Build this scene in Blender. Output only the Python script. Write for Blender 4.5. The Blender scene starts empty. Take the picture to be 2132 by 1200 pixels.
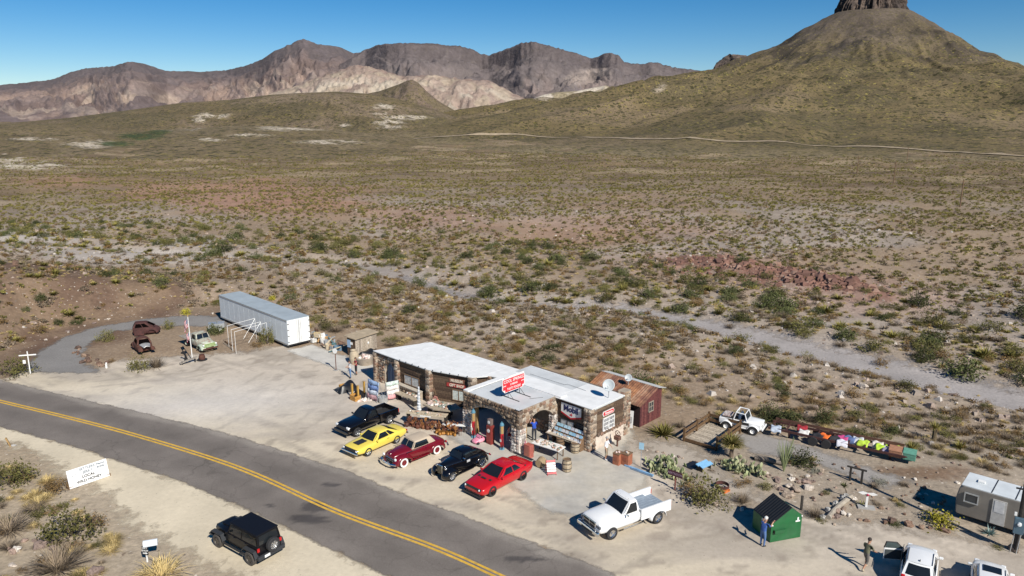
import bpy, bmesh, math, random
import numpy as np
from mathutils import Vector, Matrix
R = math.radians
random.seed(7)
rng = np.random.default_rng(7)
scene = bpy.context.scene
COL = scene.collection

# ---------------------------------------------------------------- camera, sky, sun, exposure
FPX, HYP, CAMH = 1550.0, 232.0, 24.3          # focal length and horizon row in photo pixels, camera height in metres
PIT = math.atan((600 - HYP) / FPX)
cam = bpy.data.cameras.new('camera')
cam.sensor_width = 36.0
cam.lens = 36.0 * FPX / 2132.0
cam.clip_start = 0.5
cam.clip_end = 30000
camo = bpy.data.objects.new('camera', cam)
COL.objects.link(camo)
camo.location = (0, 0, CAMH)
camo.rotation_euler = (math.pi / 2 - PIT, 0, 0)
scene.camera = camo

SUN_AZ, SUN_EL = R(-58.0), R(39.0)            # the sun stands behind the camera to the right
sdir = Vector((math.cos(SUN_AZ) * math.cos(SUN_EL), math.sin(SUN_AZ) * math.cos(SUN_EL), math.sin(SUN_EL)))
world = bpy.data.worlds.new('World')
scene.world = world
world.use_nodes = True
wn = world.node_tree.nodes
wn.clear()
sky = wn.new('ShaderNodeTexSky')
sky.sky_type = 'NISHITA'
sky.sun_disc = False
sky.sun_elevation = SUN_EL
sky.sun_rotation = math.pi / 2 - SUN_AZ
sky.altitude = 2600
sky.air_density = 1.0
sky.dust_density = 0.05
sky.ozone_density = 3.0
bg = wn.new('ShaderNodeBackground')
bg.inputs['Strength'].default_value = 0.072
wo = wn.new('ShaderNodeOutputWorld')
hs_ = wn.new('ShaderNodeHueSaturation')
hs_.inputs['Saturation'].default_value = 1.42
world.node_tree.links.new(sky.outputs[0], hs_.inputs['Color'])
world.node_tree.links.new(hs_.outputs[0], bg.inputs['Color'])
world.node_tree.links.new(bg.outputs[0], wo.inputs['Surface'])
sl = bpy.data.lights.new('sun', 'SUN')
sl.energy = 5.0
sl.angle = R(0.5)
sl.color = (1.0, 0.94, 0.84)
so = bpy.data.objects.new('sun', sl)
COL.objects.link(so)
so.rotation_euler = (-sdir).to_track_quat('-Z', 'Y').to_euler()
scene.view_settings.view_transform = 'Standard'
scene.view_settings.look = 'None'
scene.view_settings.gamma = 1.0
scene.view_settings.exposure = 0.25
scene.render.engine = 'CYCLES'
scene.cycles.max_bounces = 5
scene.cycles.transparent_max_bounces = 12

# ---------------------------------------------------------------- pixels to places
CP, SP = math.cos(PIT), math.sin(PIT)
def G(u, v, z=0.0):
    "where the line of sight through photo pixel (u, v) meets the level z"
    x, y = (u - 1066) / FPX, (v - 600) / FPX
    d = Vector((x, CP - y * SP, -SP - y * CP))
    k = (z - CAMH) / d.z
    return Vector((d.x * k, d.y * k, z))
def AT(u, v, Y):
    "the point on that line at forward distance Y"
    x, y = (u - 1066) / FPX, (v - 600) / FPX
    dy, dz = CP - y * SP, -SP - y * CP
    return (x / dy * Y, Y, CAMH + dz / dy * Y)
def PXA(X, Y, Z):
    zz = Y * CP - (Z - CAMH) * SP
    yv = Y * SP + (Z - CAMH) * CP
    zz = np.maximum(zz, 0.1)
    return 1066 + FPX * X / zz, 600 - FPX * yv / zz

# ---------------------------------------------------------------- noise
_perm = rng.permutation(4096)
_grad = rng.random(4096)
def vnoise(x, y, seed=0):
    x = np.asarray(x, float) + seed * 37.13
    y = np.asarray(y, float) + seed * 91.7
    xi, yi = np.floor(x).astype(int), np.floor(y).astype(int)
    fx, fy = x - xi, y - yi
    fx = fx * fx * (3 - 2 * fx)
    fy = fy * fy * (3 - 2 * fy)
    def h(a, b):
        return _grad[(_perm[a & 4095] + b * 57) & 4095]
    return (h(xi, yi) * (1 - fx) + h(xi + 1, yi) * fx) * (1 - fy) + (h(xi, yi + 1) * (1 - fx) + h(xi + 1, yi + 1) * fx) * fy
def fbm(x, y, o=4, seed=0):
    s, a, t = 0, 0.5, 0
    for i in range(o):
        s = s + a * vnoise(x * 2 ** i, y * 2 ** i, seed + i * 3)
        t += a
        a *= 0.5
    return s / t
def ridged(x, y, o=4, seed=0):
    s, a, t = 0, 0.5, 0
    for i in range(o):
        s = s + a * (1 - np.abs(2 * vnoise(x * 2 ** i, y * 2 ** i, seed + i * 5) - 1))
        t += a
        a *= 0.5
    return s / t
def sstep(a, b, x):
    t = np.clip((x - a) / (b - a), 0, 1)
    return t * t * (3 - 2 * t)
def sdpoly(px, py, poly):
    "signed distance to a polygon, negative inside"
    P = np.asarray(poly, float)
    d = np.full(np.shape(px), 1e18)
    ins = np.zeros(np.shape(px), bool)
    n = len(P)
    for i in range(n):
        a, b = P[i], P[(i + 1) % n]
        ex, ey = b - a
        wx, wy = px - a[0], py - a[1]
        t = np.clip((wx * ex + wy * ey) / (ex * ex + ey * ey + 1e-12), 0, 1)
        d = np.minimum(d, (wx - ex * t) ** 2 + (wy - ey * t) ** 2)
        c = ((a[1] > py) != (b[1] > py))
        with np.errstate(divide='ignore', invalid='ignore'):
            c &= px < (b[0] - a[0]) * (py - a[1]) / (b[1] - a[1] + 1e-15) + a[0]
        ins ^= c
    d = np.sqrt(d)
    return np.where(ins, -d, d)
def sdline(px, py, line):
    P = np.asarray(line, float)
    d = np.full(np.shape(px), 1e18)
    for a, b in zip(P[:-1], P[1:]):
        ex, ey = b - a
        wx, wy = px - a[0], py - a[1]
        t = np.clip((wx * ex + wy * ey) / (ex * ex + ey * ey + 1e-12), 0, 1)
        d = np.minimum(d, (wx - ex * t) ** 2 + (wy - ey * t) ** 2)
    return np.sqrt(d)

# ---------------------------------------------------------------- materials
MAT = {}
def newmat(name):
    m = bpy.data.materials.new(name)
    m.use_nodes = True
    return m, m.node_tree.nodes, m.node_tree.links
def node(nt, t, **k):
    n = nt.new(t)
    for a, b in k.items():
        setattr(n, a, b)
    return n
def mat(name, col, rough=0.6, metal=0.0, var=0.12, scale=6.0, bump=0.0, bscale=None, coat=0.0, col2=None, mix=0.5, msharp=0.15, mscale=None, coord='Object', spec=0.5, randv=0.0):
    "plain procedural material: a base colour broken up by noise, optional second colour in patches, optional bump"
    if name in MAT:
        return MAT[name]
    m, n, l = newmat(name)
    b = n['Principled BSDF']
    b.inputs['Roughness'].default_value = rough
    b.inputs['Metallic'].default_value = metal
    b.inputs['Coat Weight'].default_value = coat
    b.inputs['Coat Roughness'].default_value = 0.04
    b.inputs['Specular IOR Level'].default_value = spec
    tc = node(n, 'ShaderNodeTexCoord')
    src = tc.outputs[coord]
    nz = node(n, 'ShaderNodeTexNoise')
    nz.inputs['Scale'].default_value = scale
    nz.inputs['Detail'].default_value = 6
    l.new(src, nz.inputs['Vector'])
    rmp = node(n, 'ShaderNodeMapRange')
    rmp.inputs['From Min'].default_value = 0.3
    rmp.inputs['From Max'].default_value = 0.7
    rmp.inputs['To Min'].default_value = 1 - var
    rmp.inputs['To Max'].default_value = 1 + var
    l.new(nz.outputs['Fac'], rmp.inputs['Value'])
    cs = node(n, 'ShaderNodeRGB')
    cs.outputs[0].default_value = (*col, 1)
    cur = cs.outputs[0]
    if col2 is not None:
        nz2 = node(n, 'ShaderNodeTexNoise')
        nz2.inputs['Scale'].default_value = mscale or scale * 0.35
        nz2.inputs['Detail'].default_value = 8
        nz2.inputs['Roughness'].default_value = 0.62
        l.new(src, nz2.inputs['Vector'])
        mr = node(n, 'ShaderNodeMapRange')
        mr.inputs['From Min'].default_value = 1 - mix - msharp
        mr.inputs['From Max'].default_value = 1 - mix + msharp
        l.new(nz2.outputs['Fac'], mr.inputs['Value'])
        mx = node(n, 'ShaderNodeMix', data_type='RGBA')
        l.new(mr.outputs['Result'], mx.inputs['Factor'])
        l.new(cur, mx.inputs['A'])
        mx.inputs['B'].default_value = (*col2, 1)
        cur = mx.outputs['Result']
    mul = node(n, 'ShaderNodeVectorMath', operation='SCALE')
    l.new(cur, mul.inputs[0])
    if randv > 0:
        oi = node(n, 'ShaderNodeObjectInfo')
        r2 = node(n, 'ShaderNodeMapRange')
        r2.inputs['To Min'].default_value = 1 - randv
        r2.inputs['To Max'].default_value = 1 + randv
        l.new(oi.outputs['Random'], r2.inputs['Value'])
        mm = node(n, 'ShaderNodeMath', operation='MULTIPLY')
        l.new(rmp.outputs['Result'], mm.inputs[0])
        l.new(r2.outputs['Result'], mm.inputs[1])
        l.new(mm.outputs[0], mul.inputs['Scale'])
    else:
        l.new(rmp.outputs['Result'], mul.inputs['Scale'])
    l.new(mul.outputs[0], b.inputs['Base Color'])
    if bump > 0:
        nb = node(n, 'ShaderNodeTexNoise')
        nb.inputs['Scale'].default_value = bscale or scale * 3
        nb.inputs['Detail'].default_value = 5
        l.new(src, nb.inputs['Vector'])
        bp = node(n, 'ShaderNodeBump')
        bp.inputs['Strength'].default_value = min(1.0, bump)
        bp.inputs['Distance'].default_value = 0.03
        l.new(nb.outputs['Fac'], bp.inputs['Height'])
        l.new(bp.outputs[0], b.inputs['Normal'])
    MAT[name] = m
    return m
def paint(name, col, rough=0.25, metal=0.0):
    return mat(name, col, rough=rough, metal=metal, var=0.03, scale=2.0, coat=0.6)
def terrain_mat(name, dots=None, dotcol=(0.05, 0.055, 0.025), dscale=0.2, nscale=0.15, nvar=0.25, fscale=1.5, fvar=0.25, bump=0.6, bdist=0.2, bscale=1.2, stones=None, cracks=None, alpha=False, rough=0.95, soft=0.12):
    "earth: the place's own colours from the mesh, broken by noise; shrubs too far off to tell apart as dots"
    m, n, l = newmat(name)
    b = n['Principled BSDF']
    b.inputs['Roughness'].default_value = rough
    b.inputs['Specular IOR Level'].default_value = 0.15
    at = node(n, 'ShaderNodeAttribute', attribute_name='Col')
    ge = node(n, 'ShaderNodeNewGeometry')
    cur = at.outputs['Color']
    def noise(sc, det=6, ro=0.55):
        nz = node(n, 'ShaderNodeTexNoise')
        nz.inputs['Scale'].default_value = sc
        nz.inputs['Detail'].default_value = det
        nz.inputs['Roughness'].default_value = ro
        l.new(ge.outputs['Position'], nz.inputs['Vector'])
        return nz.outputs['Fac']
    def mrange(src, a, bb, c, d):
        r_ = node(n, 'ShaderNodeMapRange')
        for k, v in zip(('From Min', 'From Max', 'To Min', 'To Max'), (a, bb, c, d)):
            r_.inputs[k].default_value = v
        l.new(src, r_.inputs['Value'])
        return r_.outputs['Result']
    f1 = mrange(noise(nscale), 0.3, 0.7, 1 - nvar, 1 + nvar)
    f2 = mrange(noise(fscale, 8, 0.7), 0.28, 0.72, 1 - fvar, 1 + fvar)
    mm = node(n, 'ShaderNodeMath', operation='MULTIPLY')
    l.new(f1, mm.inputs[0]); l.new(f2, mm.inputs[1])
    sc = node(n, 'ShaderNodeVectorMath', operation='SCALE')
    l.new(cur, sc.inputs[0]); l.new(mm.outputs[0], sc.inputs['Scale'])
    cur = sc.outputs[0]
    def dotlayer(cur, scale, size, colr, jit=1.0, fac=1.0, thr=0.5, patch=None):
        vo = node(n, 'ShaderNodeTexVoronoi')
        vo.inputs['Scale'].default_value = scale
        vo.inputs['Randomness'].default_value = jit
        l.new(ge.outputs['Position'], vo.inputs['Vector'])
        wob = mrange(noise(scale * 2.5, 3), 0.3, 0.7, -0.14, 0.14)
        ad = node(n, 'ShaderNodeMath', operation='ADD')
        l.new(vo.outputs['Distance'], ad.inputs[0]); l.new(wob, ad.inputs[1])
        # each cell has its own size, many have none
        sepc = node(n, 'ShaderNodeSeparateColor')
        l.new(vo.outputs['Color'], sepc.inputs[0])
        sz = mrange(sepc.outputs[0], thr, 1.0, 0.0, size)
        sb = node(n, 'ShaderNodeMath', operation='SUBTRACT')
        l.new(sz, sb.inputs[0]); l.new(ad.outputs[0], sb.inputs[1])
        k = mrange(sb.outputs[0], -0.03, 0.05, 0.0, fac)
        if patch is not None:
            pm = node(n, 'ShaderNodeMath', operation='MULTIPLY')
            l.new(k, pm.inputs[0]); l.new(patch, pm.inputs[1])
            k = pm.outputs[0]
        c2 = node(n, 'ShaderNodeMix', data_type='RGBA')
        l.new(k, c2.inputs['Factor']); l.new(cur, c2.inputs['A'])
        vb = node(n, 'ShaderNodeVectorMath', operation='SCALE')
        vb.inputs[0].default_value = colr
        l.new(mrange(sepc.outputs[1], 0, 1, 0.6, 1.5), vb.inputs['Scale'])
        l.new(vb.outputs[0], c2.inputs['B'])
        return c2.outputs['Result']
    if dots:
        veg = node(n, 'ShaderNodeAttribute', attribute_name='Veg')
        for (s_, size, colr, fac, thr) in dots:
            cur = dotlayer(cur, s_, size, colr, 1.0, fac, thr, veg.outputs['Fac'])
    if stones:
        for (s_, size, colr, fac, thr) in stones:
            cur = dotlayer(cur, s_, size, colr, 1.0, fac, thr)
    if cracks:
        wv = node(n, 'ShaderNodeTexNoise'); wv.inputs['Scale'].default_value = 1.1; wv.inputs['Detail'].default_value = 4
        l.new(ge.outputs['Position'], wv.inputs['Vector'])
        wa = node(n, 'ShaderNodeVectorMath', operation='MULTIPLY_ADD'); l.new(wv.outputs['Color'], wa.inputs[0]); wa.inputs[1].default_value = (1.6, 1.6, 0); l.new(ge.outputs['Position'], wa.inputs[2])
        ve = node(n, 'ShaderNodeTexVoronoi', feature='DISTANCE_TO_EDGE'); ve.inputs['Scale'].default_value = cracks[0]; l.new(wa.outputs[0], ve.inputs['Vector'])
        km = node(n, 'ShaderNodeMath', operation='MULTIPLY'); l.new(mrange(ve.outputs['Distance'], 0.0, cracks[1], cracks[2], 0.0), km.inputs[0]); l.new(mrange(noise(0.13, 3), 0.42, 0.6, 0.0, 1.0), km.inputs[1])
        ck = node(n, 'ShaderNodeMix', data_type='RGBA'); l.new(km.outputs[0], ck.inputs['Factor']); l.new(cur, ck.inputs['A']); ck.inputs['B'].default_value = (0.05, 0.045, 0.04, 1)
        cur = ck.outputs['Result']
    l.new(cur, b.inputs['Base Color'])
    bp = node(n, 'ShaderNodeBump')
    bp.inputs['Strength'].default_value = bump
    bp.inputs['Distance'].default_value = bdist
    l.new(noise(bscale, 8, 0.65), bp.inputs['Height'])
    l.new(bp.outputs[0], b.inputs['Normal'])
    if alpha:
        ea = node(n, 'ShaderNodeAttribute', attribute_name='Edge')
        w = mrange(noise(0.9, 8, 0.7), 0.25, 0.75, -1.0, 1.0)
        am = node(n, 'ShaderNodeMath', operation='MULTIPLY_ADD')
        l.new(w, am.inputs[0]); am.inputs[1].default_value = alpha
        l.new(ea.outputs['Fac'], am.inputs[2])
        l.new(mrange(am.outputs[0], -soft, soft, 0, 1), b.inputs['Alpha'])
    MAT[name] = m
    return m

# ---------------------------------------------------------------- scene helpers
def mesh_np(name, V, F, material, smooth=False, attrs=None, parent=None):
    me = bpy.data.meshes.new(name)
    V = np.ascontiguousarray(V, dtype=np.float32)
    F = np.ascontiguousarray(F, dtype=np.int32)
    me.vertices.add(len(V)); me.vertices.foreach_set('co', V.ravel())
    k = F.shape[1]
    me.loops.add(F.size); me.loops.foreach_set('vertex_index', F.ravel())
    me.polygons.add(len(F))
    me.polygons.foreach_set('loop_start', np.arange(len(F), dtype=np.int32) * k)
    me.polygons.foreach_set('use_smooth', np.full(len(F), smooth))
    me.update(calc_edges=True)
    for an, (ty, arr) in (attrs or {}).items():
        a = me.attributes.new(an, ty, 'POINT')
        if ty == 'FLOAT_COLOR':
            c = np.ones((len(V), 4), np.float32); c[:, :3] = arr
            a.data.foreach_set('color', c.ravel())
        else:
            a.data.foreach_set('value', np.asarray(arr, np.float32).ravel())
    if material:
        me.materials.append(material)
    o = bpy.data.objects.new(name, me)
    COL.objects.link(o)
    if parent:
        o.parent = parent
    return o
def tag(o, label=None, cat=None, group=None, kind=None):
    if label: o['label'] = label
    if cat: o['category'] = cat
    if group: o['group'] = group
    if kind: o['kind'] = kind
    return o
def thing(name, label, cat, loc=(0, 0, 0), rz=0.0, group=None):
    o = bpy.data.objects.new(name, None)
    o.empty_display_size = 0.3
    COL.objects.link(o)
    o.location = loc
    o.rotation_euler = (0, 0, rz)
    return tag(o, label, cat, group)
class MB:
    "collects shapes for ONE mesh object"
    def __init__(s):
        s.v, s.f = [], []
    def add(s, vs, fs):
        k = len(s.v)
        s.v += [tuple(p) for p in vs]
        s.f += [tuple(i + k for i in f) for f in fs]
        return s
    def box(s, c, d, rz=0.0, rx=0.0, ry=0.0):
        M = Matrix.Translation(c) @ Matrix.Rotation(rz, 4, 'Z') @ Matrix.Rotation(ry, 4, 'Y') @ Matrix.Rotation(rx, 4, 'X')
        hx, hy, hz = d[0] / 2, d[1] / 2, d[2] / 2
        p = [M @ Vector((x * hx, y * hy, z * hz)) for z in (-1, 1) for y in (-1, 1) for x in (-1, 1)]
        return s.add(p, [(0, 2, 3, 1), (4, 5, 7, 6), (0, 1, 5, 4), (2, 6, 7, 3), (0, 4, 6, 2), (1, 3, 7, 5)])
    def cyl(s, a, b, r0, r1=None, n=10, cap=True):
        r1 = r0 if r1 is None else r1
        a, b = Vector(a), Vector(b)
        q = (b - a).to_track_quat('Z', 'Y')
        p = []
        for c, r in ((a, r0), (b, r1)):
            for i in range(n):
                t = 2 * math.pi * i / n
                p.append(c + q @ Vector((r * math.cos(t), r * math.sin(t), 0)))
        f = [(i, (i + 1) % n, n + (i + 1) % n, n + i) for i in range(n)]
        if cap:
            f += [tuple(range(n - 1, -1, -1)), tuple(range(n, 2 * n))]
        return s.add(p, f)
    def tube(s, pts, r, n=6):
        rr = r if isinstance(r, (list, tuple)) else [r] * len(pts)
        for i in range(len(pts) - 1):
            s.cyl(pts[i], pts[i + 1], rr[i], rr[i + 1], n)
        return s
    def lathe(s, prof, n=16, axis='Z', c=(0, 0, 0)):
        p, f = [], []
        m = len(prof)
        for i in range(n):
            t = 2 * math.pi * i / n
            for (r, h) in prof:
                q = (r * math.cos(t), r * math.sin(t), h)
                if axis == 'Y': q = (q[0], q[2], q[1])
                if axis == 'X': q = (q[2], q[0], q[1])
                p.append((q[0] + c[0], q[1] + c[1], q[2] + c[2]))
        for i in range(n):
            j = (i + 1) % n
            for k in range(m - 1):
                f.append((i * m + k, j * m + k, j * m + k + 1, i * m + k + 1))
        return s.add(p, f)
    def prism(s, poly, h0, h1, plane='XY', off=(0, 0, 0)):
        "extrude a 2-D outline; plane XZ means outline in x,z and depth along y"
        def P(a, b, h):
            q = {'XY': (a, b, h), 'XZ': (a, h, b), 'YZ': (h, a, b)}[plane]
            return (q[0] + off[0], q[1] + off[1], q[2] + off[2])
        n = len(poly)
        p = [P(a, b, h0) for a, b in poly] + [P(a, b, h1) for a, b in poly]
        f = [(i, (i + 1) % n, n + (i + 1) % n, n + i) for i in range(n)] + [tuple(range(n - 1, -1, -1)), tuple(range(n, 2 * n))]
        return s.add(p, f)
    def ball(s, c, r, n=10, m=6, jit=0.0, seed=1):
        rx, ry, rz = r if isinstance(r, (list, tuple)) else (r, r, r)
        rd = random.Random(seed)
        p = [(c[0], c[1], c[2] + rz)]
        for j in range(1, m):
            a = math.pi * j / m
            for i in range(n):
                t = 2 * math.pi * i / n
                k = 1 + rd.uniform(-jit, jit)
                p.append((c[0] + rx * k * math.sin(a) * math.cos(t), c[1] + ry * k * math.sin(a) * math.sin(t), c[2] + rz * k * math.cos(a)))
        p.append((c[0], c[1], c[2] - rz))
        f = [(0, 1 + i, 1 + (i + 1) % n) for i in range(n)]
        for j in range(m - 2):
            for i in range(n):
                a, b = 1 + j * n + i, 1 + j * n + (i + 1) % n
                f.append((a, a + n, b + n, b))
        L = len(p) - 1
        f += [(L, 1 + (m - 2) * n + (i + 1) % n, 1 + (m - 2) * n + i) for i in range(n)]
        return s.add(p, f)
    def grid(s, fn, nu, nv):
        p = [fn(i / nu, j / nv) for j in range(nv + 1) for i in range(nu + 1)]
        f = [(j * (nu + 1) + i, j * (nu + 1) + i + 1, (j + 1) * (nu + 1) + i + 1, (j + 1) * (nu + 1) + i) for j in range(nv) for i in range(nu)]
        return s.add(p, f)
    def build(s, name, m, parent=None, smooth=False, bevel=0.0, seg=2, sub=0, loc=None, rot=None, fixn=True, label=None, merge=0.0, ang=35, solid=0.0):
        me = bpy.data.meshes.new(name)
        me.from_pydata(s.v, [], s.f)
        if fixn or merge:
            bm = bmesh.new(); bm.from_mesh(me)
            if merge: bmesh.ops.remove_doubles(bm, verts=bm.verts, dist=merge)
            if fixn: bmesh.ops.recalc_face_normals(bm, faces=bm.faces)
            bm.to_mesh(me); bm.free()
        if m: me.materials.append(m)
        o = bpy.data.objects.new(name, me)
        COL.objects.link(o)
        if parent: o.parent = parent
        if loc is not None: o.location = loc
        if rot is not None: o.rotation_euler = rot
        if solid:
            k = o.modifiers.new('s', 'SOLIDIFY'); k.thickness = solid; k.offset = 0
        if sub:
            k = o.modifiers.new('u', 'SUBSURF'); k.levels = sub; k.render_levels = sub
        if bevel:
            k = o.modifiers.new('b', 'BEVEL'); k.width = bevel; k.segments = seg; k.limit_method = 'ANGLE'; k.angle_limit = R(30)
        if smooth:
            for pl in me.polygons: pl.use_smooth = True
            if hasattr(me, 'set_sharp_from_angle') and not sub:
                me.set_sharp_from_angle(angle=R(ang))
        if label: o['label'] = label
        return o
def text(name, body, size, m, parent, loc, rot, depth=0.012, bold=0.0, shear=0.0, sx=1.0, align='CENTER', spacing=1.0):
    c = bpy.data.curves.new(name, 'FONT')
    c.body = body; c.size = size; c.align_x = align; c.align_y = 'CENTER'
    c.extrude = depth; c.offset = bold; c.shear = shear; c.space_character = spacing; c.resolution_u = 3
    o = bpy.data.objects.new(name, c)
    COL.objects.link(o)
    dg = bpy.context.evaluated_depsgraph_get()
    me = bpy.data.meshes.new_from_object(o.evaluated_get(dg))
    bpy.data.objects.remove(o); bpy.data.curves.remove(c)
    me.materials.clear(); me.materials.append(m)
    o = bpy.data.objects.new(name, me)
    COL.objects.link(o)
    o.parent = parent; o.location = loc; o.rotation_euler = rot; o.scale = (sx, 1, 1)
    return o
def copy_tree(o, parent=None):
    c = o.copy(); COL.objects.link(c); c.parent = parent
    for ch in o.children: copy_tree(ch, c)
    return c

# ================================================================ the setting
WASHPX = [(-900, 470), (-300, 492), (100, 512), (300, 528), (480, 538), (640, 548), (760, 556), (880, 592), (1000, 626), (1090, 640), (1300, 652), (1440, 680), (1560, 706), (1700, 738), (1900, 784), (2132, 842), (2500, 930)]
WASH = np.array([[p.x, p.y] for p in (G(u, v, -1.4) for u, v in WASHPX)])
FLAT = np.array([[p.x, p.y] for p in (G(u, v) for u, v in [(-900, 905), (-300, 800), (20, 735), (120, 690), (250, 668), (330, 655), (450, 640), (700, 690), (900, 705), (1100, 760), (1400, 800), (1560, 850), (1800, 900), (2132, 985), (2700, 1100), (2700, 1700), (-1500, 1700)])])
OUTC = np.array([[p.x, p.y] for p in (G(u, v, -1.2) for u, v in [(1440, 548), (1530, 562), (1640, 585), (1760, 606)])])
def hgt(x, y):
    x = np.asarray(x, float); y = np.asarray(y, float)
    wy = np.interp(x, WASH[:, 0], WASH[:, 1])
    r = np.hypot(x, y)
    far = -1.0 - 7.0 * sstep(110, 460, r)
    b = far * sstep(-6, 16, y - wy)
    dw = sdline(x, y, WASH)
    dw = dw + 3.0 * (fbm(x / 9, y / 9, 3, 4) - 0.5)
    b = b - (1.4 + np.minimum(b, 0) * 0.6) * (1 - sstep(1.5, 6.5, dw))
    nf = sstep(0.5, 9, sdpoly(x, y, FLAT))
    und = (fbm(x / 26, y / 26, 4, 1) - 0.5) * 2.4 + (fbm(x / 5, y / 5, 3, 2) - 0.5) * 0.5
    b = b + und * nf * (0.35 + 0.65 * sstep(4, 15, dw)) * (1 + sstep(200, 700, r) * 2.0)
    b = b + nf * 5.5 * np.exp(-(((x + 68) / 24) ** 2 + ((y - 88) / 20) ** 2))
    do = sdline(x, y, OUTC)
    oc = np.exp(-(do / 4.2) ** 2)
    b = b + oc * (0.7 + 2.0 * (ridged(x / 3.5, y / 2.5, 3, 9) - 0.4)) * nf
    return b

def ribbon(pts, w=None):
    return pts
def patch(u, v, cu, cv, ru, rv, seed, soft=0.5):
    "a soft noisy blob around a place, by where it shows in the photograph"
    d = np.sqrt(((u - cu) / ru) ** 2 + ((v - cv) / rv) ** 2)
    return 1 - sstep(1 - soft, 1 + soft, d + (fbm(u / ru * 3, v / rv * 3, 4, seed) - 0.5) * 1.2)
def lerp(a, b, k):
    return a + (np.asarray(b, float) - a) * k[..., None]

def ground_colour(X, Y, Z):
    u, v = PXA(X, Y, Z)
    r = np.hypot(X, Y)
    n1 = fbm(X / 30, Y / 30, 4, 21); n2 = fbm(X / 7, Y / 7, 4, 22)
    c = np.zeros(X.shape + (3,)) + np.array((0.29, 0.218, 0.152))
    c = lerp(c, (0.34, 0.285, 0.235), sstep(0.45, 0.62, n1))
    far = sstep(140, 420, r)
    c = lerp(c, (0.185, 0.134, 0.08), far)
    st = fbm(X / 60, Y / 14, 4, 31)
    c = lerp(c, (0.12, 0.085, 0.055), far * sstep(0.5, 0.66, st) * 0.85)
    c = lerp(c, (0.32, 0.25, 0.16), far * sstep(0.52, 0.68, fbm(X / 38, Y / 9, 4, 33)) * 0.7)
    for cu, cv, ru, rv, k, sd in ((480, 405, 240, 30, 0.75, 1), (600, 432, 180, 22, 0.6, 2), (120, 378, 90, 14, 0.5, 3), (880, 455, 120, 24, 0.6, 4), (1250, 480, 240, 30, 0.5, 5), (1330, 430, 150, 22, 0.2, 8)):
        c = lerp(c, (0.32, 0.185, 0.125), k * patch(u, v, cu, cv, ru, rv, sd))
    do = sdline(X, Y, OUTC) + (fbm(X / 5, Y / 5, 4, 6) - 0.5) * 9
    c = lerp(c, (0.22, 0.125, 0.095), 1 - sstep(3.5, 8.5, do))
    c = lerp(c, (0.33, 0.22, 0.175), (1 - sstep(8, 19, do)) * sstep(3.5, 8.5, do) * 0.6)
    # brown stony mound by the gravel loop
    hl = np.exp(-(((X + 68) / 26) ** 2 + ((Y - 87) / 20) ** 2)) + (n2 - 0.5) * 0.45
    c = lerp(c, (0.135, 0.088, 0.062), sstep(0.18, 0.42, hl))
    c = lerp(c, (0.25, 0.18, 0.12), sstep(0.22, 0.5, hl) * sstep(0.5, 0.7, n2) * 0.6)
    # pale gravel bed of the wash and its spread to the left
    dw = sdline(X, Y, WASH) + (fbm(X / 6, Y / 6, 4, 5) - 0.5) * 8
    c = lerp(c, (0.36, 0.315, 0.265), (1 - sstep(5, 24, dw)) * 0.5)
    c = lerp(c, (0.33, 0.30, 0.28), (1 - sstep(1.5, 5.0, dw)) * .6)
    for cu, cv, ru, rv, sd in ((270, 533, 210, 17, 31), (60, 497, 120, 11, 32), (420, 505, 90, 12, 33)):
        c = lerp(c, (0.40, 0.362, 0.325), patch(u, v, cu, cv, ru, rv, sd, 0.6) * .85)
    # bare pale ground far left
    for cu, cv, ru, rv, sd in ((10, 325, 40, 12, 11), (60, 345, 60, 8, 12), (205, 290, 60, 10, 13)):
        c = lerp(c, (0.5, 0.44, 0.35), patch(u, v, cu, cv, ru, rv, sd, 0.4) * sstep(.33, .5, n2))
    # near roadside: warm pale grit
    near = (1 - sstep(46, 60, Y)) * sstep(-8, -14, X)
    c = lerp(c, (0.40, 0.33, 0.235), near * 0.7)
    gd = sstep(1150, 1300, u) * sstep(880, 930, v)
    c = lerp(c, (0.335, 0.285, 0.225), gd * 0.8)
    br = patch(u, v, 1930, 985, 110, 14, 15)
    c = lerp(c, (0.17, 0.105, 0.065), br * 0.8)
    veg = sstep(300, 560, r)
    return np.clip(c, 0.02, 0.8), veg

# ground: one sheet from under the camera to beyond the mountains
NR, NA = 830, 560
rr = 9.0 * (9000 / 9.0) ** (np.arange(NR) / (NR - 1))
aa = np.radians(np.linspace(-62, 62, NA))
RR, AA = np.meshgrid(rr, aa, indexing='ij')
GX, GY = RR * np.sin(AA), RR * np.cos(AA) - 0.0
GZ = hgt(GX, GY)
GC, GVEG = ground_colour(GX, GY, GZ)
def gridfaces(nr, na):
    i = np.arange((nr - 1) * (na - 1)); a = i // (na - 1); b = i % (na - 1)
    k = a * na + b
    return np.stack([k, k + 1, k + na + 1, k + na], 1)
GF = gridfaces(NR, NA)
GF = GF[:, ::-1]
GV = np.stack([GX, GY, GZ], -1).reshape(-1, 3)
OLV, YEL, GRY = (0.085, 0.08, 0.03), (0.2, 0.175, 0.05), (0.12, 0.1, 0.075)
terrain_mat('ground', dots=((0.28, 0.55, OLV, 0.9, 0.3), (0.45, 0.46, YEL, 0.8, 0.5), (0.7, 0.45, GRY, 0.8, 0.4)), nscale=0.12, nvar=0.14, fscale=2.2, fvar=0.3, bump=0.7, bdist=0.12, bscale=2.0,
            stones=((2.6, 0.34, (0.2, 0.16, 0.13), 0.7, 0.6), (3.7, 0.3, (0.52, 0.47, 0.41), 0.7, 0.72), (1.1, 0.26, (0.16, 0.11, 0.08), 0.7, 0.78)))
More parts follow.
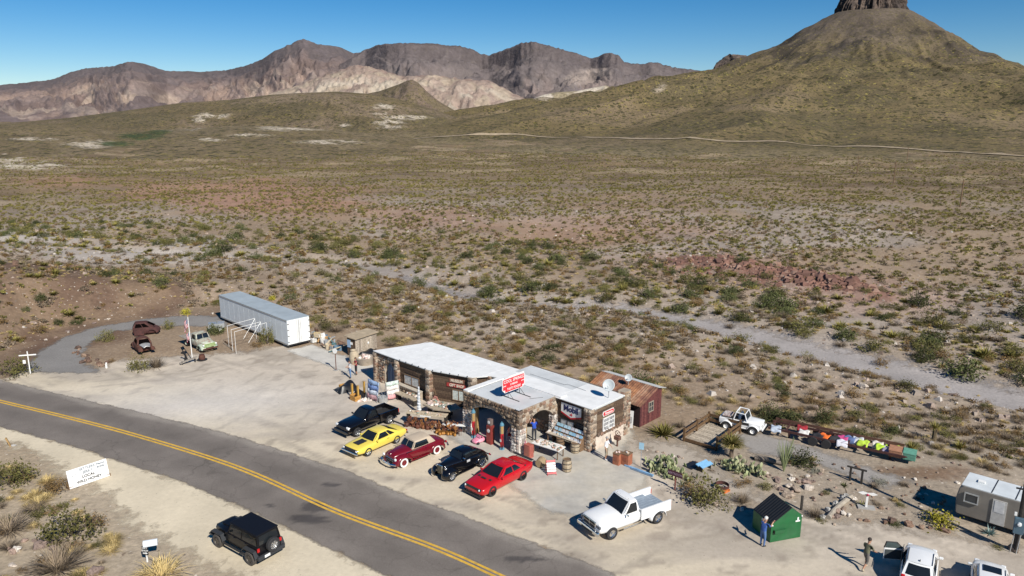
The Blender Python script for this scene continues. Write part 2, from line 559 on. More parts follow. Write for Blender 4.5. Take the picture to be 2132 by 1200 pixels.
ground = mesh_np('ground', GV, GF, MAT['ground'], True, {'Col': ('FLOAT_COLOR', GC.reshape(-1, 3)), 'Veg': ('FLOAT', GVEG.ravel())})
tag(ground, 'tan stony desert ground dotted with scrub', kind='structure')

# sheets that lie on it: cut from a fine local grid, ragged edge by signed distance
def sheet(name, poly, col, material, lift, cell=0.3, margin=0.8, colfn=None, label=None, closed=True, sd=None):
    poly = np.asarray(poly, float)
    x0, y0 = poly.min(0) - 2; x1, y1 = poly.max(0) + 2
    xs, ys = np.arange(x0, x1, cell), np.arange(y0, y1, cell)
    X, Y = np.meshgrid(xs, ys)
    D = sd(X, Y) if sd else sdpoly(X, Y, poly)
    keep = D < margin
    na = len(xs)
    F = gridfaces(len(ys), na)
    kf = keep.ravel()[F].all(1)
    F = F[kf]
    used = np.unique(F)
    mp = np.full(X.size, -1); mp[used] = np.arange(len(used))
    Xu, Yu, Du = X.ravel()[used], Y.ravel()[used], D.ravel()[used]
    Z = hgt(Xu, Yu) + lift
    C = np.zeros((len(used), 3)) + np.array(col)
    if colfn is not None: C = colfn(Xu, Yu, C)
    o = mesh_np(name, np.stack([Xu, Yu, Z], 1), mp[F], material, True, {'Col': ('FLOAT_COLOR', C), 'Edge': ('FLOAT', -Du)})
    return tag(o, label, kind='structure')
def W(*px):
    return [(p.x, p.y) for p in (G(u, v) for u, v in px)]

# road
RU = W((-420, 695), (-200, 745), (0, 792), (200, 839), (300, 861), (400, 885), (500, 911), (700, 974), (820, 1022), (980, 1082), (1220, 1172), (1500, 1290), (1800, 1440))
RL = W((-420, 790), (-200, 838), (0, 889), (100, 915), (200, 945), (287, 974), (375, 1001), (437, 1028), (516, 1062), (577, 1090), (620, 1110), (680, 1139), (800, 1197), (950, 1275), (1150, 1400))
RC = W((-420, 735), (-200, 787), (0, 836), (150, 872), (300, 912), (500, 976), (700, 1065), (900, 1139), (1036, 1199), (1250, 1300), (1500, 1440))
road_poly = RU + RL[::-1]
terrain_mat('dirt', nscale=0.25, nvar=0.10, fscale=3.0, fvar=0.10, bump=0.35, bdist=0.05, bscale=4.0, stones=((5.0, 0.2, (0.22, 0.18, 0.15), 0.6, 0.85),), alpha=1.4, soft=0.55)
terrain_mat('asphalt', nscale=0.35, nvar=0.16, fscale=14.0, fvar=0.22, bump=0.35, bdist=0.02, bscale=30.0, cracks=(0.45, 0.025, 0.4), alpha=0.3, rough=0.85)
terrain_mat('gravel', nscale=0.3, nvar=0.10, fscale=6.0, fvar=0.22, bump=0.5, bdist=0.05, bscale=9.0, alpha=0.7, soft=0.3)
terrain_mat('concrete', nscale=0.5, nvar=0.14, fscale=2.5, fvar=0.1, bump=0.2, bdist=0.02, bscale=12.0, alpha=0.45, soft=0.3, rough=0.85)
terrain_mat('washbed', nscale=0.3, nvar=0.12, fscale=4.0, fvar=0.25, bump=0.6, bdist=0.08, bscale=4.0, alpha=1.8, soft=0.8, stones=((1.6, 0.26, (0.2, 0.18, 0.17), 0.7, 0.75),))

TRACKS = [W((430, 895), (520, 850), (600, 790), (640, 765)), W((560, 925), (640, 880), (700, 830), (710, 790)), W((1260, 1180), (1400, 1110), (1560, 1090), (1760, 1120), (1950, 1150)), W((1120, 1130), (1250, 1130), (1420, 1075)), W((60, 800), (200, 800), (400, 780), (560, 745)), W((350, 870), (480, 830), (560, 780), (600, 745))]
def lotcol(X, Y, C):
    n = fbm(X / 6, Y / 6, 4, 41); s = X * 0.719 - Y * 0.695
    d = sdline(X, Y, RU)
    C = lerp(C, (0.57, 0.495, 0.375), (1 - sstep(2, 11, d + (n - 0.5) * 6)) * 0.9)
    C = lerp(C, (0.36, 0.315, 0.265), sstep(0.5, 0.68, fbm(X / 9, Y / 3.2, 4, 43)) * 0.7)
    a_, b_ = X * 0.8 - Y * 0.6, X * 0.6 + Y * 0.8
    C = lerp(C, (0.30, 0.26, 0.215), sstep(0.52, 0.66, fbm(a_ / 8, b_ / 0.5, 4, 46)) * sstep(.45, .6, fbm(X / 7, Y / 7, 3, 47)) * 0.55)
    C = lerp(C, (0.24, 0.2, 0.165), sstep(0.63, 0.72, fbm(X / 0.9, Y / 0.9, 4, 48)) * 0.5)
    for tr_ in TRACKS:
        dd = sdline(X, Y, tr_); C = lerp(C, (0.33, 0.285, 0.23), (1 - sstep(.1, .28, np.abs(dd - .75))) * sstep(.35, .55, fbm(X / 3, Y / 3, 3, 49)) * 0.6)
    C = lerp(C, (0.58, 0.545, 0.5), np.exp(-(((X + 26) / 11) ** 2 + ((Y - 60) / 5) ** 2)) * 0.8)
    return C
sheet('dirt_lot', W((-500, 745), (-200, 770), (20, 790), (45, 770), (200, 770), (240, 752), (420, 738), (500, 735), (590, 720), (700, 740), (790, 760), (900, 800), (1000, 880), (1300, 900), (1420, 985), (1440, 1040), (1560, 1060), (1720, 1082), (1900, 1100), (2060, 1130), (2300, 1180), (2400, 1420), (1500, 1420), (1220, 1190), (700, 990), (300, 875), (0, 806), (-500, 700)), (0.52, 0.455, 0.375), MAT['dirt'], 0.008, colfn=lotcol, margin=2.0, label='pale gravelly parking lot between the road and the stone buildings')
def shcol(X, Y, C):
    d = sdline(X, Y, RL)
    return lerp(C, (0.43, 0.36, 0.265), sstep(4, 9, d + (fbm(X / 4, Y / 4, 3, 44) - .5) * 5) * 0.8)
sheet('roadside_dirt', W((-400, 770), (-200, 830), (0, 882), (200, 935), (437, 1018), (620, 1100), (800, 1187), (1000, 1290), (900, 1400), (560, 1230), (420, 1170), (330, 1120), (260, 1080), (225, 1025), (150, 990), (70, 945), (20, 925), (-200, 880), (-400, 830)), (0.60, 0.525, 0.395), MAT['dirt'], 0.008, colfn=shcol, margin=2.0, label='cream roadside pull-out of bare dirt')
def roadcol(X, Y, C):
    dc = sdline(X, Y, RC)
    C = lerp(C, (0.115, 0.1, 0.09), sstep(0.3, 1.2, dc) * (1 - sstep(1.5, 2.6, dc)) * 0.35)
    u, v = PXA(X, Y, 0 * X)
    for cu, cv, ru, rv, s_ in ((655, 1057, 26, 10, 1), (640, 1082, 40, 9, 2), (690, 1010, 22, 4, 3), (560, 1053, 10, 3, 4), (1090, 1165, 40, 6, 5)):
        C = lerp(C, (0.045, 0.042, 0.045), patch(u, v, cu, cv, ru, rv, s_, 0.3) * 0.7)
    C = lerp(C, (0.30, 0.27, 0.235), (1 - sstep(0.25, 0.8, sdline(X, Y, RU) + (fbm(X / 2, Y / 2, 3, 8) - .5))) * 0.7)
    return C
sheet('road', road_poly, (0.185, 0.163, 0.145), MAT['asphalt'], 0.014, cell=0.22, margin=0.5, colfn=roadcol, label='grey asphalt two-lane road with a ragged edge')
# double yellow line
def smooth_line(P, n=12):
    P = [Vector((a, b, 0)) for a, b in P]
    out = []
    for i in range(len(P) - 1):
        p0, p1, p2, p3 = P[max(i - 1, 0)], P[i], P[i + 1], P[min(i + 2, len(P) - 1)]
        for k in range(n):
            t = k / n
            out.append(0.5 * ((2 * p1) + (p2 - p0) * t + (2 * p0 - 5 * p1 + 4 * p2 - p3) * t * t + (3 * p1 - p0 - 3 * p2 + p3) * t ** 3))
    out.append(P[-1])
    return out
ylw = mat('road_paint', (0.62, 0.37, 0.04), rough=0.8, var=0.18, scale=3.0, col2=(0.34, 0.24, 0.11), mix=0.36, mscale=5.0, coord='Object')
cl = smooth_line(RC)
for off in (-0.15, 0.15):
    V = []
    for i, p in enumerate(cl):
        t = (cl[min(i + 1, len(cl) - 1)] - cl[max(i - 1, 0)]).normalized()
        nrm = Vector((-t.y, t.x, 0))
        for w in (-0.085, 0.085):
            q = p + nrm * (off + w)
            V.append((q.x, q.y, 0.019))
    F = [(2 * i, 2 * i + 1, 2 * i + 3, 2 * i + 2) for i in range(len(cl) - 1)]
    o = mesh_np('centre_line', np.array(V), np.array(F)[:, ::-1], ylw)
    tag(o, 'yellow centre line painted along the asphalt road', kind='structure')
# asphalt loop drive
sheet('gravel_drive', W((40, 775), (80, 735), (130, 705), (200, 682), (300, 665), (400, 657), (455, 660), (480, 680), (440, 680), (330, 678), (240, 690), (190, 712), (170, 735), (180, 760), (215, 778)), (0.225, 0.215, 0.205), MAT['gravel'], 0.012, margin=0.7, label='grey gravel loop drive curving behind the rusty cars')
sheet('concrete_slab', W((598, 731), (650, 718), (705, 738), (790, 762), (735, 782), (700, 768), (655, 752)), (0.5, 0.48, 0.44), MAT['concrete'], 0.016, cell=0.2, margin=0.25, label='pale concrete slab in front of the white trailer')
def apcol(X, Y, C):
    n = fbm(X / 2.5, Y / 2.5, 5, 51)
    C = lerp(C, (0.36, 0.35, 0.325), sstep(0.45, 0.62, n) * 0.7)
    return lerp(C, (0.5, 0.46, 0.385), sstep(0.5, 0.65, fbm(X / 3, Y / 3, 4, 53)) * 0.7)
sheet('concrete_apron', W((930, 905), (985, 860), (1070, 820), (1250, 840), (1315, 900), (1300, 945), (1345, 990), (1345, 1010), (1290, 1050), (1215, 1080), (1130, 1062), (1075, 1020), (1040, 985), (985, 945)), (0.46, 0.435, 0.385), MAT['concrete'], 0.020, cell=0.2, margin=0.5, colfn=apcol, label='stained concrete apron around the stone canopy')
sheet('garden_path', W((1345, 915), (1420, 930), (1480, 955), (1500, 985), (1560, 1010), (1580, 1045), (1500, 1030), (1450, 985), (1400, 965), (1340, 940)), (0.40, 0.35, 0.29), MAT['dirt'], 0.012, margin=1.0, label='beige grit path through the cactus garden')
sheet('gravel_yard', W((1530, 905), (1590, 905), (1700, 935), (1830, 985), (1900, 1000), (1840, 1015), (1700, 965), (1560, 940)), (0.30, 0.28, 0.26), MAT['gravel'], 0.012, margin=1.0, label='grey gravel yard beside the long rusty trailer')
# gravel bed of the wash
wl = smooth_line([tuple(p) for p in WASH], 4)
wpoly = []
def wsd(X, Y):
    return sdline(X, Y, WASH) - (0.6 + 2.6 * sstep(-12, 25, X) - 2.5 * sstep(.45, .62, fbm(X / 11, Y / 11, 3, 55)) * (1 - sstep(5, 30, X)))
sel = WASH[(WASH[:, 0] > -130) & (WASH[:, 0] < 110)]
sheet('wash', np.array([[sel[:, 0].min(), sel[:, 1].min() - 8], [sel[:, 0].max(), sel[:, 1].max() + 8]]), (0.325, 0.30, 0.288), MAT['washbed'], 0.05, cell=0.6, margin=2.6, sd=wsd, label='dry wash of pale lilac-grey gravel')

# ---------------------------------------------------------------- hills, mountains and the butte
KX = 1.0 / (FPX * (CP + (600 - HYP) / FPX * SP))
def ridge(name, crest, wf, prof, colfn, foot=-12.0, rows=90, step=2.4, gully=0.16, gsc=60.0, jag=0.0, jsc=25.0, seed=1, m=None, back=0.5, label=None, yvar=0.0):
    c = np.array(crest, float)
    u = np.arange(c[0, 0], c[-1, 0] + 0.1, step)
    zc = []; yc = np.interp(u, c[:, 0], c[:, 2]); vc = np.interp(u, c[:, 0], c[:, 1])
    y_ = (vc - 600) / FPX
    zc = CAMH + (-SP - y_ * CP) / (CP - y_ * SP) * yc
    s = np.concatenate([np.linspace(-back, -0.02, 10), np.linspace(0, 1, rows) ** 1.15])
    S, U = np.meshgrid(s, u, indexing='ij')
    lat = np.interp(U, u, (u - 1066) / FPX / (CP - y_ * SP))
    Yc = np.interp(U, u, yc); Zc = np.interp(U, u, zc)
    Yc2 = Yc + yvar * (fbm(U / 90, U * 0, 3, seed + 7) - 0.5)
    Y = Yc2 - S * wf
    X = lat * Y
    L = lat * Yc
    px_, pz_ = np.array(prof).T
    P = np.interp(np.clip(S, 0, 1), px_, pz_) * (S >= 0) + (S < 0) * (1 + S * 1.6)
    env = np.clip(S, 0, 1)
    warp = (fbm(L / gsc / 1.5, S * 3, 3, seed + 3) - 0.5) * 1.3
    gl = ridged(L / gsc + warp + S * 1.2, S * 3.0 + 3, 5, seed) - 0.55
    fine = ridged(L / gsc * 3.0 + warp * 2 + S * 3, S * 16, 5, seed + 11) - 0.5
    H = (Zc - foot)
    Z = foot + H * P + H * gully * (gl + 0.6 * fine) * np.sin(np.pi * np.clip(env ** 0.85, 0, 1)) * sstep(0.0, 0.16, env)
    Z = Z + jag * (ridged(L / jsc, S * 6, 3, seed + 20) - 0.45) * np.exp(-((S - 0.04) / 0.09) ** 2)
    uu, vv = PXA(X, Y, Z)
    C, veg = colfn(uu, vv, S, L, gl, fine, P)
    F = gridfaces(len(s), len(u))
    o = mesh_np(name, np.stack([X, Y, Z], -1).reshape(-1, 3), F, m, True, {'Col': ('FLOAT_COLOR', np.clip(C, .02, .8).reshape(-1, 3)), 'Veg': ('FLOAT', veg.ravel())})
    return tag(o, label, kind='structure')
terrain_mat('rock_far', dots=((0.05, 0.4, (0.1, 0.085, 0.05), 0.5, 0.5),), nscale=0.008, nvar=0.16, fscale=0.06, fvar=0.25, bump=1.0, bdist=12.0, bscale=0.05)
terrain_mat('hill_scrub', dots=((0.16, 0.62, (0.055, 0.05, 0.022), 0.9, 0.1), (0.24, 0.5, (0.20, 0.165, 0.05), 0.8, 0.35), (0.42, 0.55, (0.042, 0.037, 0.022), 0.9, 0.2)), nscale=0.012, nvar=0.16, fscale=0.25, fvar=0.22, bump=0.8, bdist=1.2, bscale=0.25)
def base(S, col):
    return np.zeros(S.shape + (3,)) + np.array(col)
CONC = [(0, 1), (0.15, .72), (0.35, .46), (0.6, .24), (0.85, .09), (1, 0)]
MESA = [(0, 1), (0.05, .97), (0.12, .76), (0.3, .5), (0.55, .26), (0.8, .1), (1, 0)]
SOFT = [(0, 1), (0.1, .96), (0.3, .74), (0.6, .36), (0.85, .1), (1, 0)]

def c_far(u, v, S, L, gl, fine, P):
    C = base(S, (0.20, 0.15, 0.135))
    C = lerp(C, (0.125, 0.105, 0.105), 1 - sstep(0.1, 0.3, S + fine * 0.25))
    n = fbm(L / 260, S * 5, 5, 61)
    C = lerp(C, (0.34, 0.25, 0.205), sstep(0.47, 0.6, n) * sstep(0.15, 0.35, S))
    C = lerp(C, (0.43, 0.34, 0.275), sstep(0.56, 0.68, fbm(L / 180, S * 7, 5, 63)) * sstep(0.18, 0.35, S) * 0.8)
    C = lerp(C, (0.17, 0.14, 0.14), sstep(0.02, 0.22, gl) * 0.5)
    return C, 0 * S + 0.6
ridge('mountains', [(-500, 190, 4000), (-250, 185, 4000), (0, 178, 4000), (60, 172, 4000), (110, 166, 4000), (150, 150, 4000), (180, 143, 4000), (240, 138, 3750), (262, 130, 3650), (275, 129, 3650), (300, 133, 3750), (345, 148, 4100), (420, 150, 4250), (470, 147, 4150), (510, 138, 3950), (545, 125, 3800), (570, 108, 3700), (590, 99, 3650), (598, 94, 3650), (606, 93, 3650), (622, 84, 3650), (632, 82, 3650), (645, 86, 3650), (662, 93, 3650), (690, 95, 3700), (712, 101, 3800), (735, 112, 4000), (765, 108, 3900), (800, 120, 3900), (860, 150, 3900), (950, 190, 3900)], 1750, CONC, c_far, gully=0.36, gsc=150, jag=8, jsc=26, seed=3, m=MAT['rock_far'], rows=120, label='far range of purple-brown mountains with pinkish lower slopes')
def c_mesa(u, v, S, L, gl, fine, P):
    C = base(S, (0.165, 0.14, 0.135))
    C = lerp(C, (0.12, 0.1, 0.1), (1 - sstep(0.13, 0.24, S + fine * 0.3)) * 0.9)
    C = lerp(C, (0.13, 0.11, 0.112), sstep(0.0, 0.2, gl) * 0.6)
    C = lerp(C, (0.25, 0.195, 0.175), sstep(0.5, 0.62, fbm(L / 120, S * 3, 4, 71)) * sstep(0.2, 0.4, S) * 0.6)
    for cu, cv, ru, rv, s_ in ((1225, 158, 34, 13, 1), (1200, 168, 22, 10, 2), (1250, 150, 24, 8, 3)):
        C = lerp(C, (0.36, 0.3, 0.26), patch(u, v, cu, cv, ru, rv, s_, 0.6) * 0.5)
    return C, 0 * S + 0.35
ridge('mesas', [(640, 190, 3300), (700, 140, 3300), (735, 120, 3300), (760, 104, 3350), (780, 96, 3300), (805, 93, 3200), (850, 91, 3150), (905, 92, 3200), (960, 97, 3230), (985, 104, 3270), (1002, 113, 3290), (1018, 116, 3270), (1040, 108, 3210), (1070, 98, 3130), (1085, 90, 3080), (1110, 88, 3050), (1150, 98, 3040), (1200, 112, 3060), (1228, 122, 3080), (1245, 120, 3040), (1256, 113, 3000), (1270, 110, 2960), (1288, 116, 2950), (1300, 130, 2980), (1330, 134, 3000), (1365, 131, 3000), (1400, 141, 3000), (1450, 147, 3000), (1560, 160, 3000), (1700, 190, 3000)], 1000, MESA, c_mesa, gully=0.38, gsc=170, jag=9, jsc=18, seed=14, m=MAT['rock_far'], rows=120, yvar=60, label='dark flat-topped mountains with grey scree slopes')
def c_pale(u, v, S, L, gl, fine, P):
    C = base(S, (0.40, 0.325, 0.25))
    C = lerp(C, (0.33, 0.25, 0.21), sstep(0.42, 0.58, fbm(L / 60, S * 8, 5, 81)) * 0.9)
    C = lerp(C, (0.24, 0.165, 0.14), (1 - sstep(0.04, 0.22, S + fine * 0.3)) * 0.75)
    C = lerp(C, (0.48, 0.42, 0.34), sstep(0.45, 0.6, fbm(L / 90, S * 4, 4, 83)) * sstep(0.2, 0.4, S) * 0.8)
    return C, 0 * S + 0.25
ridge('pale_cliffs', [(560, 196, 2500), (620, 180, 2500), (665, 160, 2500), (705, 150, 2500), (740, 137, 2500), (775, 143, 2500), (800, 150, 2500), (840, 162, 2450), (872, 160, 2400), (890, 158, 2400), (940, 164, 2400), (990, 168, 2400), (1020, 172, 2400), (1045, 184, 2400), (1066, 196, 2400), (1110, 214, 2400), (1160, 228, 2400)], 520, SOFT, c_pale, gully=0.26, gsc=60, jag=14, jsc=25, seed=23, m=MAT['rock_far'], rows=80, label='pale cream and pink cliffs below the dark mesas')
def c_pale2(u, v, S, L, gl, fine, P):
    C = base(S, (0.56, 0.49, 0.4))
    return lerp(C, (0.3, 0.25, 0.17), sstep(0.46, 0.6, fbm(L / 40, S * 6, 4, 85))), 0 * S + 0.4
ridge('pale_knoll', [(1090, 214, 1950), (1130, 198, 1950), (1160, 192, 1950), (1200, 190, 1950), (1240, 182, 1950), (1262, 178, 1950), (1300, 196, 1950)], 200, SOFT, c_pale2, gully=0.2, gsc=50, seed=29, m=MAT['hill_scrub'], rows=40, label='pale bare knoll behind the olive slope')
def c_dark(u, v, S, L, gl, fine, P):
    C = base(S, (0.165, 0.128, 0.082))
    C = lerp(C, (0.17, 0.125, 0.1), sstep(0.5, 0.62, fbm(L / 60, S * 4, 4, 87)) * 0.7)
    return C, 0 * S + 0.8
ridge('dark_hill', [(740, 200, 2100), (790, 190, 2050), (830, 176, 2000), (848, 168, 1980), (858, 166, 1980), (870, 172, 1980), (890, 192, 1960), (915, 212, 1950), (950, 232, 1950)], 420, SOFT, c_dark, gully=0.2, gsc=70, seed=31, m=MAT['hill_scrub'], rows=70, label='small dark pointed hill in front of the pale cliffs')
def c_olive(u, v, S, L, gl, fine, P):
    C = base(S, (0.16, 0.122, 0.07))
    C = lerp(C, (0.125, 0.1, 0.058), sstep(0.48, 0.62, fbm(L / 80, S * 3, 4, 91)) * 0.8)
    C = lerp(C, (0.22, 0.165, 0.115), sstep(0.52, 0.66, fbm(L / 120, S * 4, 4, 93)) * 0.7)
    for cu, cv, ru, rv, s_ in ((800, 222, 18, 6, 1), (845, 245, 50, 4, 2), (812, 258, 26, 9, 3), (722, 262, 14, 3, 4), (790, 236, 14, 3, 6), (440, 241, 34, 5, 5), (415, 250, 12, 4, 7)):
        C = lerp(C, (0.52, 0.45, 0.36), patch(u, v, cu, cv, ru, rv, s_, 0.45) * sstep(.33, .5, fbm(L / 25, S * 30, 4, 8)))
    return C, 0 * S + 1.0
ridge('olive_hills', [(-500, 262, 1500), (0, 258, 1500), (140, 246, 1500), (280, 228, 1500), (380, 214, 1500), (480, 208, 1480), (560, 198, 1450), (620, 194, 1430), (700, 191, 1420), (760, 195, 1420), (820, 204, 1420), (880, 222, 1420), (940, 240, 1420), (1000, 256, 1420)], 620, SOFT, c_olive, gully=0.16, gsc=90, seed=37, m=MAT['hill_scrub'], rows=90, label='rounded olive scrub hills at the foot of the mountains')
def c_low(u, v, S, L, gl, fine, P):
    C = base(S, (0.17, 0.13, 0.075))
    C = lerp(C, (0.2, 0.155, 0.095), sstep(0.48, 0.62, fbm(L / 50, S * 3, 4, 95)) * 0.8)
    for cu, cv, ru, rv, s_ in ((250, 255, 90, 8, 1), (190, 300, 40, 8, 2), (400, 263, 22, 7, 3), (330, 268, 40, 5, 4), (600, 268, 60, 5, 5), (520, 282, 40, 3, 6), (690, 296, 60, 4, 7), (440, 291, 22, 3, 8), (70, 290, 40, 3, 9)):
        C = lerp(C, (0.5, 0.43, 0.34), patch(u, v, cu, cv, ru, rv, s_, 0.5) * sstep(.33, .5, fbm(L / 18, S * 30, 4, 8)))
    for cu, cv, ru, rv, s_ in ((290, 284, 46, 7, 10), (330, 275, 24, 6, 11), (240, 300, 34, 5, 12)):
        C = lerp(C, (0.045, 0.07, 0.025), patch(u, v, cu, cv, ru, rv, s_, 0.4) * 0.9)
    return C, 0 * S + 1.0
ridge('low_hills', [(-500, 268, 900), (-100, 262, 900), (60, 258, 900), (160, 262, 880), (250, 276, 880), (310, 272, 860), (400, 268, 860), (480, 262, 850), (600, 264, 850), (700, 272, 850), (800, 280, 850), (880, 290, 850), (960, 300, 850)], 380, SOFT, c_low, gully=0.12, gsc=60, seed=41, m=MAT['hill_scrub'], rows=80, foot=-10, label='low rolling scrub rises crossed by pale gullies')

# butte: a cone of scree with a dark rock cap
BX, BY = AT(1812, 40, 1500)[0], 1500.0
BR = np.array([0, 70, 100, 135, 165, 205, 250, 300, 370, 445, 590, 720, 850, 980, 1120, 1300])
BZ = np.array([212, 206, 189, 170, 156, 139, 124, 111, 97, 86, 61, 40, 18, 1, -9, -14])
def butte_z(x, y):
    dx, dy = x - BX, y - BY
    r = np.hypot(dx, dy); a = np.arctan2(dy, dx)
    z = np.interp(r, BR, BZ)
    k = sstep(110, 420, r) * (1 - sstep(700, 1150, r))
    lobes = ridged(a * 3.2 + 5 + (fbm(x / 220, y / 220, 3, 5) - .5) * 0.7, r / 900, 4, 17) - 0.98
    z = z + k * lobes * 44 - 30 * sstep(90, 330, r) * (1 - sstep(600, 1000, r)) * np.clip(dx / np.maximum(r, 1), 0, 1)
    z = z + sstep(50, 120, r) * (1 - sstep(500, 900, r)) * (fbm(x / 38, y / 38, 5, 19) - 0.6) * 20
    # rocky spur in front
    sp = np.exp(-((dx - 25 - 0.12 * (-dy - 150)) / 38) ** 2) * np.exp(-((-dy - 190) / 75) ** 2)
    z = z + sp * 15 * ridged(x / 30, y / 30, 3, 27)
    sp2 = np.exp(-((dx + 90) / 28) ** 2) * np.exp(-((-dy - 200) / 60) ** 2)
    return z + sp2 * 9 * ridged(x / 26, y / 26, 3, 28)
na, nr = 560, 190
br = 1300 * (np.arange(nr) / (nr - 1)) ** 1.25
ba = np.linspace(-math.pi - 0.35, 0.35, na)
BRR, BAA = np.meshgrid(br, ba, indexing='ij')
bx, by = BX + BRR * np.cos(BAA), BY + BRR * np.sin(BAA)
bz = butte_z(bx, by)
bu, bv = PXA(bx, by, bz)
lob = ridged(BAA * 2.6 + 5, BRR / 900, 3, 17)
C = base(BRR, (0.15, 0.115, 0.06))
C = lerp(C, (0.105, 0.085, 0.048), sstep(0.48, 0.62, fbm(bx / 90, by / 90, 4, 101)) * 0.8)
C = lerp(C, (0.20, 0.15, 0.095), sstep(0.52, 0.66, fbm(bx / 130, by / 130, 4, 103)) * sstep(350, 700, BRR) * 0.7)
C = lerp(C, (0.115, 0.092, 0.075), (1 - sstep(90, 330, BRR + (fbm(bx / 50, by / 50, 4, 105) - .5) * 260)) * 0.9)
C = lerp(C, (0.05, 0.042, 0.037), sstep(0.52, 0.6, fbm(bx / 32, by / 32, 4, 107)) * (1 - sstep(230, 360, BRR)) * sstep(90, 150, BRR) * 0.7)
for cu, cv, ru, rv, s_ in ((1372, 188, 8, 6, 1), (1380, 178, 5, 5, 2), (1150, 195, 26, 5, 3), (1130, 205, 14, 4, 4)):
    C = lerp(C, (0.42, 0.35, 0.27), patch(bu, bv, cu, cv, ru, rv, s_, 0.4) * 0.8)
C = lerp(C, (0.22, 0.175, 0.105), sstep(900, 1150, BRR))
butte = mesh_np('butte', np.stack([bx, by, bz], -1).reshape(-1, 3), gridfaces(nr, na)[:, ::-1], MAT['hill_scrub'], True, {'Col': ('FLOAT_COLOR', np.clip(C, .02, .8).reshape(-1, 3)), 'Veg': ('FLOAT', (0.35 + 0.65 * sstep(80, 350, BRR)).ravel())})
tag(butte, 'steep olive cone-shaped butte of scree and scrub', kind='structure')
# rock cap
def rock_wall(name, rad, z0, z1, cx, cy, n, rows, seed, parent, m, amp=0.14, stretch=(1, 1), tops=None):
    th = np.linspace(0, 2 * math.pi, n, endpoint=False)
    V, F = [], []
    for j in range(rows + 1):
        t = j / rows
        col = ridged(th * 5.2, th * 0 + 1, 3, seed) - 0.5
        rr_ = rad * (1.24 - 0.46 * t) * (1 + amp * (col + 0.6 * (fbm(th * 9, th * 0 + t * 5, 4, seed + 2) - 0.5) + 0.25 * (fbm(th * 2, th * 0 + t * 2.5, 3, seed + 5) - 0.5)))
        top = z1 + (z1 - z0) * 0.10 * (fbm(th * 3, th * 0, 3, seed + 9) - 0.5) + (tops(th) if tops else 0)
        z = z0 + (top - z0) * t
        V.append(np.stack([cx + rr_ * stretch[0] * np.cos(th), cy + rr_ * stretch[1] * np.sin(th), z], 1))
    for k in (0.7, 0.35, 0.0):
        l_ = V[rows].copy(); l_[:, 0] = cx + (l_[:, 0] - cx) * k; l_[:, 1] = cy + (l_[:, 1] - cy) * k
        l_[:, 2] += (fbm(l_[:, 0] / 14, l_[:, 1] / 14, 3, seed) - 0.3) * (z1 - z0) * 0.12
        V.append(l_)
    rows += 3
    V = np.concatenate(V)
    F = [(j * n + i, j * n + (i + 1) % n, (j + 1) * n + (i + 1) % n, (j + 1) * n + i) for j in range(rows) for i in range(n)]
    Cc = np.zeros((len(V), 3)) + np.array((0.085, 0.068, 0.06))
    Cc = lerp(Cc, (0.15, 0.115, 0.095), sstep(0.45, 0.62, fbm(V[:, 0] / 9, V[:, 2] / 16, 4, seed)))
    return mesh_np(name, V, np.array(F), m, False, {'Col': ('FLOAT_COLOR', Cc), 'Veg': ('FLOAT', np.zeros(len(V)))}, parent)
rock_wall('rock_cap', 58, 172, 250, BX, BY, 260, 34, 5, butte, MAT['rock_far'], 0.42, (1, 0.9), lambda t: -9 * np.clip(-np.cos(t), 0, 1))
ox, oy, oz = AT(1522, 128, 2300)
oc = rock_wall('rock_outcrop', 44, oz - 60, oz + 2, ox, oy, 160, 16, 8, None, MAT['rock_far'], 0.2, (1.25, 0.8), lambda t: 16 * np.exp(-((t - math.pi * 0.55) / 0.9) ** 2) + 14 * np.cos(t))
tag(oc, 'small dark jagged rock outcrop behind the shoulder of the butte', kind='structure')
# pale dirt track along the foot of the butte
def allz(x, y):
    return np.maximum(hgt(np.array([x]), np.array([y]))[0], butte_z(np.array([x]), np.array([y]))[0])
def hit(u, v, y0=150, y1=1500):
    x_, yy = (u - 1066) / FPX, (v - 600) / FPX
    d = (x_, CP - yy * SP, -SP - yy * CP)
    Y = y0
    while Y < y1:
        X, Z = d[0] / d[1] * Y, CAMH + d[2] / d[1] * Y
        if allz(X, Y) > Z: return Vector((X, Y, Z))
        Y += 3 + Y * 0.004
    return None
def track(px, w, name, label, col):
    P = [hit(u, v) for u, v in px]
    P = [(p.x, p.y) for p in P if p is not None]
    L_ = smooth_line(P, 10)
    V = []
    for i, p in enumerate(L_):
        t = (L_[min(i + 1, len(L_) - 1)] - L_[max(i - 1, 0)]).normalized()
        nn = Vector((-t.y, t.x, 0))
        for k in (-1, -.33, .33, 1):
            q = p + nn * (k * w * (1 + 0.5 * (random.random() - .5)))
            V.append((q.x, q.y, allz(q.x, q.y) + 0.5))
    F = [(4 * i + k, 4 * i + k + 1, 4 * i + k + 5, 4 * i + k + 4) for i in range(len(L_) - 1) for k in range(3)]
    o = mesh_np(name, np.array(V), np.array(F), mat('track_dirt', col, rough=0.95, var=0.2, scale=0.3), True)
    tag(o, label, kind='structure')
track([(860, 290), (1000, 281), (1100, 284), (1250, 288), (1400, 291), (1560, 297), (1750, 307), (1950, 317), (2132, 327), (2350, 340)], 3.4, 'dirt_track', 'pale dirt track running along the foot of the butte', (0.33, 0.26, 0.175))

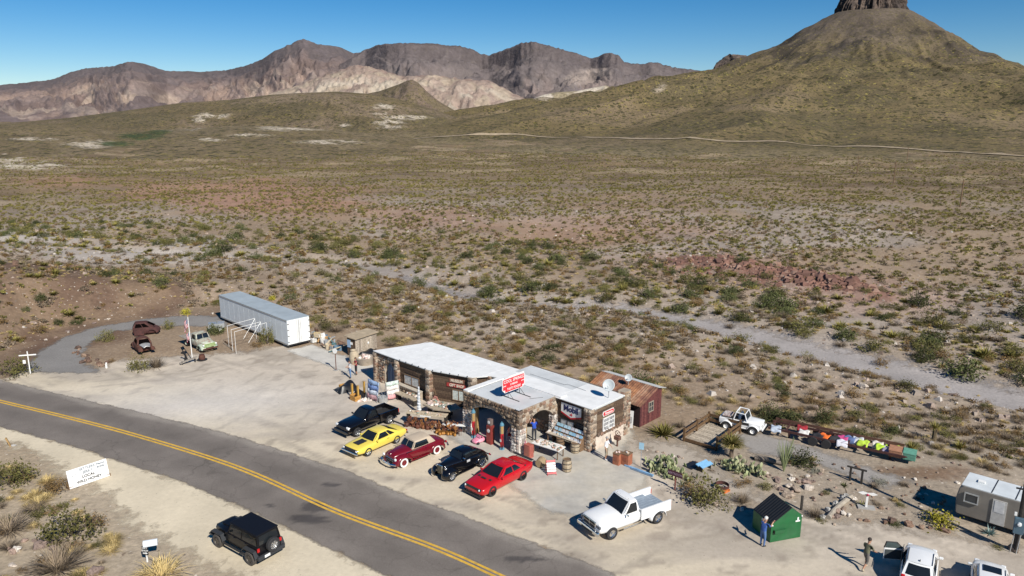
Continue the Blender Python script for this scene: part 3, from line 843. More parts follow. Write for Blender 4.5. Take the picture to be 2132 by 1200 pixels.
# ================================================================ buildings
BO = Vector((0.44, 49.9, 0)); BA = R(-44)
def LB(s, t, z=0.0):
    c, n = math.cos(BA), math.sin(BA)
    return Vector((BO.x + s * c - t * n, BO.y + s * n + t * c, z))
def stone_mat(name, cols, rough=0.9):
    m, n, l = newmat(name)
    b = n['Principled BSDF']; b.inputs['Roughness'].default_value = rough; b.inputs['Specular IOR Level'].default_value = 0.2
    oi = node(n, 'ShaderNodeObjectInfo')
    cr = node(n, 'ShaderNodeValToRGB'); cr.color_ramp.interpolation = 'CONSTANT'
    e = cr.color_ramp.elements
    while len(e) < len(cols): e.new(0.5)
    for i, c in enumerate(cols):
        e[i].position = i / len(cols); e[i].color = (*c, 1)
    l.new(oi.outputs['Random'], cr.inputs['Fac'])
    tc = node(n, 'ShaderNodeTexCoord'); nz = node(n, 'ShaderNodeTexNoise'); nz.inputs['Scale'].default_value = 3.0; nz.inputs['Detail'].default_value = 6
    ge = node(n, 'ShaderNodeNewGeometry'); l.new(ge.outputs['Position'], nz.inputs['Vector'])
    nz.inputs['Scale'].default_value = 9.0
    mr = node(n, 'ShaderNodeMapRange'); mr.inputs['From Min'].default_value = 0.3; mr.inputs['From Max'].default_value = 0.7; mr.inputs['To Min'].default_value = 0.65; mr.inputs['To Max'].default_value = 1.35
    l.new(nz.outputs['Fac'], mr.inputs['Value'])
    sc = node(n, 'ShaderNodeVectorMath', operation='SCALE'); l.new(cr.outputs[0], sc.inputs[0]); l.new(mr.outputs[0], sc.inputs['Scale'])
    l.new(sc.outputs[0], b.inputs['Base Color'])
    bp = node(n, 'ShaderNodeBump'); bp.inputs['Strength'].default_value = 0.6; bp.inputs['Distance'].default_value = 0.03
    l.new(nz.outputs['Fac'], bp.inputs['Height']); l.new(bp.outputs[0], b.inputs['Normal'])
    MAT[name] = m
    return m
stone_mat('stone', [(0.17, 0.11, 0.075), (0.30, 0.215, 0.15), (0.21, 0.165, 0.13), (0.36, 0.285, 0.215), (0.13, 0.095, 0.075), (0.26, 0.16, 0.115), (0.40, 0.345, 0.28)])
stone_mat('stone_dark', [(0.12, 0.08, 0.055), (0.2, 0.145, 0.1), (0.15, 0.115, 0.085), (0.26, 0.2, 0.145), (0.095, 0.07, 0.055)])
stone_mat('stone_pale', [(0.42, 0.39, 0.36), (0.3, 0.27, 0.25), (0.52, 0.49, 0.45), (0.24, 0.2, 0.18), (0.58, 0.54, 0.5), (0.42, 0.33, 0.28)])
mortar = mat('mortar', (0.36, 0.30, 0.235), rough=0.95, var=0.2, scale=3, bump=0.6, bscale=8)
mortar_w = mat('mortar_white', (0.62, 0.58, 0.52), rough=0.95, var=0.14, scale=3, bump=0.6, bscale=8)
plank_m = stone_mat('plank', [(0.105, 0.07, 0.048), (0.135, 0.092, 0.062), (0.085, 0.056, 0.04), (0.16, 0.112, 0.075)])
plank_grey = stone_mat('plank_grey', [(0.33, 0.285, 0.23), (0.38, 0.32, 0.25), (0.28, 0.235, 0.19), (0.42, 0.36, 0.29)])
deck_m = stone_mat('deck_plank', [(0.36, 0.31, 0.245), (0.42, 0.365, 0.29), (0.31, 0.265, 0.21)])
roof_w = mat('roof_white', (0.74, 0.75, 0.745), rough=0.75, var=0.06, scale=1.7, col2=(0.66, 0.67, 0.665), mix=0.42, mscale=0.8, bump=0.15, bscale=9)
roof_g = mat('roof_grey', (0.55, 0.575, 0.585), rough=0.8, var=0.06, scale=0.8, col2=(0.47, 0.49, 0.5), mix=0.45, mscale=0.6, bump=0.15, bscale=9)
white = mat('white_paint', (0.76, 0.76, 0.74), rough=0.5, var=0.06, scale=3)
black = mat('black_metal', (0.02, 0.02, 0.022), rough=0.55, var=0.2, scale=8)
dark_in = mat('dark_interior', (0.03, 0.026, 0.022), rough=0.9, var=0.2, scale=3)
glass_d = mat('window_glass', (0.03, 0.038, 0.045), rough=0.08, var=0.1, scale=2, spec=0.6)
wood_y = mat('yellow_wood', (0.34, 0.215, 0.09), rough=0.8, var=0.25, scale=7)
wood_b = mat('brown_wood', (0.17, 0.105, 0.06), rough=0.8, var=0.3, scale=7)
red_p = mat('red_paint', (0.50, 0.018, 0.03), rough=0.4, var=0.12, scale=3)
galv = mat('galvanised', (0.52, 0.54, 0.55), rough=0.45, metal=0.6, var=0.12, scale=5)
curtain = mat('curtain', (0.5, 0.5, 0.48), rough=0.8, var=0.35, scale=6)

STONES = []
for k in range(9):
    rd = random.Random(100 + k); b = MB(); n = 7
    ang = [2 * math.pi * (i + rd.uniform(-.28, .28)) / n for i in range(n)]
    rad = [0.5 * rd.uniform(.82, 1.12) for i in range(n)]
    def ring(sc, d): return [(max(-.52, min(.52, rad[i] * sc * 1.18 * math.cos(ang[i]))), d + rd.uniform(-.1, .1) * (d > 0), max(-.52, min(.52, rad[i] * sc * 1.18 * math.sin(ang[i])))) for i in range(n)]
    a, c_, d_ = ring(1, 0), ring(.93, .62), ring(.55, 1.0)
    b.add(a + c_ + d_, [(i, (i + 1) % n, n + (i + 1) % n, n + i) for i in range(n)] + [(n + i, n + (i + 1) % n, 2 * n + (i + 1) % n, 2 * n + i) for i in range(n)] + [tuple(range(2 * n, 3 * n))])
    me = bpy.data.meshes.new('stone'); me.from_pydata(b.v, [], b.f); STONES.append(me)
STONE_ME = {}
def shared(me, m):
    k = (me.name, m.name)
    if k not in STONE_ME:
        c = me.copy(); c.materials.clear(); c.materials.append(m); STONE_ME[k] = c
    return STONE_ME[k]
def piece(name, me, parent, M):
    o = bpy.data.objects.new(name, me); COL.objects.link(o); o.parent = parent; o.matrix_basis = M
    return o
def stones(parent, o, u, n, w, h, m, size=0.34, inside=None, depth=0.06, rd=random.Random(5)):
    "face of rubble: o lower corner, u along, n outward, w by h metres"
    o, u, n = Vector(o), Vector(u).normalized(), Vector(n).normalized()
    z = Vector((0, 0, 1))
    rows = max(1, round(h / (size * 0.78))); hh = h / rows
    for j in range(rows):
        cols = max(1, round(w / size)); x = 0
        ws = [rd.uniform(.7, 1.35) for _ in range(cols)]; sm = sum(ws)
        for q in ws:
            ww = q * w / sm; cx, cz = x + ww / 2, (j + .5) * hh + rd.uniform(-.03, .03); x += ww
            if inside and not inside(cx, cz): continue
            c = o + u * cx + z * cz + n * (-0.005)
            d = depth * rd.uniform(.6, 1.5); a = rd.uniform(-.22, .22)
            uu = u * math.cos(a) + z * math.sin(a); zz = z * math.cos(a) - u * math.sin(a)
            sx, sz = ww * rd.uniform(.93, 1.06), hh * rd.uniform(.93, 1.12)
            if rd.random() < .5: uu = -uu
            M = Matrix(((uu.x * sx, n.x * d, zz.x * sz, c.x), (uu.y * sx, n.y * d, zz.y * sz, c.y), (uu.z * sx, n.z * d, zz.z * sz, c.z), (0, 0, 0, 1)))
            piece('stone', shared(rd.choice(STONES), m), parent, M)
UNIT = {}
def unit_box(m):
    if m.name not in UNIT:
        b = MB().box((0, 0, 0), (1, 1, 1)); me = bpy.data.meshes.new('plank'); me.from_pydata(b.v, [], b.f); me.materials.append(m); UNIT[m.name] = me
    return UNIT[m.name]
def plank(parent, c, u, n, l, th, h, m, name='plank'):
    u, n = Vector(u).normalized(), Vector(n).normalized(); w = u.cross(n) * -1
    if w.length < .1: w = Vector((0, 0, 1))
    M = Matrix(((u.x * l, n.x * th, w.x * h, c[0]), (u.y * l, n.y * th, w.y * h, c[1]), (u.z * l, n.z * th, w.z * h, c[2]), (0, 0, 0, 1)))
    return piece(name, unit_box(m), parent, M)
def plank_wall(parent, p0, p1, z0, z1, m, holes=(), ph=0.23, rd=random.Random(9), out=1):
    "boards laid along a wall from p0 to p1, broken at window holes (a0, a1, z0, z1) along it"
    p0, p1 = Vector((*p0, 0)), Vector((*p1, 0)); u = (p1 - p0); L = u.length; u.normalize()
    n = Vector((u.y, -u.x, 0)) * out
    k = max(1, round((z1 - z0) / ph)); hh = (z1 - z0) / k
    for j in range(k):
        zc = z0 + (j + .5) * hh
        cuts = [(0, L)]
        for a0, a1, b0, b1 in holes:
            if b0 < zc + hh * .4 and b1 > zc - hh * .4:
                nc = []
                for a, b in cuts:
                    if a1 <= a or a0 >= b: nc.append((a, b)); continue
                    if a0 > a + .04: nc.append((a, a0))
                    if a1 < b - .04: nc.append((a1, b))
                cuts = nc
        for a, b in cuts:
            if b - a > 2.4:
                q = a + (b - a) * rd.uniform(.35, .65); segs = [(a, q), (q + .008, b)]
            else: segs = [(a, b)]
            for s0, s1 in segs:
                c = p0 + u * ((s0 + s1) / 2) + n * (0.012 + rd.uniform(-.008, .012)); c.z = zc
                plank(parent, c, u, n, s1 - s0, 0.035, hh - 0.014, m)
def window(parent, c, u, n, w, h, frame_m, pane_m, nx=2, nz=1, name='window', fw=0.06):
    u, n = Vector(u).normalized(), Vector(n).normalized(); c = Vector(c); z = Vector((0, 0, 1))
    rz = math.atan2(u.y, u.x)
    b = MB(); e = w / nx
    b.box((0, 0, h / 2), (w + fw, .08, fw)).box((0, 0, -h / 2), (w + fw, .12, fw))
    for i in range(nx + 1): b.box((-w / 2 + i * e, 0, 0), (fw, .08, h))
    for j in range(1, nz): b.box((0, 0, -h / 2 + j * h / nz), (w, .06, fw * .7))
    f = b.build(name, frame_m, parent, loc=c + n * .045, rot=(0, 0, rz))
    for i in range(nx):
        for j in range(nz):
            MB().box((-w / 2 + (i + .5) * e, 0.0, -h / 2 + (j + .5) * h / nz), (e - fw, .02, h / nz - fw * .6)).build('pane', pane_m, f)
    return f
X1, Y1 = Vector((1, 0, 0)), Vector((0, 1, 0))

# ---- stone canopy of the old filling station
can = thing('stone_canopy', 'flat-roofed stone canopy with arches over the gas pumps', 'canopy', BO, BA)
HT = 3.36
def arch_poly(L, zs, zc, p0, p1, top):
    "outline of a spandrel: straight top, arched underside between the pillars"
    pts = [(0, 1.9), (0, top), (L, top), (L, 1.9), (L - p1, 1.9)]
    for i in range(15):
        t = i / 14; x = (L - p1) + (p0 - (L - p1)) * t
        pts.append((x, zs + (zc - zs) * math.sin(math.pi * t) ** 0.75))
    pts.append((p0, 1.9))
    return pts
LL, LR = 5.95, 4.35
pl = arch_poly(LL, 1.95, 2.72, .72, .72, HT)
MB().prism([(a - 5.85, b) for a, b in pl], 0, .42, 'XZ').build('arched_fascia', mortar, can)
pr = arch_poly(LR, 1.95, 2.75, .7, .55, HT)
MB().prism(pr, -.42, 0, 'YZ', (0.10, 0.0, 0)).build('arched_fascia', mortar, can)
def in_arch(p0, L, p1, zs, zc, z0):
    def f(x, z):
        z += z0
        if x < p0 - .05 or x > L - p1 + .05: return True
        t = (x - p0) / (L - p1 - p0)
        return z > zs + (zc - zs) * math.sin(math.pi * min(1, max(0, t))) ** 0.75 + .08
    return f
stones(can, (-5.85, 0, 1.9), X1, -Y1, LL, HT - 1.9, MAT['stone_dark'], .33, in_arch(.72, LL, .72, 1.95, 2.72, 1.9), .085)  # darker stones than on the sunlit arch: shading put into the colour
stones(can, (.10, 0, 1.9), Y1, X1, LR, HT - 1.9, MAT['stone'], .36, in_arch(.7, LR, .55, 1.95, 2.75, 1.9), .05)
for (s0, s1, t0, t1, nm) in ((-5.85, -5.13, 0, .72, 0), (-.62, .10, 0, .7, 1), (-.32, .10, 3.8, 4.35, 2)):
    b = MB(); e = .09
    lo = [(s0 - e, t0 - e), (s1 + e, t0 - e), (s1 + e, t1 + e), (s0 - e, t1 + e)]; hi = [(s0 + .006, t0 + .006), (s1 - .006, t0 + .006), (s1 - .006, t1 - .006), (s0 + .006, t1 - .006)]
    b.add([(*p, 0) for p in lo] + [(*p, 1.9) for p in hi], [(0, 1, 5, 4), (1, 2, 6, 5), (2, 3, 7, 6), (3, 0, 4, 7), (3, 2, 1, 0), (4, 5, 6, 7)])
    p = b.build('pillar', mortar_w, can)
    w, d = s1 - s0, t1 - t0
    stones(p, (s0, t0 - .05, 0), X1, -Y1, w, 1.95, MAT['stone_pale'], .25, None, .075)
    stones(p, (s1 + .05, t0, 0), Y1, X1, d, 1.95, MAT['stone_pale'], .27, None, .05)
    stones(p, (s0 - .05, t0, 0), Y1, -X1, d, 1.95, MAT['stone_pale'], .3, None, .06)
rf = MB().box((-2.87, 2.15, HT - .05), (5.7, 4.1, .12)).build('roof', roof_g, can)
MB().box((-5.62, 2.2, HT + .04), (.5, 4.3, .1)).build('roof_edge', roof_w, rf)
MB().box((-2.6, 4.35, HT + .045), (6.4, .7, .11)).build('roof_edge', roof_w, rf)
b = MB()
for p in ([(-5.3, .5, HT + .03), (-5.3, 4.0, HT + .03)], [(-1.0, 2.3, HT + .03), (-.45, 3.2, HT + .03)]): b.tube(p, .012, 4)
b.build('roof_cable', black, can)
for i in range(5): MB().box((-5.86 + i * 1.4, -.02, HT + .04), (.07, .07, .09)).build('light_clip', black, can)
# ceiling, posts
MB().box((-2.87, 2.3, 3.2), (5.6, 4.0, .06)).build('ceiling', wood_b, can)
for x, y in ((-4.85, .5), (-.2, .95)): MB().box((x, y, 1.25), (.2, .2, 2.5)).build('post', wood_y, can)

# ---- store
st = thing('store_building', 'stone and plank store with a white flat roof beside the canopy', 'building', BO, BA)
S0, S1_, T0, T1 = -6.0, 3.5, 4.2, 8.5
b = MB()
def wallseg(b, p, q, z0, z1, th=.2):
    p, q = Vector((*p, 0)), Vector((*q, 0)); u = q - p; L = u.length; a = math.atan2(u.y, u.x); nn = Vector((-math.sin(a), math.cos(a), 0))
    c = (p + q) / 2 + nn * (th / 2); b.box((c.x, c.y, (z0 + z1) / 2), (L, th, z1 - z0), a)
wallseg(b, (S0, T0), (-3.6, T0), 0, 3.2); wallseg(b, (-3.6, T0), (-2.4, T0), 2.1, 3.2); wallseg(b, (-2.4, T0), (S1_, T0), 0, 3.2)
wallseg(b, (S1_, T0 + .2), (S1_, T1), 0, 3.2); wallseg(b, (S1_ - .2, T1), (S0, T1), 0, 3.2); wallseg(b, (S0, T1 - .2), (S0, T0 + .2), 0, 3.2)
b.build('wall', mat('store_wall', (0.16, 0.12, 0.09), rough=.9, var=.25, scale=3), st)
MB().box((-3.0, T0 + .06, 1.04), (1.15, .05, 2.08)).build('door', wood_b, st)
# canopy back wall, low stone wall and dark plank face under it
stones(st, (-2.3, T0, 0), X1, -Y1, 2.2, 1.0, MAT['stone'], .34, None, .05)
plank_wall(st, (.25, T0), (2.9, T0), .95, 3.14, MAT['plank'], [(.25, 1.6, .95, 1.75), (1.75, 2.55, .95, 1.75)])
window(st, (1.17, T0 - .02, 1.35), X1, -Y1, 1.3, .8, black, curtain, 2, 1)
window(st, (2.4, T0 - .02, 1.35), X1, -Y1, .75, .8, black, glass_d, 1, 1)
# front corner pillar and end pillar
for (s0, s1, t0, t1, h) in ((2.92, 3.56, T0 - .32, T0 + .4, 3.28), (2.95, 3.62, T1 - .55, T1 + .25, 3.55)):
    p = MB().box(((s0 + s1) / 2, (t0 + t1) / 2, h / 2), (s1 - s0, t1 - t0, h)).build('pillar', mortar, st)
    stones(p, (s0, t0, 0), X1, -Y1, s1 - s0, h, MAT['stone'], .3, None, .06)
    stones(p, (s1, t0, 0), Y1, X1, t1 - t0, h, MAT['stone'], .3, None, .05)
# side wall: pale stone base, boards above, lattice window
yb = MB().box((S1_ + .03, 6.2, .5), (.16, 3.5, 1.0)).build('stone_base', mat('whitewash', (0.6, 0.52, 0.44), rough=.95, var=.18, scale=2.5, col2=(.42, .33, .27), mix=.4, bump=.8, bscale=5), st)
stones(yb, (S1_ + .11, 4.65, .95), Y1, X1, 3.3, .3, MAT['stone'], .34, None, .05)
plank_wall(st, (S1_ + .02, 4.6), (S1_ + .02, T1 - .55), 1.25, 3.14, MAT['plank_grey' if False else 'plank'], [(.75, 2.1, 1.25, 2.2)], .24)
window(st, (S1_ + .05, 6.02, 1.7), Y1, X1, 1.35, .95, white, mat('lattice', (0.5, 0.5, 0.5), rough=.6, var=.1, scale=4, col2=(.04, .04, .05), mix=.5, mscale=16, msharp=.05), 2, 3)
rs = MB().box((-1.25, 6.05, 3.26), (9.7, 3.5, .12)).build('roof', roof_g, st)
MB().box((1.85, 5.9, 3.335), (3.5, 3.9, .05)).build('roof_sheet', roof_w, rs)
MB().box((-2.95, 5.35, 3.345), (6.1, 1.2, .05)).build('roof_sheet', roof_w, rs)
MB().box((-1.2, 7.85, 3.32), (9.7, .12, .1)).build('roof_edge', roof_w, rs)
b = MB().tube([(-4.6, 6.3, 3.39), (-1, 6.35, 3.4), (-.9, 6.6, 3.4), (1.0, 6.5, 3.4)], .012, 4); b.build('roof_cable', black, st)

# ---- museum wing
mu = thing('museum_building', 'long plank and stone museum wing with a wide white roof', 'building', BO, BA)
FR = [(-20, 2.0), (-16.6, 2.05), (-12.4, 2.2), (-8.5, 3.5), (-7.75, 4.75), (-6.1, 5.2)]
BK = [(-6.1, 7.3), (-18.2, 7.1)]
MH = 2.78
b = MB()
for p, q in zip(FR[1:-1], FR[2:]): wallseg(b, p, q, 0, MH, .18)
wallseg(b, FR[-1], BK[0], 0, MH, .18); wallseg(b, BK[0], BK[1], 0, MH, .18); wallseg(b, BK[1], FR[0], 0, MH, .18)
b.build('wall', mat('museum_wall', (0.1, 0.07, 0.05), rough=.9, var=.25, scale=3), mu)
rp = [(-20.15, 1.85), (-16.6, 1.85), (-12.4, 2.0), (-8.4, 3.3), (-7.6, 4.6), (-6.0, 5.0), (-6.0, 7.45), (-18.3, 7.25)]
rmu = MB().prism(rp, MH, MH + .13).build('roof', roof_w, mu)
b = MB()
for p, q in zip(rp[:6], rp[1:6]): b.tube([(*p, MH + .03), (*q, MH + .03)], .035, 5)
b.build('eave_trim', black, rmu)
for k in range(8): x_ = -18.6 + k * 1.5; MB().box((x_, 4.9 if x_ < -9 else 5.6, MH + .134), (.05, 4.3 if x_ < -9 else 3.0, .012)).build('roof_seam', mat('seam_pale', (.6, .61, .62), rough=.8), rmu)
b = MB(); rd = random.Random(3)
for p, q in zip(rp[1:3], rp[2:4]):
    for k in range(5):
        t = (k + .5) / 5; b.box((p[0] + (q[0] - p[0]) * t, p[1] + (q[1] - p[1]) * t - .02, MH + .16), (.06, .06, .07))
b.build('eave_bulbs', black, rmu)
# stone entrance with arch
ap = [(0, 0), (0, MH), (3.4, MH), (3.4, 0), (2.85, 0)] + [(2.85 - 1.5 * i / 10, 1.35 + .85 * math.sin(math.pi * i / 10) ** .7) for i in range(11)] + [(1.35, 0)]
sw = MB().prism([(a - 20, z) for a, z in ap], 2.0, 2.3, 'XZ').build('stone_front', mortar, mu)
def in_door(x, z):
    if x < 1.3 or x > 2.9: return True
    return z > 1.35 + .85 * math.sin(math.pi * min(1, max(0, (x - 1.35) / 1.5))) ** .7 + .06
stones(sw, (-20, 2.0, 0), X1, -Y1, 3.4, MH - .05, MAT['stone'], .32, in_door, .08)
for s in (-20.05, -16.85):
    p = MB().box((s + .2, 1.92, (MH - .02) / 2), (.42, .4, MH - .02)).build('pillar', mortar, mu)
    stones(p, (s, 1.72, 0), X1, -Y1, .42, MH - .05, MAT['stone'], .36, None, .07)
    stones(p, (s + .41, 1.72, 0), Y1, X1, .36, MH - .05, MAT['stone'], .34, None, .05)
MB().box((-17.9, 2.32, 1.1), (1.5, .04, 2.2)).build('door', mat('blue_door', (0.10, 0.15, 0.24), rough=.6, var=.2, scale=4), mu)
for i in range(3): MB().box((-18.5 + .5 * i, 2.28, 1.1), (.06, .03, 2.1)).build('door_rail', mat('blue_trim', (0.2, .28, .38), rough=.6), mu)
def along(p, q, a):
    u = (Vector((*q, 0)) - Vector((*p, 0))).normalized(); return Vector((*p, 0)) + u * a, u, Vector((u.y, -u.x, 0))
plank_wall(mu, FR[1], FR[2], .02, MH - .02, MAT['plank'], [(.75, 2.75, .8, 1.7)])
c, u, n = along(FR[1], FR[2], 1.75); window(mu, (c.x, c.y, 1.25), u, n, 1.95, .85, wood_b, curtain, 2, 1)
plank_wall(mu, FR[2], FR[3], .02, MH - .02, MAT['plank'], [(2.1, 3.4, .55, 1.5)])
c, u, n = along(FR[2], FR[3], 2.75); window(mu, (c.x, c.y, 1.02), u, n, 1.2, .9, wood_b, mat('lace_curtain', (0.52, 0.56, 0.52), rough=.8, var=.3, scale=7), 2, 1)
plank_wall(mu, FR[3], FR[4], .02, MH - .02, MAT['plank']); plank_wall(mu, FR[4], FR[5], .02, MH - .02, MAT['plank'])
for (x, y, w) in ((-12.45, 2.1, .5), (-8.45, 3.4, .55), (-7.7, 4.7, .45)):
    p = MB().box((x, y, (MH + .1) / 2), (w, w, MH + .1)).build('pillar', mortar, mu)
    stones(p, (x - w / 2, y - w / 2, 0), X1, -Y1, w, MH + .1, MAT['stone'], .42, None, .06)
    stones(p, (x + w / 2, y - w / 2, 0), Y1, X1, w, MH + .1, MAT['stone'], .42, None, .05)
lw = MB().box((-14.9, 1.72, .36), (3.4, .4, .72)).build('low_stone_wall', mortar, mu)
stones(lw, (-16.6, 1.52, 0), X1, -Y1, 3.4, .72, MAT['stone_dark'], .3, None, .06)
MB().box((-14.9, 1.72, .75), (3.45, .46, .06)).build('coping', mat('pale_slab', (0.45, .4, .33), rough=.9), lw)
# MUSEUM and GIFT SHOP boards
c, u, n = along(FR[2], FR[3], 2.6); az = math.atan2(u.y, u.x)
for body, z, w, m in (('MUSEUM', 2.28, 1.45, mat('board_brown', (0.2, .09, .06), rough=.8)), ('GIFT SHOP', 1.86, 1.95, mat('board_red', (0.36, .04, .035), rough=.7, var=.3, scale=5))):
    sg = MB().box((0, 0, 0), (w, .05, .32)).build('name_board', m, mu, loc=(c.x + n.x * .06, c.y + n.y * .06, z), rot=(0, 0, az))
    text('lettering', body, .34, mat('bone_paint', (0.66, .58, .47), rough=.7), sg, (0, -.03, 0), (math.pi / 2, 0, 0), .012, .012, sx=.86)

# ---- roof sign
sgn = thing('roof_sign', 'red and white cabins sign standing on the canopy roof', 'sign', LB(-2.38, 1.98, 3.36), BA + math.pi / 2)
def roundrect(w, h, cut):
    return [(-w / 2 + cut, -h / 2), (w / 2 - cut, -h / 2), (w / 2, -h / 2 + cut), (w / 2, h / 2 - cut * .3), (w / 2 - cut * .3, h / 2), (-w / 2 + cut * .3, h / 2), (-w / 2, h / 2 - cut * .3), (-w / 2, -h / 2 + cut)]
SW, SH = 2.4, 1.12
bd = MB().prism([(x, z + 1.0) for x, z in roundrect(SW, SH, .26)] , -.03, .03, 'XZ').build('board', white, sgn)
MB().prism([(x, z + 1.0) for x, z in roundrect(SW - .1, SH - .1, .24)], -.042, -.031, 'XZ').build('red_panel', mat('sign_red', (0.58, .02, .03), rough=.45, var=.06, scale=2), bd)
MB().prism([(x - .1, z + 1.6) for x, z in [(-.55, -.06), (1.25, -.06), (1.25, .06), (-.25, .06)]], -.03, .03, 'XZ').build('top_step', white, bd)
for body, z, sz, sx, sh in (('COOL SPRINGS', 1.30, .34, .92, .0), ('CABINS', .99, .22, 1.05, .12), ('TASTY FOODS', .68, .25, .9, .18)):
    text('lettering', body, sz, white, bd, (0, -.047, z), (math.pi / 2, 0, 0), .004, .002, sh, sx)
for s in (-1, 1):
    b = MB(); b.tube([(s * .98 - .16, -.046, .96), (s * .98 - .05, -.046, 1.03), (s * .98 + .03, -.046, .97), (s * .98 + .14, -.046, 1.02)], .022, 5).build('flourish', white, bd)
    MB().box((s * 1.0, -.046, .6), (.12, .008, .14)).build('corner_patch', white, bd)
for x in (-.62, .62):
    b = MB(); b.tube([(x, -.05, .5), (x, -.05, .03)], .022, 5).tube([(x, -.05, .5), (x, -.62, .03)], .018, 5).tube([(x, -.05, .5), (x, .4, .03)], .018, 5)
    b.box((x, -.25, .02), (.07, 1.9, .05)); b.build('support_frame', black, sgn)

# ---- oil company and tyre signs
ms = thing('wall_sign', 'white oil company sign with dark blue letters and red chevron', 'sign', LB(1.55, T0 - .09, 2.58), BA)
MB().prism([(-.95, -.22), (0, -.52), (.95, -.22), (.95, .46), (-.95, .46)], -.04, .03, 'XZ').build('board', white, ms)
MB().prism([(-.95, -.34), (0, -.64), (.95, -.34), (.95, -.22), (0, -.52), (-.95, -.22)], -.045, .03, 'XZ').build('red_chevron', red_p, ms)
navy = mat('navy_paint', (0.012, .018, .09), rough=.4)
text('lettering', 'Mobil', .62, navy, ms, (0, -.05, .12), (math.pi / 2, 0, 0), .008, .022, 0, 1.0)
MB().prism([(-.17, -.3), (-.05, -.26), (.02, -.17), (.1, -.13), (.07, -.22), (.18, -.24), (.08, -.3), (.12, -.4), (.0, -.33), (-.1, -.39), (-.07, -.31)], -.054, -.042, 'XZ').build('winged_emblem', red_p, ms)
fs = thing('wall_sign', 'small red sign with white letters above the lattice window', 'sign', LB(S1_ + .1, 5.95, 2.55), BA + math.pi / 2)
MB().prism([(-.65, -.16), (.6, -.16), (.7, 0), (.6, .2), (-.65, .2), (-.72, 0)], -.03, .02, 'XZ').build('board', white, fs)
MB().prism([(-.6, -.12), (.56, -.12), (.64, .02), (.56, .16), (-.6, .16), (-.66, .02)], -.038, -.03, 'XZ').build('red_panel', MAT['sign_red'], fs)
text('lettering', 'Firestone', .25, white, fs, (0, -.042, .02), (math.pi / 2, 0, 0), .004, .006, 0, .95)

# ---- satellite dishes
def dish(loc, r, h, label):
    d = thing('satellite_dish', label, 'satellite dish', loc, R(-20), 'satellite dishes on the roofs')
    b = MB(); prof = [(r * k / 6, .32 * r * (k / 6) ** 2) for k in range(7)]
    b.lathe([(max(.001, a), z) for a, z in prof], 22).build('dish', mat('dish_grey', (0.5, .54, .56), rough=.5, var=.05), d, smooth=True, loc=(0, 0, h), rot=(R(62), 0, 0), solid=.02)
    MB().tube([(0, 0, 0), (0, 0, h - .1), (0, .02, h)], .035, 6).build('mast', galv, d)
    MB().tube([(0, -.02, h - r * .75), (0, -r * .8, h + r * .1)], .018, 5).ball((0, -r * .8, h + r * .12), .06, 8, 5).build('receiver_arm', galv, d)
    return d
dish(G(1267, 829, 3.36), .46, 1.0, 'large grey satellite dish on the store roof')
dish(G(1308, 802, 2.55), .3, .62, 'small grey satellite dish on the rusty shed roof')

# ---- rusty shed
sh = thing('rusty_shed', 'dark red board shed with a rusty sheet metal roof', 'shed', BO, BA)
sx0, sx1, ty0, ty1, tr = -1.7, 3.6, 10.1, 13.1, 12.25
ez, rz_, ez2 = 1.95, 2.75, 2.5
shw = stone_mat('shed_board', [(0.105, .035, .035), (0.13, .045, .042), (0.085, .03, .032), (0.15, .055, .05)])
b = MB(); b.add([(sx1, ty0, 0), (sx1, ty1, 0), (sx1, ty1, ez2), (sx1, tr, rz_), (sx1, ty0, ez), (sx0, ty0, 0), (sx0, ty1, 0), (sx0, ty1, ez2), (sx0, tr, rz_), (sx0, ty0, ez)], [(0, 1, 2, 3, 4), (9, 8, 7, 6, 5), (1, 6, 7, 2), (0, 4, 9, 5), (2, 7, 8, 3), (3, 8, 9, 4)])
b.build('wall', mat('shed_inner', (0.03, .014, .014), rough=.9), sh)
rd = random.Random(4); y = ty0
while y < ty1 - .05:
    w = rd.uniform(.2, .3); y2 = min(y + w, ty1); ym = (y + y2) / 2
    top = ez + (rz_ - ez) * (ym - ty0) / (tr - ty0) if ym < tr else rz_ + (ez2 - rz_) * (ym - tr) / (ty1 - tr)
    cuts = [(0.02, top - .02)]
    if 11.2 < ym < 11.95: cuts = [(0.02, .95), (1.75, top - .02)]
    for a, c2 in cuts: plank(sh, (sx1 + .015, ym, (a + c2) / 2), Y1, X1, y2 - y - .012, .03, c2 - a, shw, 'board')
    y = y2
window(sh, (sx1 + .0, 11.57, 1.35), Y1, X1, .62, .8, mat('putty', (0.3, .25, .2), rough=.8), glass_d, 2, 2)
rust = [mat('rust%d' % k, c, rough=.85, var=.35, scale=2.2, col2=c2, mix=.5, mscale=1.6, bump=.3) for k, (c, c2) in enumerate((((.20, .085, .045), (.36, .17, .08)), ((.30, .135, .06), (.14, .06, .045)), ((.17, .075, .055), (.30, .15, .09)), ((.25, .12, .07), (.42, .26, .17))))]
SL = math.hypot(tr - ty0 + .25, rz_ - ez); an = math.atan2(rz_ - ez, tr - ty0)
x = sx0 - .15; k = 0
while x < sx1 + .2:
    w = .66
    b = MB()
    def corr(uu, vv, x=x, w=w): 
        yy = ty0 - .3 + (tr - ty0 + .32) * vv
        return (x + uu * w, yy, ez - .08 + (yy - ty0) * math.tan(an) + .02 * math.sin(uu * w / .11 * math.pi) + .02 * (k % 2) + .1)
    b.grid(corr, 24, 2); b.build('roof_sheet', rust[(k * 7 + k // 3) % 4], sh, solid=.012, smooth=True); x += w - .03; k += 1
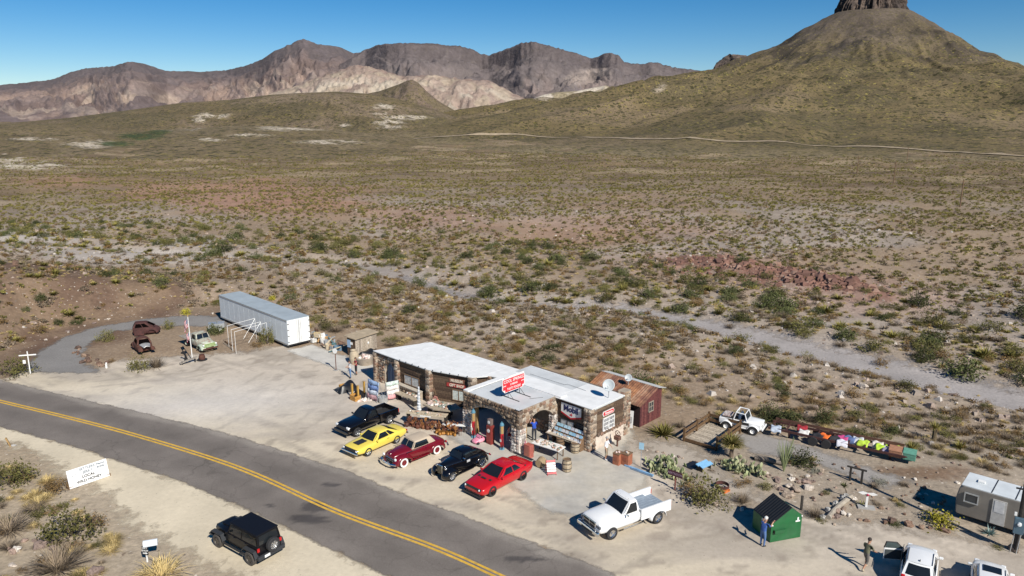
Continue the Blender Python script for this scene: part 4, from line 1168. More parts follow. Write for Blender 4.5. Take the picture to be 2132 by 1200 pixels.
b = MB(); b.add([(sx0 - .15, tr + .02, rz_ + .06), (sx1 + .25, tr + .02, rz_ + .06), (sx1 + .25, ty1 + .3, ez2 - .02), (sx0 - .15, ty1 + .3, ez2 - .02)], [(0, 1, 2, 3)]); b.build('roof_sheet', mat('pale_tin', (.55, .55, .53), rough=.6, var=.15, scale=2), sh, solid=.03)
MB().box((1.2, ty0 - .03, .95), (1.6, .03, 1.8)).build('porch_shade', dark_in, sh)  # near-black panel painted as the shade inside the open porch
wb = thing('door_panel', 'white board leaning beside the dark end of the rusty shed', 'door panel', LB(3.1, 9.6, 0), BA + .3)
MB().box((0, 0, .7), (.42, .05, 1.4), 0, R(-6)).build('panel', white, wb); MB().box((0, -.08, .7), (.3, .02, .5), 0, R(-6)).build('inset', mat('inset_grey', (.4, .4, .4)), wb)

# ---- board shack by the trailer
sk = thing('wooden_shack', 'weathered board shack with a flat tan roof', 'shack', (-15.85, 71.94, 0), R(55))
MB().box((1.5, .62, .95), (2.9, 1.15, 1.9)).build('wall', mat('shack_dark', (.06, .045, .035), rough=.9), sk)
for k in range(12): plank(sk, (.14 + k * .25, .02, 1.0), Vector((0, 0, 1)), -Y1, 1.7 + random.uniform(-.06, .06), .03, .235, MAT['plank_grey'], 'board')
for k in range(5): plank(sk, (.02, .12 + k * .24, 1.0), Vector((0, 0, 1)), -X1, 1.75, .03, .2, MAT['plank'], 'board')
MB().box((1.5, .65, 1.98), (3.3, 1.7, .08), 0, R(4)).build('roof', mat('tan_roof', (.36, .29, .2), rough=.9, var=.2, scale=2), sk)
MB().box((-.02, .55, 1.35), (.05, .3, .25)).build('notice', white, sk); MB().lathe([(.001, 0), (.12, 0), (.12, .03), (.001, .03)], 14, 'Y', (1.75, -.06, 1.1)).build('round_plate', white, sk)
MB().box((-.04, .9, 1.3), (.04, .45, .8)).build('blue_sheet', mat('blue_board', (.28, .4, .55), rough=.6), sk)

# ---- semi trailer
tl = thing('semi_trailer', 'long white box semi trailer with closed rear doors', 'trailer', (-23.46, 74.61, 0), R(135.6))
TLn, TW, z0, z1 = 15.8, 2.6, .38, 3.08
tside = mat('trailer_white', (.66, .70, .72), rough=.5, var=.05, scale=.8, col2=(.56, .6, .63), mix=.35, mscale=.6)
MB().box((TLn / 2, -TW / 2, (z0 + z1) / 2), (TLn, TW, z1 - z0)).build('body', tside, tl)
MB().box((TLn / 2, -TW / 2, z1 + .02), (TLn + .04, TW + .04, .05)).build('roof', mat('trailer_roof', (.34, .39, .42), rough=.6, var=.12, scale=.8), tl)
MB().box((TLn / 2, .015, z1 - .07), (TLn, .04, .14)).build('top_rail', galv, tl); MB().box((TLn / 2, .015, z0 + .07), (TLn, .05, .16)).build('bottom_rail', galv, tl)
for k in range(1, 13): MB().box((k * TLn / 13, .004, 1.75), (.03, .012, 2.4)).build('side_seam', mat('seam', (.5, .54, .57), rough=.5), tl)
for s in (-.02 - TW * .25, .02 - TW * .75):
    d = MB().box((-.025, s, (z0 + z1) / 2), (.05, TW / 2 - .06, z1 - z0 - .16)).build('door', white, tl)
    for kk in (-.08, .08):
        MB().cyl((-.07, s + (TW * .19 if s > -TW / 2 else -TW * .19) * -1 + kk, z0 + .1), (-.07, s + (TW * .19 if s > -TW / 2 else -TW * .19) * -1 + kk, z1 - .1), .022, n=6).build('lock_rod', galv, d)
    for q in range(4): MB().box((-.06, s + (TW * .22 if s > -TW / 2 else -TW * .22), z0 + .35 + q * .65), (.03, .2, .06)).build('hinge', black, d)
MB().box((.02, -TW / 2, z0 - .02), (.1, TW, .12)).build('bumper', black, tl)
MB().box((8, -TW / 2, .24), (15, 1.2, .2)).build('underframe', black, tl)
for x in (13.6, 14.8):
    for y in (-.2, -TW + .2): MB().cyl((x, y - .14, .5), (x, y + .14, .5), .5, n=18).build('wheel', mat('tyre', (.022, .022, .024), rough=.85, var=.2, scale=12), tl)
for y in (-.4, -TW + .4): MB().box((1.4, y, .15), (.3, .3, .3)).build('support_block', mat('grey_block', (.35, .34, .32)), tl)

# ---- old silver travel trailer
cv = thing('travel_trailer', 'old silver travel trailer parked beyond the yellow bush', 'travel trailer', (27.15, 41.25, 0), R(-42))
CL, CW, ch = 6.4, 2.2, 1.95
prof = [(0, .45), (.1, .35), (CL - .1, .35), (CL, .6), (CL + .1, 1.5), (CL - .1, ch + .28), (.25, ch + .3), (.05, ch + .1), (-.06, 1.4)]
MB().prism(prof, 0, CW, 'XZ').build('body', mat('shaded_aluminium', (.23, .21, .185), rough=.5, metal=.25, var=.12, scale=1.5), cv, bevel=.06)  # silver body darkened: the shade on its side is put into the colour
MB().box((CL / 2, CW / 2, ch + .31), (CL - .3, CW - .08, .05)).build('roof', mat('caravan_roof', (.58, .62, .64), rough=.6, var=.12, scale=1.2), cv)
for x in (1.7, 2.9, 4.1): MB().box((x, CW / 2, ch + .345), (.05, CW - .1, .02)).build('roof_seam', black, cv)
for x, y in ((1.0, 1.1), (4.8, 1.0)): MB().box((x, y, ch + .38), (.35, .35, .12)).build('roof_vent', white, cv)
window(cv, (.75, -.02, 1.6), X1, -Y1, .7, .55, galv, glass_d, 1, 1)
window(cv, (4.4, -.02, 1.55), X1, -Y1, 1.0, .6, galv, glass_d, 2, 1)
dr = MB().box((2.2, -.03, 1.2), (.72, .05, 1.55)).build('door', mat('door_grey', (.48, .47, .45), rough=.5), cv)
MB().box((2.2, -.06, 1.55), (.5, .02, .7)).build('door_window', mat('pale_blind', (.6, .6, .6)), dr)
for y in (.15, CW - .15): MB().cyl((3.6, y - .1, .33), (3.6, y + .1, .33), .33, n=14).build('wheel', MAT['tyre'], cv)

# ================================================================ vehicles
tyre_m = MAT['tyre']
chrome = mat('chrome', (.72, .73, .74), rough=.12, metal=1.0, var=.04)
alloy = mat('alloy', (.55, .56, .57), rough=.25, metal=.9, var=.05)
dark_rim = mat('dark_rim', (.03, .03, .032), rough=.35, metal=.6)
car_glass = mat('car_glass', (.012, .015, .018), rough=.05, var=.1, scale=2, spec=.7)
lens = mat('lamp_lens', (.75, .77, .78), rough=.1, var=.05)
red_lens = mat('red_lens', (.45, .01, .012), rough=.15)
trim_b = mat('black_trim', (.025, .025, .027), rough=.6, var=.1)
def bake(o, cutters=()):
    "apply modifiers, then drop the cutters"
    dg = bpy.context.evaluated_depsgraph_get(); dg.update()
    me = bpy.data.meshes.new_from_object(o.evaluated_get(dg))
    o.modifiers.clear(); old = o.data; o.data = me; bpy.data.meshes.remove(old)
    for c in cutters:
        d = c.data; bpy.data.objects.remove(c); bpy.data.meshes.remove(d)
    return o
def sect(zb, zs, zt, w, wt=None):
    wt = w * .88 if wt is None else wt
    h = [(0, zb), (.8 * w, zb), (w * .965, zb + .09), (w, zb + (zs - zb) * .5), (w * .985, zs - .05), (wt, zs + (zt - zs) * .25), (wt * .55, zs + (zt - zs) * .85), (0, zt)]
    return h + [(-a, b) for a, b in h[-2:0:-1]]
def loft_body(name, st, m, root, wheels, cut=.43, cuty=(.0, 2), sub=1, cutw=.34):
    b = MB(); n = None; V = []
    for s in st:
        pts = sect(*s[1:]); n = len(pts); V += [(s[0], y, z) for y, z in pts]
    F = []
    for k in range(len(st) - 1):
        for i in range(n): F.append((k * n + i, k * n + (i + 1) % n, (k + 1) * n + (i + 1) % n, (k + 1) * n + i))
    F += [tuple(range(n)), tuple(range((len(st) - 1) * n + n - 1, (len(st) - 1) * n - 1, -1))]
    b.add(V, F); o = b.build(name, m, root)
    cs = []
    if sub:
        k = o.modifiers.new('u', 'SUBSURF'); k.levels = sub; k.render_levels = sub
        bake(o)
    for (x, y, r) in wheels:
        c = MB().cyl((x, y - cutw * (1 if y > 0 else 2.2), r), (x, y + cutw * (2.2 if y > 0 else 1), r), cut, n=22).build('cutter', None)
        k = o.modifiers.new('c', 'BOOLEAN'); k.operation = 'DIFFERENCE'; k.object = c; k.solver = 'EXACT'; cs.append(c)
    if cs: bake(o, cs)
    for p in o.data.polygons: p.use_smooth = True
    o.data.set_sharp_from_angle(angle=R(38))
    return o
def wheel(root, x, y, r, w, rim_m, spokes=5, rr=.64, white_wall=None, tm=None):
    s = 1 if y > 0 else -1
    b = MB(); prof = [(r * rr, -w / 2), (r * .93, -w / 2), (r, -w / 2 + .03), (r, w / 2 - .03), (r * .93, w / 2), (r * rr, w / 2), (r * rr, -w / 2)]
    t = b.lathe(prof, 22, 'Y').build('wheel', tm or tyre_m, root, smooth=True, loc=(x, y, r))
    q = MB(); q.lathe([(.001, s * w * .22), (r * rr * .25, s * w * .32), (r * rr * .3, s * w * .18), (r * rr * .92, s * w * .22 if spokes == 0 else s * w * .05), (r * rr, s * w * .5), (r * rr * 1.02, s * w * .45)], 20, 'Y')
    for k in range(spokes):
        a = 2 * math.pi * k / spokes
        q.box((math.cos(a) * r * rr * .55, s * w * .3, math.sin(a) * r * rr * .55), (r * rr * .85, .04, r * .14), 0, 0, -a)
    q.build('rim', rim_m, t, smooth=True)
    if white_wall: MB().lathe([(r * rr * 1.02, s * (w / 2 + .002)), (r * rr * 1.03, s * (w / 2 + .008)), (r * .93, s * (w / 2 + .008)), (r * .935, s * (w / 2 - .01))], 22, 'Y').build('whitewall', white_wall, t, smooth=True)
    return t
def greenhouse(root, m, zb, zr, fb, fr, rr, rb, wb, wr, bow=.06, crown=.05, panes=('front', 'rear', 'side'), gm=None, split=.5, side=(.06, .94), roof_m=None, wbr=None, wrr=None, marg=.1, bev=.07, frontsplit=False, vtop=.93):
    "cabin above the belt line: pillars and roof as one shell, panes set on it"
    wbr = wbr or wb; wrr = wrr or wr; gm = gm or car_glass
    c = {'fb': (fb, wb), 'fr': (fr, wr), 'rr': (rr, wrr), 'rb': (rb, wbr)}
    def face(kind):
        def f(u, v):
            if kind == 'front': a0, a1 = (fb, -wb, zb), (fb, wb, zb); b0, b1 = (fr, -wr, zr), (fr, wr, zr); d = Vector((1, 0, 0))
            if kind == 'rear': a0, a1 = (rb, wbr, zb), (rb, -wbr, zb); b0, b1 = (rr, wrr, zr), (rr, -wrr, zr); d = Vector((-1, 0, 0))
            if kind == 'left': a0, a1 = (fb, wb, zb), (rb, wbr, zb); b0, b1 = (fr, wr, zr), (rr, wrr, zr); d = Vector((0, 1, 0))
            if kind == 'right': a0, a1 = (rb, -wbr, zb), (fb, -wb, zb); b0, b1 = (rr, -wrr, zr), (fr, -wr, zr); d = Vector((0, -1, 0))
            p = (Vector(a0) * (1 - u) + Vector(a1) * u) * (1 - v) + (Vector(b0) * (1 - u) + Vector(b1) * u) * v
            k = bow if kind in ('front', 'rear') else bow * .4
            return p + d * (k * math.sin(math.pi * u)) + d * (bow * .5 * math.sin(math.pi * v) * (1 if kind in ('left', 'right') else .6))
        return f
    b = MB()
    for k in ('front', 'left', 'rear', 'right'): b.grid(face(k), 8, 4)
    def roof(u, v):
        f = face('front')(v, 1.0); r_ = face('rear')(1 - v, 1.0)
        p = f * (1 - u) + r_ * u
        p.y = p.y * 1.0
        e = (1 - (2 * u - 1) ** 2); g = (1 - (2 * v - 1) ** 2)
        sidey = (bow * .4) * math.sin(math.pi * u)
        p.y += (2 * v - 1) * sidey
        p.z += crown * (e * .5 + .5) * g if 0 < v < 1 else 0
        return p
    b.grid(roof, 8, 8)
    cab = b.build('cabin', m, root, merge=.004, smooth=True, bevel=bev, seg=3, ang=50)
    def pane(kind, u0, u1, v0, v1, name, cutx=None):
        f = face(kind); q = MB()
        def g(u, v):
            U, V_ = u0 + (u1 - u0) * u, v0 + (v1 - v0) * v
            p = f(U, V_); e = 1e-3
            n_ = (f(U + e, V_) - p).cross(f(U, V_ + e) - p).normalized()
            return p + n_ * .012
        q.grid(g, 8, 4).build(name, gm, root, smooth=True, fixn=False)
    if 'front' in panes:
        if frontsplit: pane('front', marg, .485, .06, vtop, 'windshield'); pane('front', .515, 1 - marg, .06, vtop, 'windshield')
        else: pane('front', marg, 1 - marg, .04, vtop, 'windshield')
    if 'rear' in panes: pane('rear', marg * 1.2, 1 - marg * 1.2, .1, .88, 'rear_window')
    if 'side' in panes:
        segs = [(side[0], split - .02), (split + .02, side[1])] if split else [side]
        for a, e in segs:
            pane('left', a, e, .08, .84, 'side_window'); pane('right', 1 - e, 1 - a, .08, .84, 'side_window')
    if roof_m:
        q = MB(); q.grid(lambda u, v: roof(.04 + .92 * u, .06 + .88 * v) + Vector((0, 0, .02)), 8, 8).build('roof_panel', roof_m, root, smooth=True)
    return cab
def fender(root, m, cx, cz, r, y0, y1, a0, a1, sx=1.0, sxr=None, name='fender', cr=.32, th=.03, n=16):
    sxr = sxr or sx; b = MB()
    def f(u, v):
        a = R(a0 + (a1 - a0) * u); k = r * (1 - cr * v ** 3)
        x = k * math.cos(a); x *= sx if x > 0 else sxr
        return (cx + x, y0 + (y1 - y0) * v, cz + k * math.sin(a))
    return b.grid(f, n, 6).build(name, m, root, smooth=True, solid=th, fixn=False)
def vehicle(name, label, cat, fpx, rpx, track, wb, side=1):
    "stands on the two wheel contact points of its visible side"
    f, r = G(*fpx), G(*rpx); h = math.atan2(f.y - r.y, f.x - r.x)
    mid = (f + r) / 2; n = Vector((-math.sin(h), math.cos(h), 0)) * side
    return thing(name, label, cat, mid - n * (track / 2), h)
def mirrors(root, m, x, y, z):
    for s in (-1, 1): MB().box((x, s * (y + .1), z), (.1, .2, .13)).build('mirror', m, root, bevel=.03)
def lamps(root, x, y, z, r, m=None, name='headlight', ax='X'):
    for s in (-1, 1): MB().lathe([(.001, .05), (r * .7, .04), (r, 0), (r * .9, -.06)], 14, 'X', (x, s * y, z)).build(name, m or lens, root, smooth=True)
def boxpart(root, name, m, c, d, bevel=.0, **k): return MB().box(c, d, **k).build(name, m, root, bevel=bevel)

# ---- red coupe
rc = vehicle('muscle_car', 'bright red modern muscle coupe with black bonnet vents and rear spoiler', 'car', (1026, 1032), (1085.8, 1000.6), 1.70, 2.95)
redp = paint('car_red', (.46, .008, .012))
WH = [(1.475, .82, .36), (1.475, -.82, .36), (-1.475, .82, .36), (-1.475, -.82, .36)]
loft_body('body', [(2.42, .36, .62, .66, .74), (2.32, .24, .70, .76, .88), (1.95, .19, .78, .86, .95), (1.0, .19, .86, .95, .96), (.5, .19, .9, .98, .96), (-.6, .19, .92, .97, .955), (-1.4, .19, .97, 1.02, .97), (-2.15, .24, .99, 1.04, .95), (-2.52, .38, .94, 1.0, .88), (-2.6, .5, .84, .88, .82)], redp, rc, WH, .41)
greenhouse(rc, redp, .94, 1.40, .82, -.02, -1.0, -1.85, .86, .62, split=.52, side=(.12, .8), wbr=.84, marg=.07)
for x, y, r in WH: wheel(rc, x, y * 1.03, r, .26, dark_rim, 7)
boxpart(rc, 'grille', trim_b, (2.36, 0, .66), (.12, 1.5, .13), .03); boxpart(rc, 'lower_intake', trim_b, (2.33, 0, .33), (.12, 1.3, .16), .03); boxpart(rc, 'front_splitter', trim_b, (2.3, 0, .2), (.4, 1.75, .04))
lamps(rc, 2.41, .63, .66, .07); boxpart(rc, 'spoiler', trim_b, (-2.5, 0, 1.1), (.24, 1.75, .05), .02); boxpart(rc, 'tail_light', red_lens, (-2.58, 0, .83), (.06, 1.5, .15))
boxpart(rc, 'hood_scoop', trim_b, (1.35, 0, .955), (.14, .42, .03)); 
for s in (-1, 1): boxpart(rc, 'hood_vent', trim_b, (1.25, s * .5, .925), (.16, .2, .03))
mirrors(rc, redp, .6, .88, .98); boxpart(rc, 'fuel_cap', trim_b, (-1.75, .86, .99), (.13, .05, .1), .02)
for s in (-1, 1): boxpart(rc, 'door_handle', redp, (-.55, s * .955, .78), (.2, .03, .04))

# ---- yellow coupe
yc = vehicle('muscle_car', 'yellow vintage muscle coupe with a black bonnet patch', 'car', (765, 950), (826, 922.7), 1.54, 2.74)
yel = paint('car_yellow', (.78, .62, .10))
WH = [(1.37, .75, .33), (1.37, -.75, .33), (-1.37, .75, .33), (-1.37, -.75, .33)]
loft_body('body', [(2.32, .42, .66, .70, .80), (2.22, .32, .74, .78, .86), (1.6, .22, .80, .86, .89), (.75, .22, .84, .92, .89), (0, .22, .86, .92, .89), (-1.0, .22, .88, .93, .9), (-1.7, .22, .88, .94, .89), (-2.3, .34, .86, .92, .85), (-2.5, .44, .80, .86, .80)], yel, yc, WH, .385)
greenhouse(yc, yel, .88, 1.33, .78, .12, -.78, -1.75, .80, .58, split=.6, side=(.12, .82), wbr=.74, wrr=.55, marg=.07)
for x, y, r in WH: wheel(yc, x, y * 1.03, r, .24, alloy, 5)
boxpart(yc, 'hood_patch', trim_b, (1.38, 0, .885), (.85, .62, .02)); boxpart(yc, 'grille', trim_b, (2.3, 0, .62), (.1, 1.5, .2), .02)
boxpart(yc, 'front_bumper', chrome, (2.4, 0, .47), (.14, 1.78, .13), .04); boxpart(yc, 'rear_bumper', chrome, (-2.52, 0, .48), (.12, 1.7, .13), .04)
lamps(yc, 2.34, .68, .64, .08); 
sp_ = MB().box((-2.38, 0, 1.08), (.16, 1.5, .035)); 
for s in (-1, 1): sp_.box((-2.38, s * .6, 1.0), (.1, .03, .14))
sp_.build('rear_wing', trim_b, yc); mirrors(yc, yel, .55, .84, .92)
b = MB().tube([(.82, -.35, .92), (.6, .1, 1.03)], .012, 4).tube([(.82, .2, .92), (.62, .55, 1.02)], .012, 4); b.build('wiper', trim_b, yc)
for s in (-1, 1): boxpart(yc, 'door_handle', chrome, (-.5, s * .9, .78), (.18, .03, .03)); boxpart(yc, 'tail_light', red_lens, (-2.5, s * .55, .68), (.06, .45, .12))

# ---- maroon convertible
mc = vehicle('vintage_convertible', 'maroon vintage convertible with tan soft top and whitewall tyres', 'car', (842, 972), (906.7, 946), 1.5, 2.95)
mar = paint('car_maroon', (.15, .006, .014))
WH = [(1.475, .75, .36), (1.475, -.75, .36), (-1.475, .75, .36), (-1.475, -.75, .36)]
loft_body('body', [(2.1, .42, .78, .86, .46), (1.95, .32, .88, .98, .52), (1.4, .28, .96, 1.08, .60), (.7, .26, 1.0, 1.12, .72), (.2, .26, 1.0, 1.1, .84), (-.6, .26, 1.0, 1.06, .86), (-1.3, .26, 1.0, 1.1, .84), (-1.9, .3, .94, 1.04, .76), (-2.35, .36, .78, .9, .62), (-2.6, .42, .6, .66, .45)], mar, mc, [], .4)
for s in (-1, 1):
    fender(mc, mar, 1.5, .34, .56, s * .40, s * .92, -14, 196, 1.18, 1.7, 'front_fender', .34); fender(mc, mar, -1.45, .34, .54, s * .5, s * .92, -8, 198, 1.25, 1.75, 'rear_fender', .34)
    boxpart(mc, 'running_board', mar, (0, s * .82, .3), (1.6, .16, .06), .02); boxpart(mc, 'belt_trim', chrome, (.55, s * .80, .98), (1.3, .02, .03)); boxpart(mc, 'door_handle', chrome, (-.45, s * .87, .88), (.16, .03, .03))
    MB().box((-2.5, s * .62, .62), (.06, .1, .16)).build('tail_light', red_lens, mc)
greenhouse(mc, mat('soft_top', (.47, .385, .29), rough=.9, var=.06, scale=3), 1.03, 1.5, .62, .3, -1.05, -1.45, .72, .60, split=.0, side=(.04, .70), crown=.06, marg=.06, frontsplit=True)
for x, y, r in WH: wheel(mc, x, y * 1.04, r, .18, mar, 0, .58, white)
lamps(mc, 2.12, .68, .72, .11); boxpart(mc, 'grille', chrome, (2.08, 0, .58), (.12, .9, .24), .05)
for k in range(4): boxpart(mc, 'grille_bar', trim_b, (2.14, 0, .5 + k * .055), (.03, .84, .02))
bm_ = MB().tube([(2.2, -.88, .42), (2.38, -.5, .42), (2.42, 0, .42), (2.38, .5, .42), (2.2, .88, .42)], .075, 8)
for s in (-.3, .3): bm_.box((2.44, s, .47), (.08, .07, .24))
bm_.build('front_bumper', chrome, mc, smooth=True)
MB().tube([(-2.5, -.85, .42), (-2.72, -.4, .42), (-2.72, .4, .42), (-2.5, .85, .42)], .07, 8).build('rear_bumper', chrome, mc, smooth=True)
MB().tube([(2.1, 0, .9), (1.4, 0, 1.1), (.75, 0, 1.14)], .016, 5).build('hood_trim', chrome, mc); boxpart(mc, 'seat', mat('red_leather', (.3, .02, .02), rough=.5), (-.4, 0, 1.03), (.5, 1.2, .14), .04)
MB().box((2.46, 0, .42), (.02, .3, .13)).build('number_plate', white, mc)

# ---- black hot rod
hr = vehicle('hot_rod', 'black 1930s hot rod coupe with an upright slatted grille', 'car', (941, 1000.6), (1001, 971.7), 1.46, 2.85)
blk = paint('car_black', (.0045, .0045, .006), .16)
loft_body('body', [(1.72, .42, .9, .98, .28), (1.6, .36, .96, 1.06, .34), (1.1, .34, 1.0, 1.12, .44), (.5, .32, 1.04, 1.14, .6), (.1, .3, 1.06, 1.14, .74), (-.7, .28, 1.04, 1.12, .80), (-1.4, .28, .98, 1.1, .76), (-1.95, .3, .84, .98, .64), (-2.3, .36, .62, .74, .48), (-2.42, .42, .54, .58, .36)], blk, hr, [], .4)
for s in (-1, 1):
    fender(hr, blk, 1.42, .34, .50, s * .34, s * .88, -20, 200, 1.12, 1.6, 'front_fender', .36); fender(hr, blk, -1.40, .36, .52, s * .45, s * .90, -5, 200, 1.2, 1.55, 'rear_fender', .36)
    boxpart(hr, 'running_board', blk, (0, s * .76, .3), (1.7, .22, .05), .02)
greenhouse(hr, blk, 1.06, 1.52, .36, .06, -.75, -1.7, .66, .54, split=.5, side=(.1, .62), crown=.07, wbr=.58, wrr=.5, marg=.08, bev=.12)
for x, y in ((1.425, .73), (1.425, -.73), (-1.425, .73), (-1.425, -.73)): wheel(hr, x, y * 1.05, .33, .22, chrome, 5, .68)
gr = boxpart(hr, 'grille_shell', chrome, (1.76, 0, .72), (.08, .46, .66), .05); boxpart(hr, 'grille', trim_b, (1.81, 0, .72), (.03, .38, .58))
for k in range(6): boxpart(hr, 'grille_bar', mat('brass_bar', (.35, .32, .22), rough=.3, metal=.8), (1.835, 0, .48 + k * .096), (.02, .38, .022))
for s in (-1, 1): MB().lathe([(.001, .08), (.08, .06), (.11, 0), (.07, -.14), (.001, -.2)], 14, 'X', (1.66, s * .44, .84)).build('headlight', chrome, hr, smooth=True)
mirrors(hr, chrome, .25, .66, 1.2)
for s in (-1, 1): MB().box((-2.3, s * .7, .62), (.06, .08, .12)).build('tail_light', red_lens, hr)
MB().box((-.1, .83, .95), (.3, .015, .16)).build('window_card', mat('card_grey', (.5, .5, .5)), hr)
MB().box((-2.5, 0, .46), (.08, 1.3, .09)).build('rear_bumper', chrome, hr, bevel=.03)

# ---- black pickup
bt = vehicle('pickup_truck', 'black compact pickup with an empty open bed', 'pickup truck', (743, 909), (810.7, 882), 1.54, 3.2)
WH = [(1.6, .76, .37), (1.6, -.76, .37), (-1.6, .76, .37), (-1.6, -.76, .37)]
def pickup(root, m, WH, L0, L1, w, zb, zs, cabf, cabr, bedr, hood, roofz, wr, cutr, bed_m, gate=True, nose=0.0):
    loft_body('body', [(L0, zb + .16, zs - .28 + nose, zs - .22 + nose, w * .86), (L0 - .12, zb, zs - .14 + nose * .6, zs - .06 + nose * .6, w * .95), (L0 - .6, zb, zs - .04, hood, w), (cabf + .1, zb, zs, hood + .05, w), (cabf - .4, zb, zs + .02, zs + .05, w), (cabr, zb, zs + .02, zs + .05, w), (cabr - .04, zb + .12, zs - .2, zs - .2, w)], m, root, [k for k in WH if k[0] > 0], cutr)
    greenhouse(root, m, zs, roofz, cabf - .05, cabf - .7, cabr + .22, cabr + .03, w * .9, wr, split=.0, side=(.14, .86), marg=.07, crown=.04)
    b = MB(); xm = (cabr - .06 + bedr) / 2; l = cabr - .06 - bedr
    for s in (-1, 1): b.box((xm, s * (w - .05), (zb + .12 + zs) / 2 + .02), (l, .1, zs - zb - .1))
    b.box((cabr - .1, 0, zs - .25), (.07, w * 2 - .2, .5))
    o = b.build('bed', m, root)
    cs = []
    for x, y, r in WH:
        if x < 0:
            c = MB().cyl((x, y - .4, r), (x, y + .4, r), cutr, n=20).build('cutter', None); k = o.modifiers.new('c', 'BOOLEAN'); k.object = c; k.operation = 'DIFFERENCE'; cs.append(c)
    bake(o, cs)
    boxpart(root, 'bed_floor', bed_m, (xm, 0, zb + .3), (l, w * 2 - .2, .08))
    for k in range(7): boxpart(root, 'bed_rib', bed_m, (xm, -w * .72 + k * w * .24, zb + .35), (l - .05, .06, .03))
    for s in (-1, 1): boxpart(root, 'wheel_arch', bed_m, ([k for k in WH if k[0] < 0][0][0], s * (w - .24), zb + .42), (.85, .26, .26), .05)
    if gate: boxpart(root, 'tailgate', m, (bedr + .03, 0, zs - .24), (.07, w * 2 - .22, .52), .02)
pickup(bt, blk, WH, 2.45, -2.55, .87, .34, 1.06, .85, -.62, -2.5, 1.1, 1.66, .62, .44, trim_b)
for x, y, r in WH: wheel(bt, x, y * 1.03, r, .24, alloy, 6)
for s in (-1, 1): boxpart(bt, 'headlight', lens, (2.33, s * .66, .84), (.14, .3, .2), .04); boxpart(bt, 'tail_light', red_lens, (-2.56, s * .8, .86), (.05, .1, .3))
boxpart(bt, 'grille', trim_b, (2.44, 0, .8), (.06, .9, .22), .03); boxpart(bt, 'front_bumper', blk, (2.46, 0, .5), (.18, 1.7, .24), .05); boxpart(bt, 'rear_bumper', trim_b, (-2.66, 0, .5), (.18, 1.6, .16), .03)
mirrors(bt, blk, .62, .88, 1.14)

# ---- white dually pickup
wt = vehicle('pickup_truck', 'white dually pickup with roof lamps and no tailgate', 'pickup truck', (1276, 1120.6), (1361, 1089), 1.74, 3.45)
whp = paint('car_white', (.78, .79, .79), .3)
WH = [(1.72, .85, .39), (1.72, -.85, .39), (-1.72, .85, .39), (-1.72, -.85, .39)]
bedm = mat('bed_liner', (.22, .27, .33), rough=.6, var=.12, scale=4)
pickup(wt, whp, WH, 2.62, -2.85, .97, .42, 1.2, .95, -.42, -2.85, 1.33, 1.92, .76, .47, bedm, gate=False, nose=.14)
for x, y, r in WH: wheel(wt, x, y * (1.04 if x > 0 else 1.14), r, .26, chrome, 0, .58)
for s in (-1, 1):
    fender(wt, whp, -1.72, .42, .55, s * .94, s * 1.2, -2, 182, 1.15, 1.15, 'dually_fender', .12); boxpart(wt, 'headlight', mat('dark_lamp', (.12, .13, .15), rough=.15), (2.56, s * .74, .93), (.12, .34, .17), .03)
    MB().box((.1, s * .96, .4), (1.5, .1, .05)).build('step_bar', chrome, wt); boxpart(wt, 'tail_light', red_lens, (-2.86, s * .9, .95), (.05, .1, .3))
gr = boxpart(wt, 'grille', chrome, (2.63, 0, .96), (.08, 1.15, .42), .04)
for k in (-1, 1):
    for j in (-1, 1): boxpart(wt, 'grille_opening', trim_b, (2.675, k * .27, .96 + j * .1), (.02, .49, .16), .01)
boxpart(wt, 'front_bumper', chrome, (2.74, 0, .6), (.22, 1.95, .26), .06); boxpart(wt, 'air_slot', trim_b, (2.86, 0, .56), (.02, 1.0, .09)); boxpart(wt, 'door_seam', mat('seam_grey', (.3, .3, .31)), (-.02, .975, .8), (1.3, .012, .015))
mirrors(wt, chrome, .72, .99, 1.3)
for k in range(5): MB().ball((.18, -.5 + k * .25, 1.92), (.06, .035, .035), 8, 5).build('roof_lamp', mat('amber', (.25, .2, .15), rough=.3), wt)
boxpart(wt, 'tool_box', trim_b, (-.75, -.5, .95), (.3, .7, .3), .03); boxpart(wt, 'dashboard_clutter', mat('clutter', (.35, .25, .18), rough=.9, var=.5, scale=14, col2=(.5, .1, .08), mix=.4), (.72, 0, 1.24), (.3, 1.3, .08))

# ---- black off-roader
jp = vehicle('off_roader', 'black four-door off-roader with a spare wheel on its back door', 'off-roader', (456.3, 1137.5), (525, 1176), 1.62, 3.0)
WH = [(1.5, .80, .41), (1.5, -.80, .41), (-1.5, .80, .41), (-1.5, -.80, .41)]
mtb = mat('matte_black', (.006, .006, .008), rough=.3, var=.1, spec=.25)
fl = mat('flare_grey', (.035, .038, .043), rough=.6, var=.1, spec=.25)
loft_body('body', [(2.0, .6, 1.1, 1.14, .60), (1.9, .5, 1.16, 1.2, .66), (.9, .5, 1.2, 1.27, .74), (.7, .5, 1.2, 1.26, .78), (.5, .48, 1.2, 1.24, .80), (-1.0, .48, 1.2, 1.24, .80), (-2.0, .5, 1.2, 1.24, .79), (-2.08, .56, 1.14, 1.18, .77)], mtb, jp, WH, .5, sub=0)
greenhouse(jp, mtb, 1.2, 1.80, .62, .36, -1.95, -2.07, .76, .68, split=.48, side=(.05, .98), marg=.07, crown=.03, bow=.02, bev=.05)
boxpart(jp, 'hardtop', mat('soft_black', (.007, .007, .01), rough=.5, var=.1, spec=.2), (-.8, 0, 1.83), (2.45, 1.42, .07), .04)
boxpart(jp, 'hood_bulge', mtb, (1.25, 0, 1.255), (.9, .8, .06), .03); boxpart(jp, 'grille', trim_b, (2.02, 0, .92), (.08, 1.05, .4), .03)
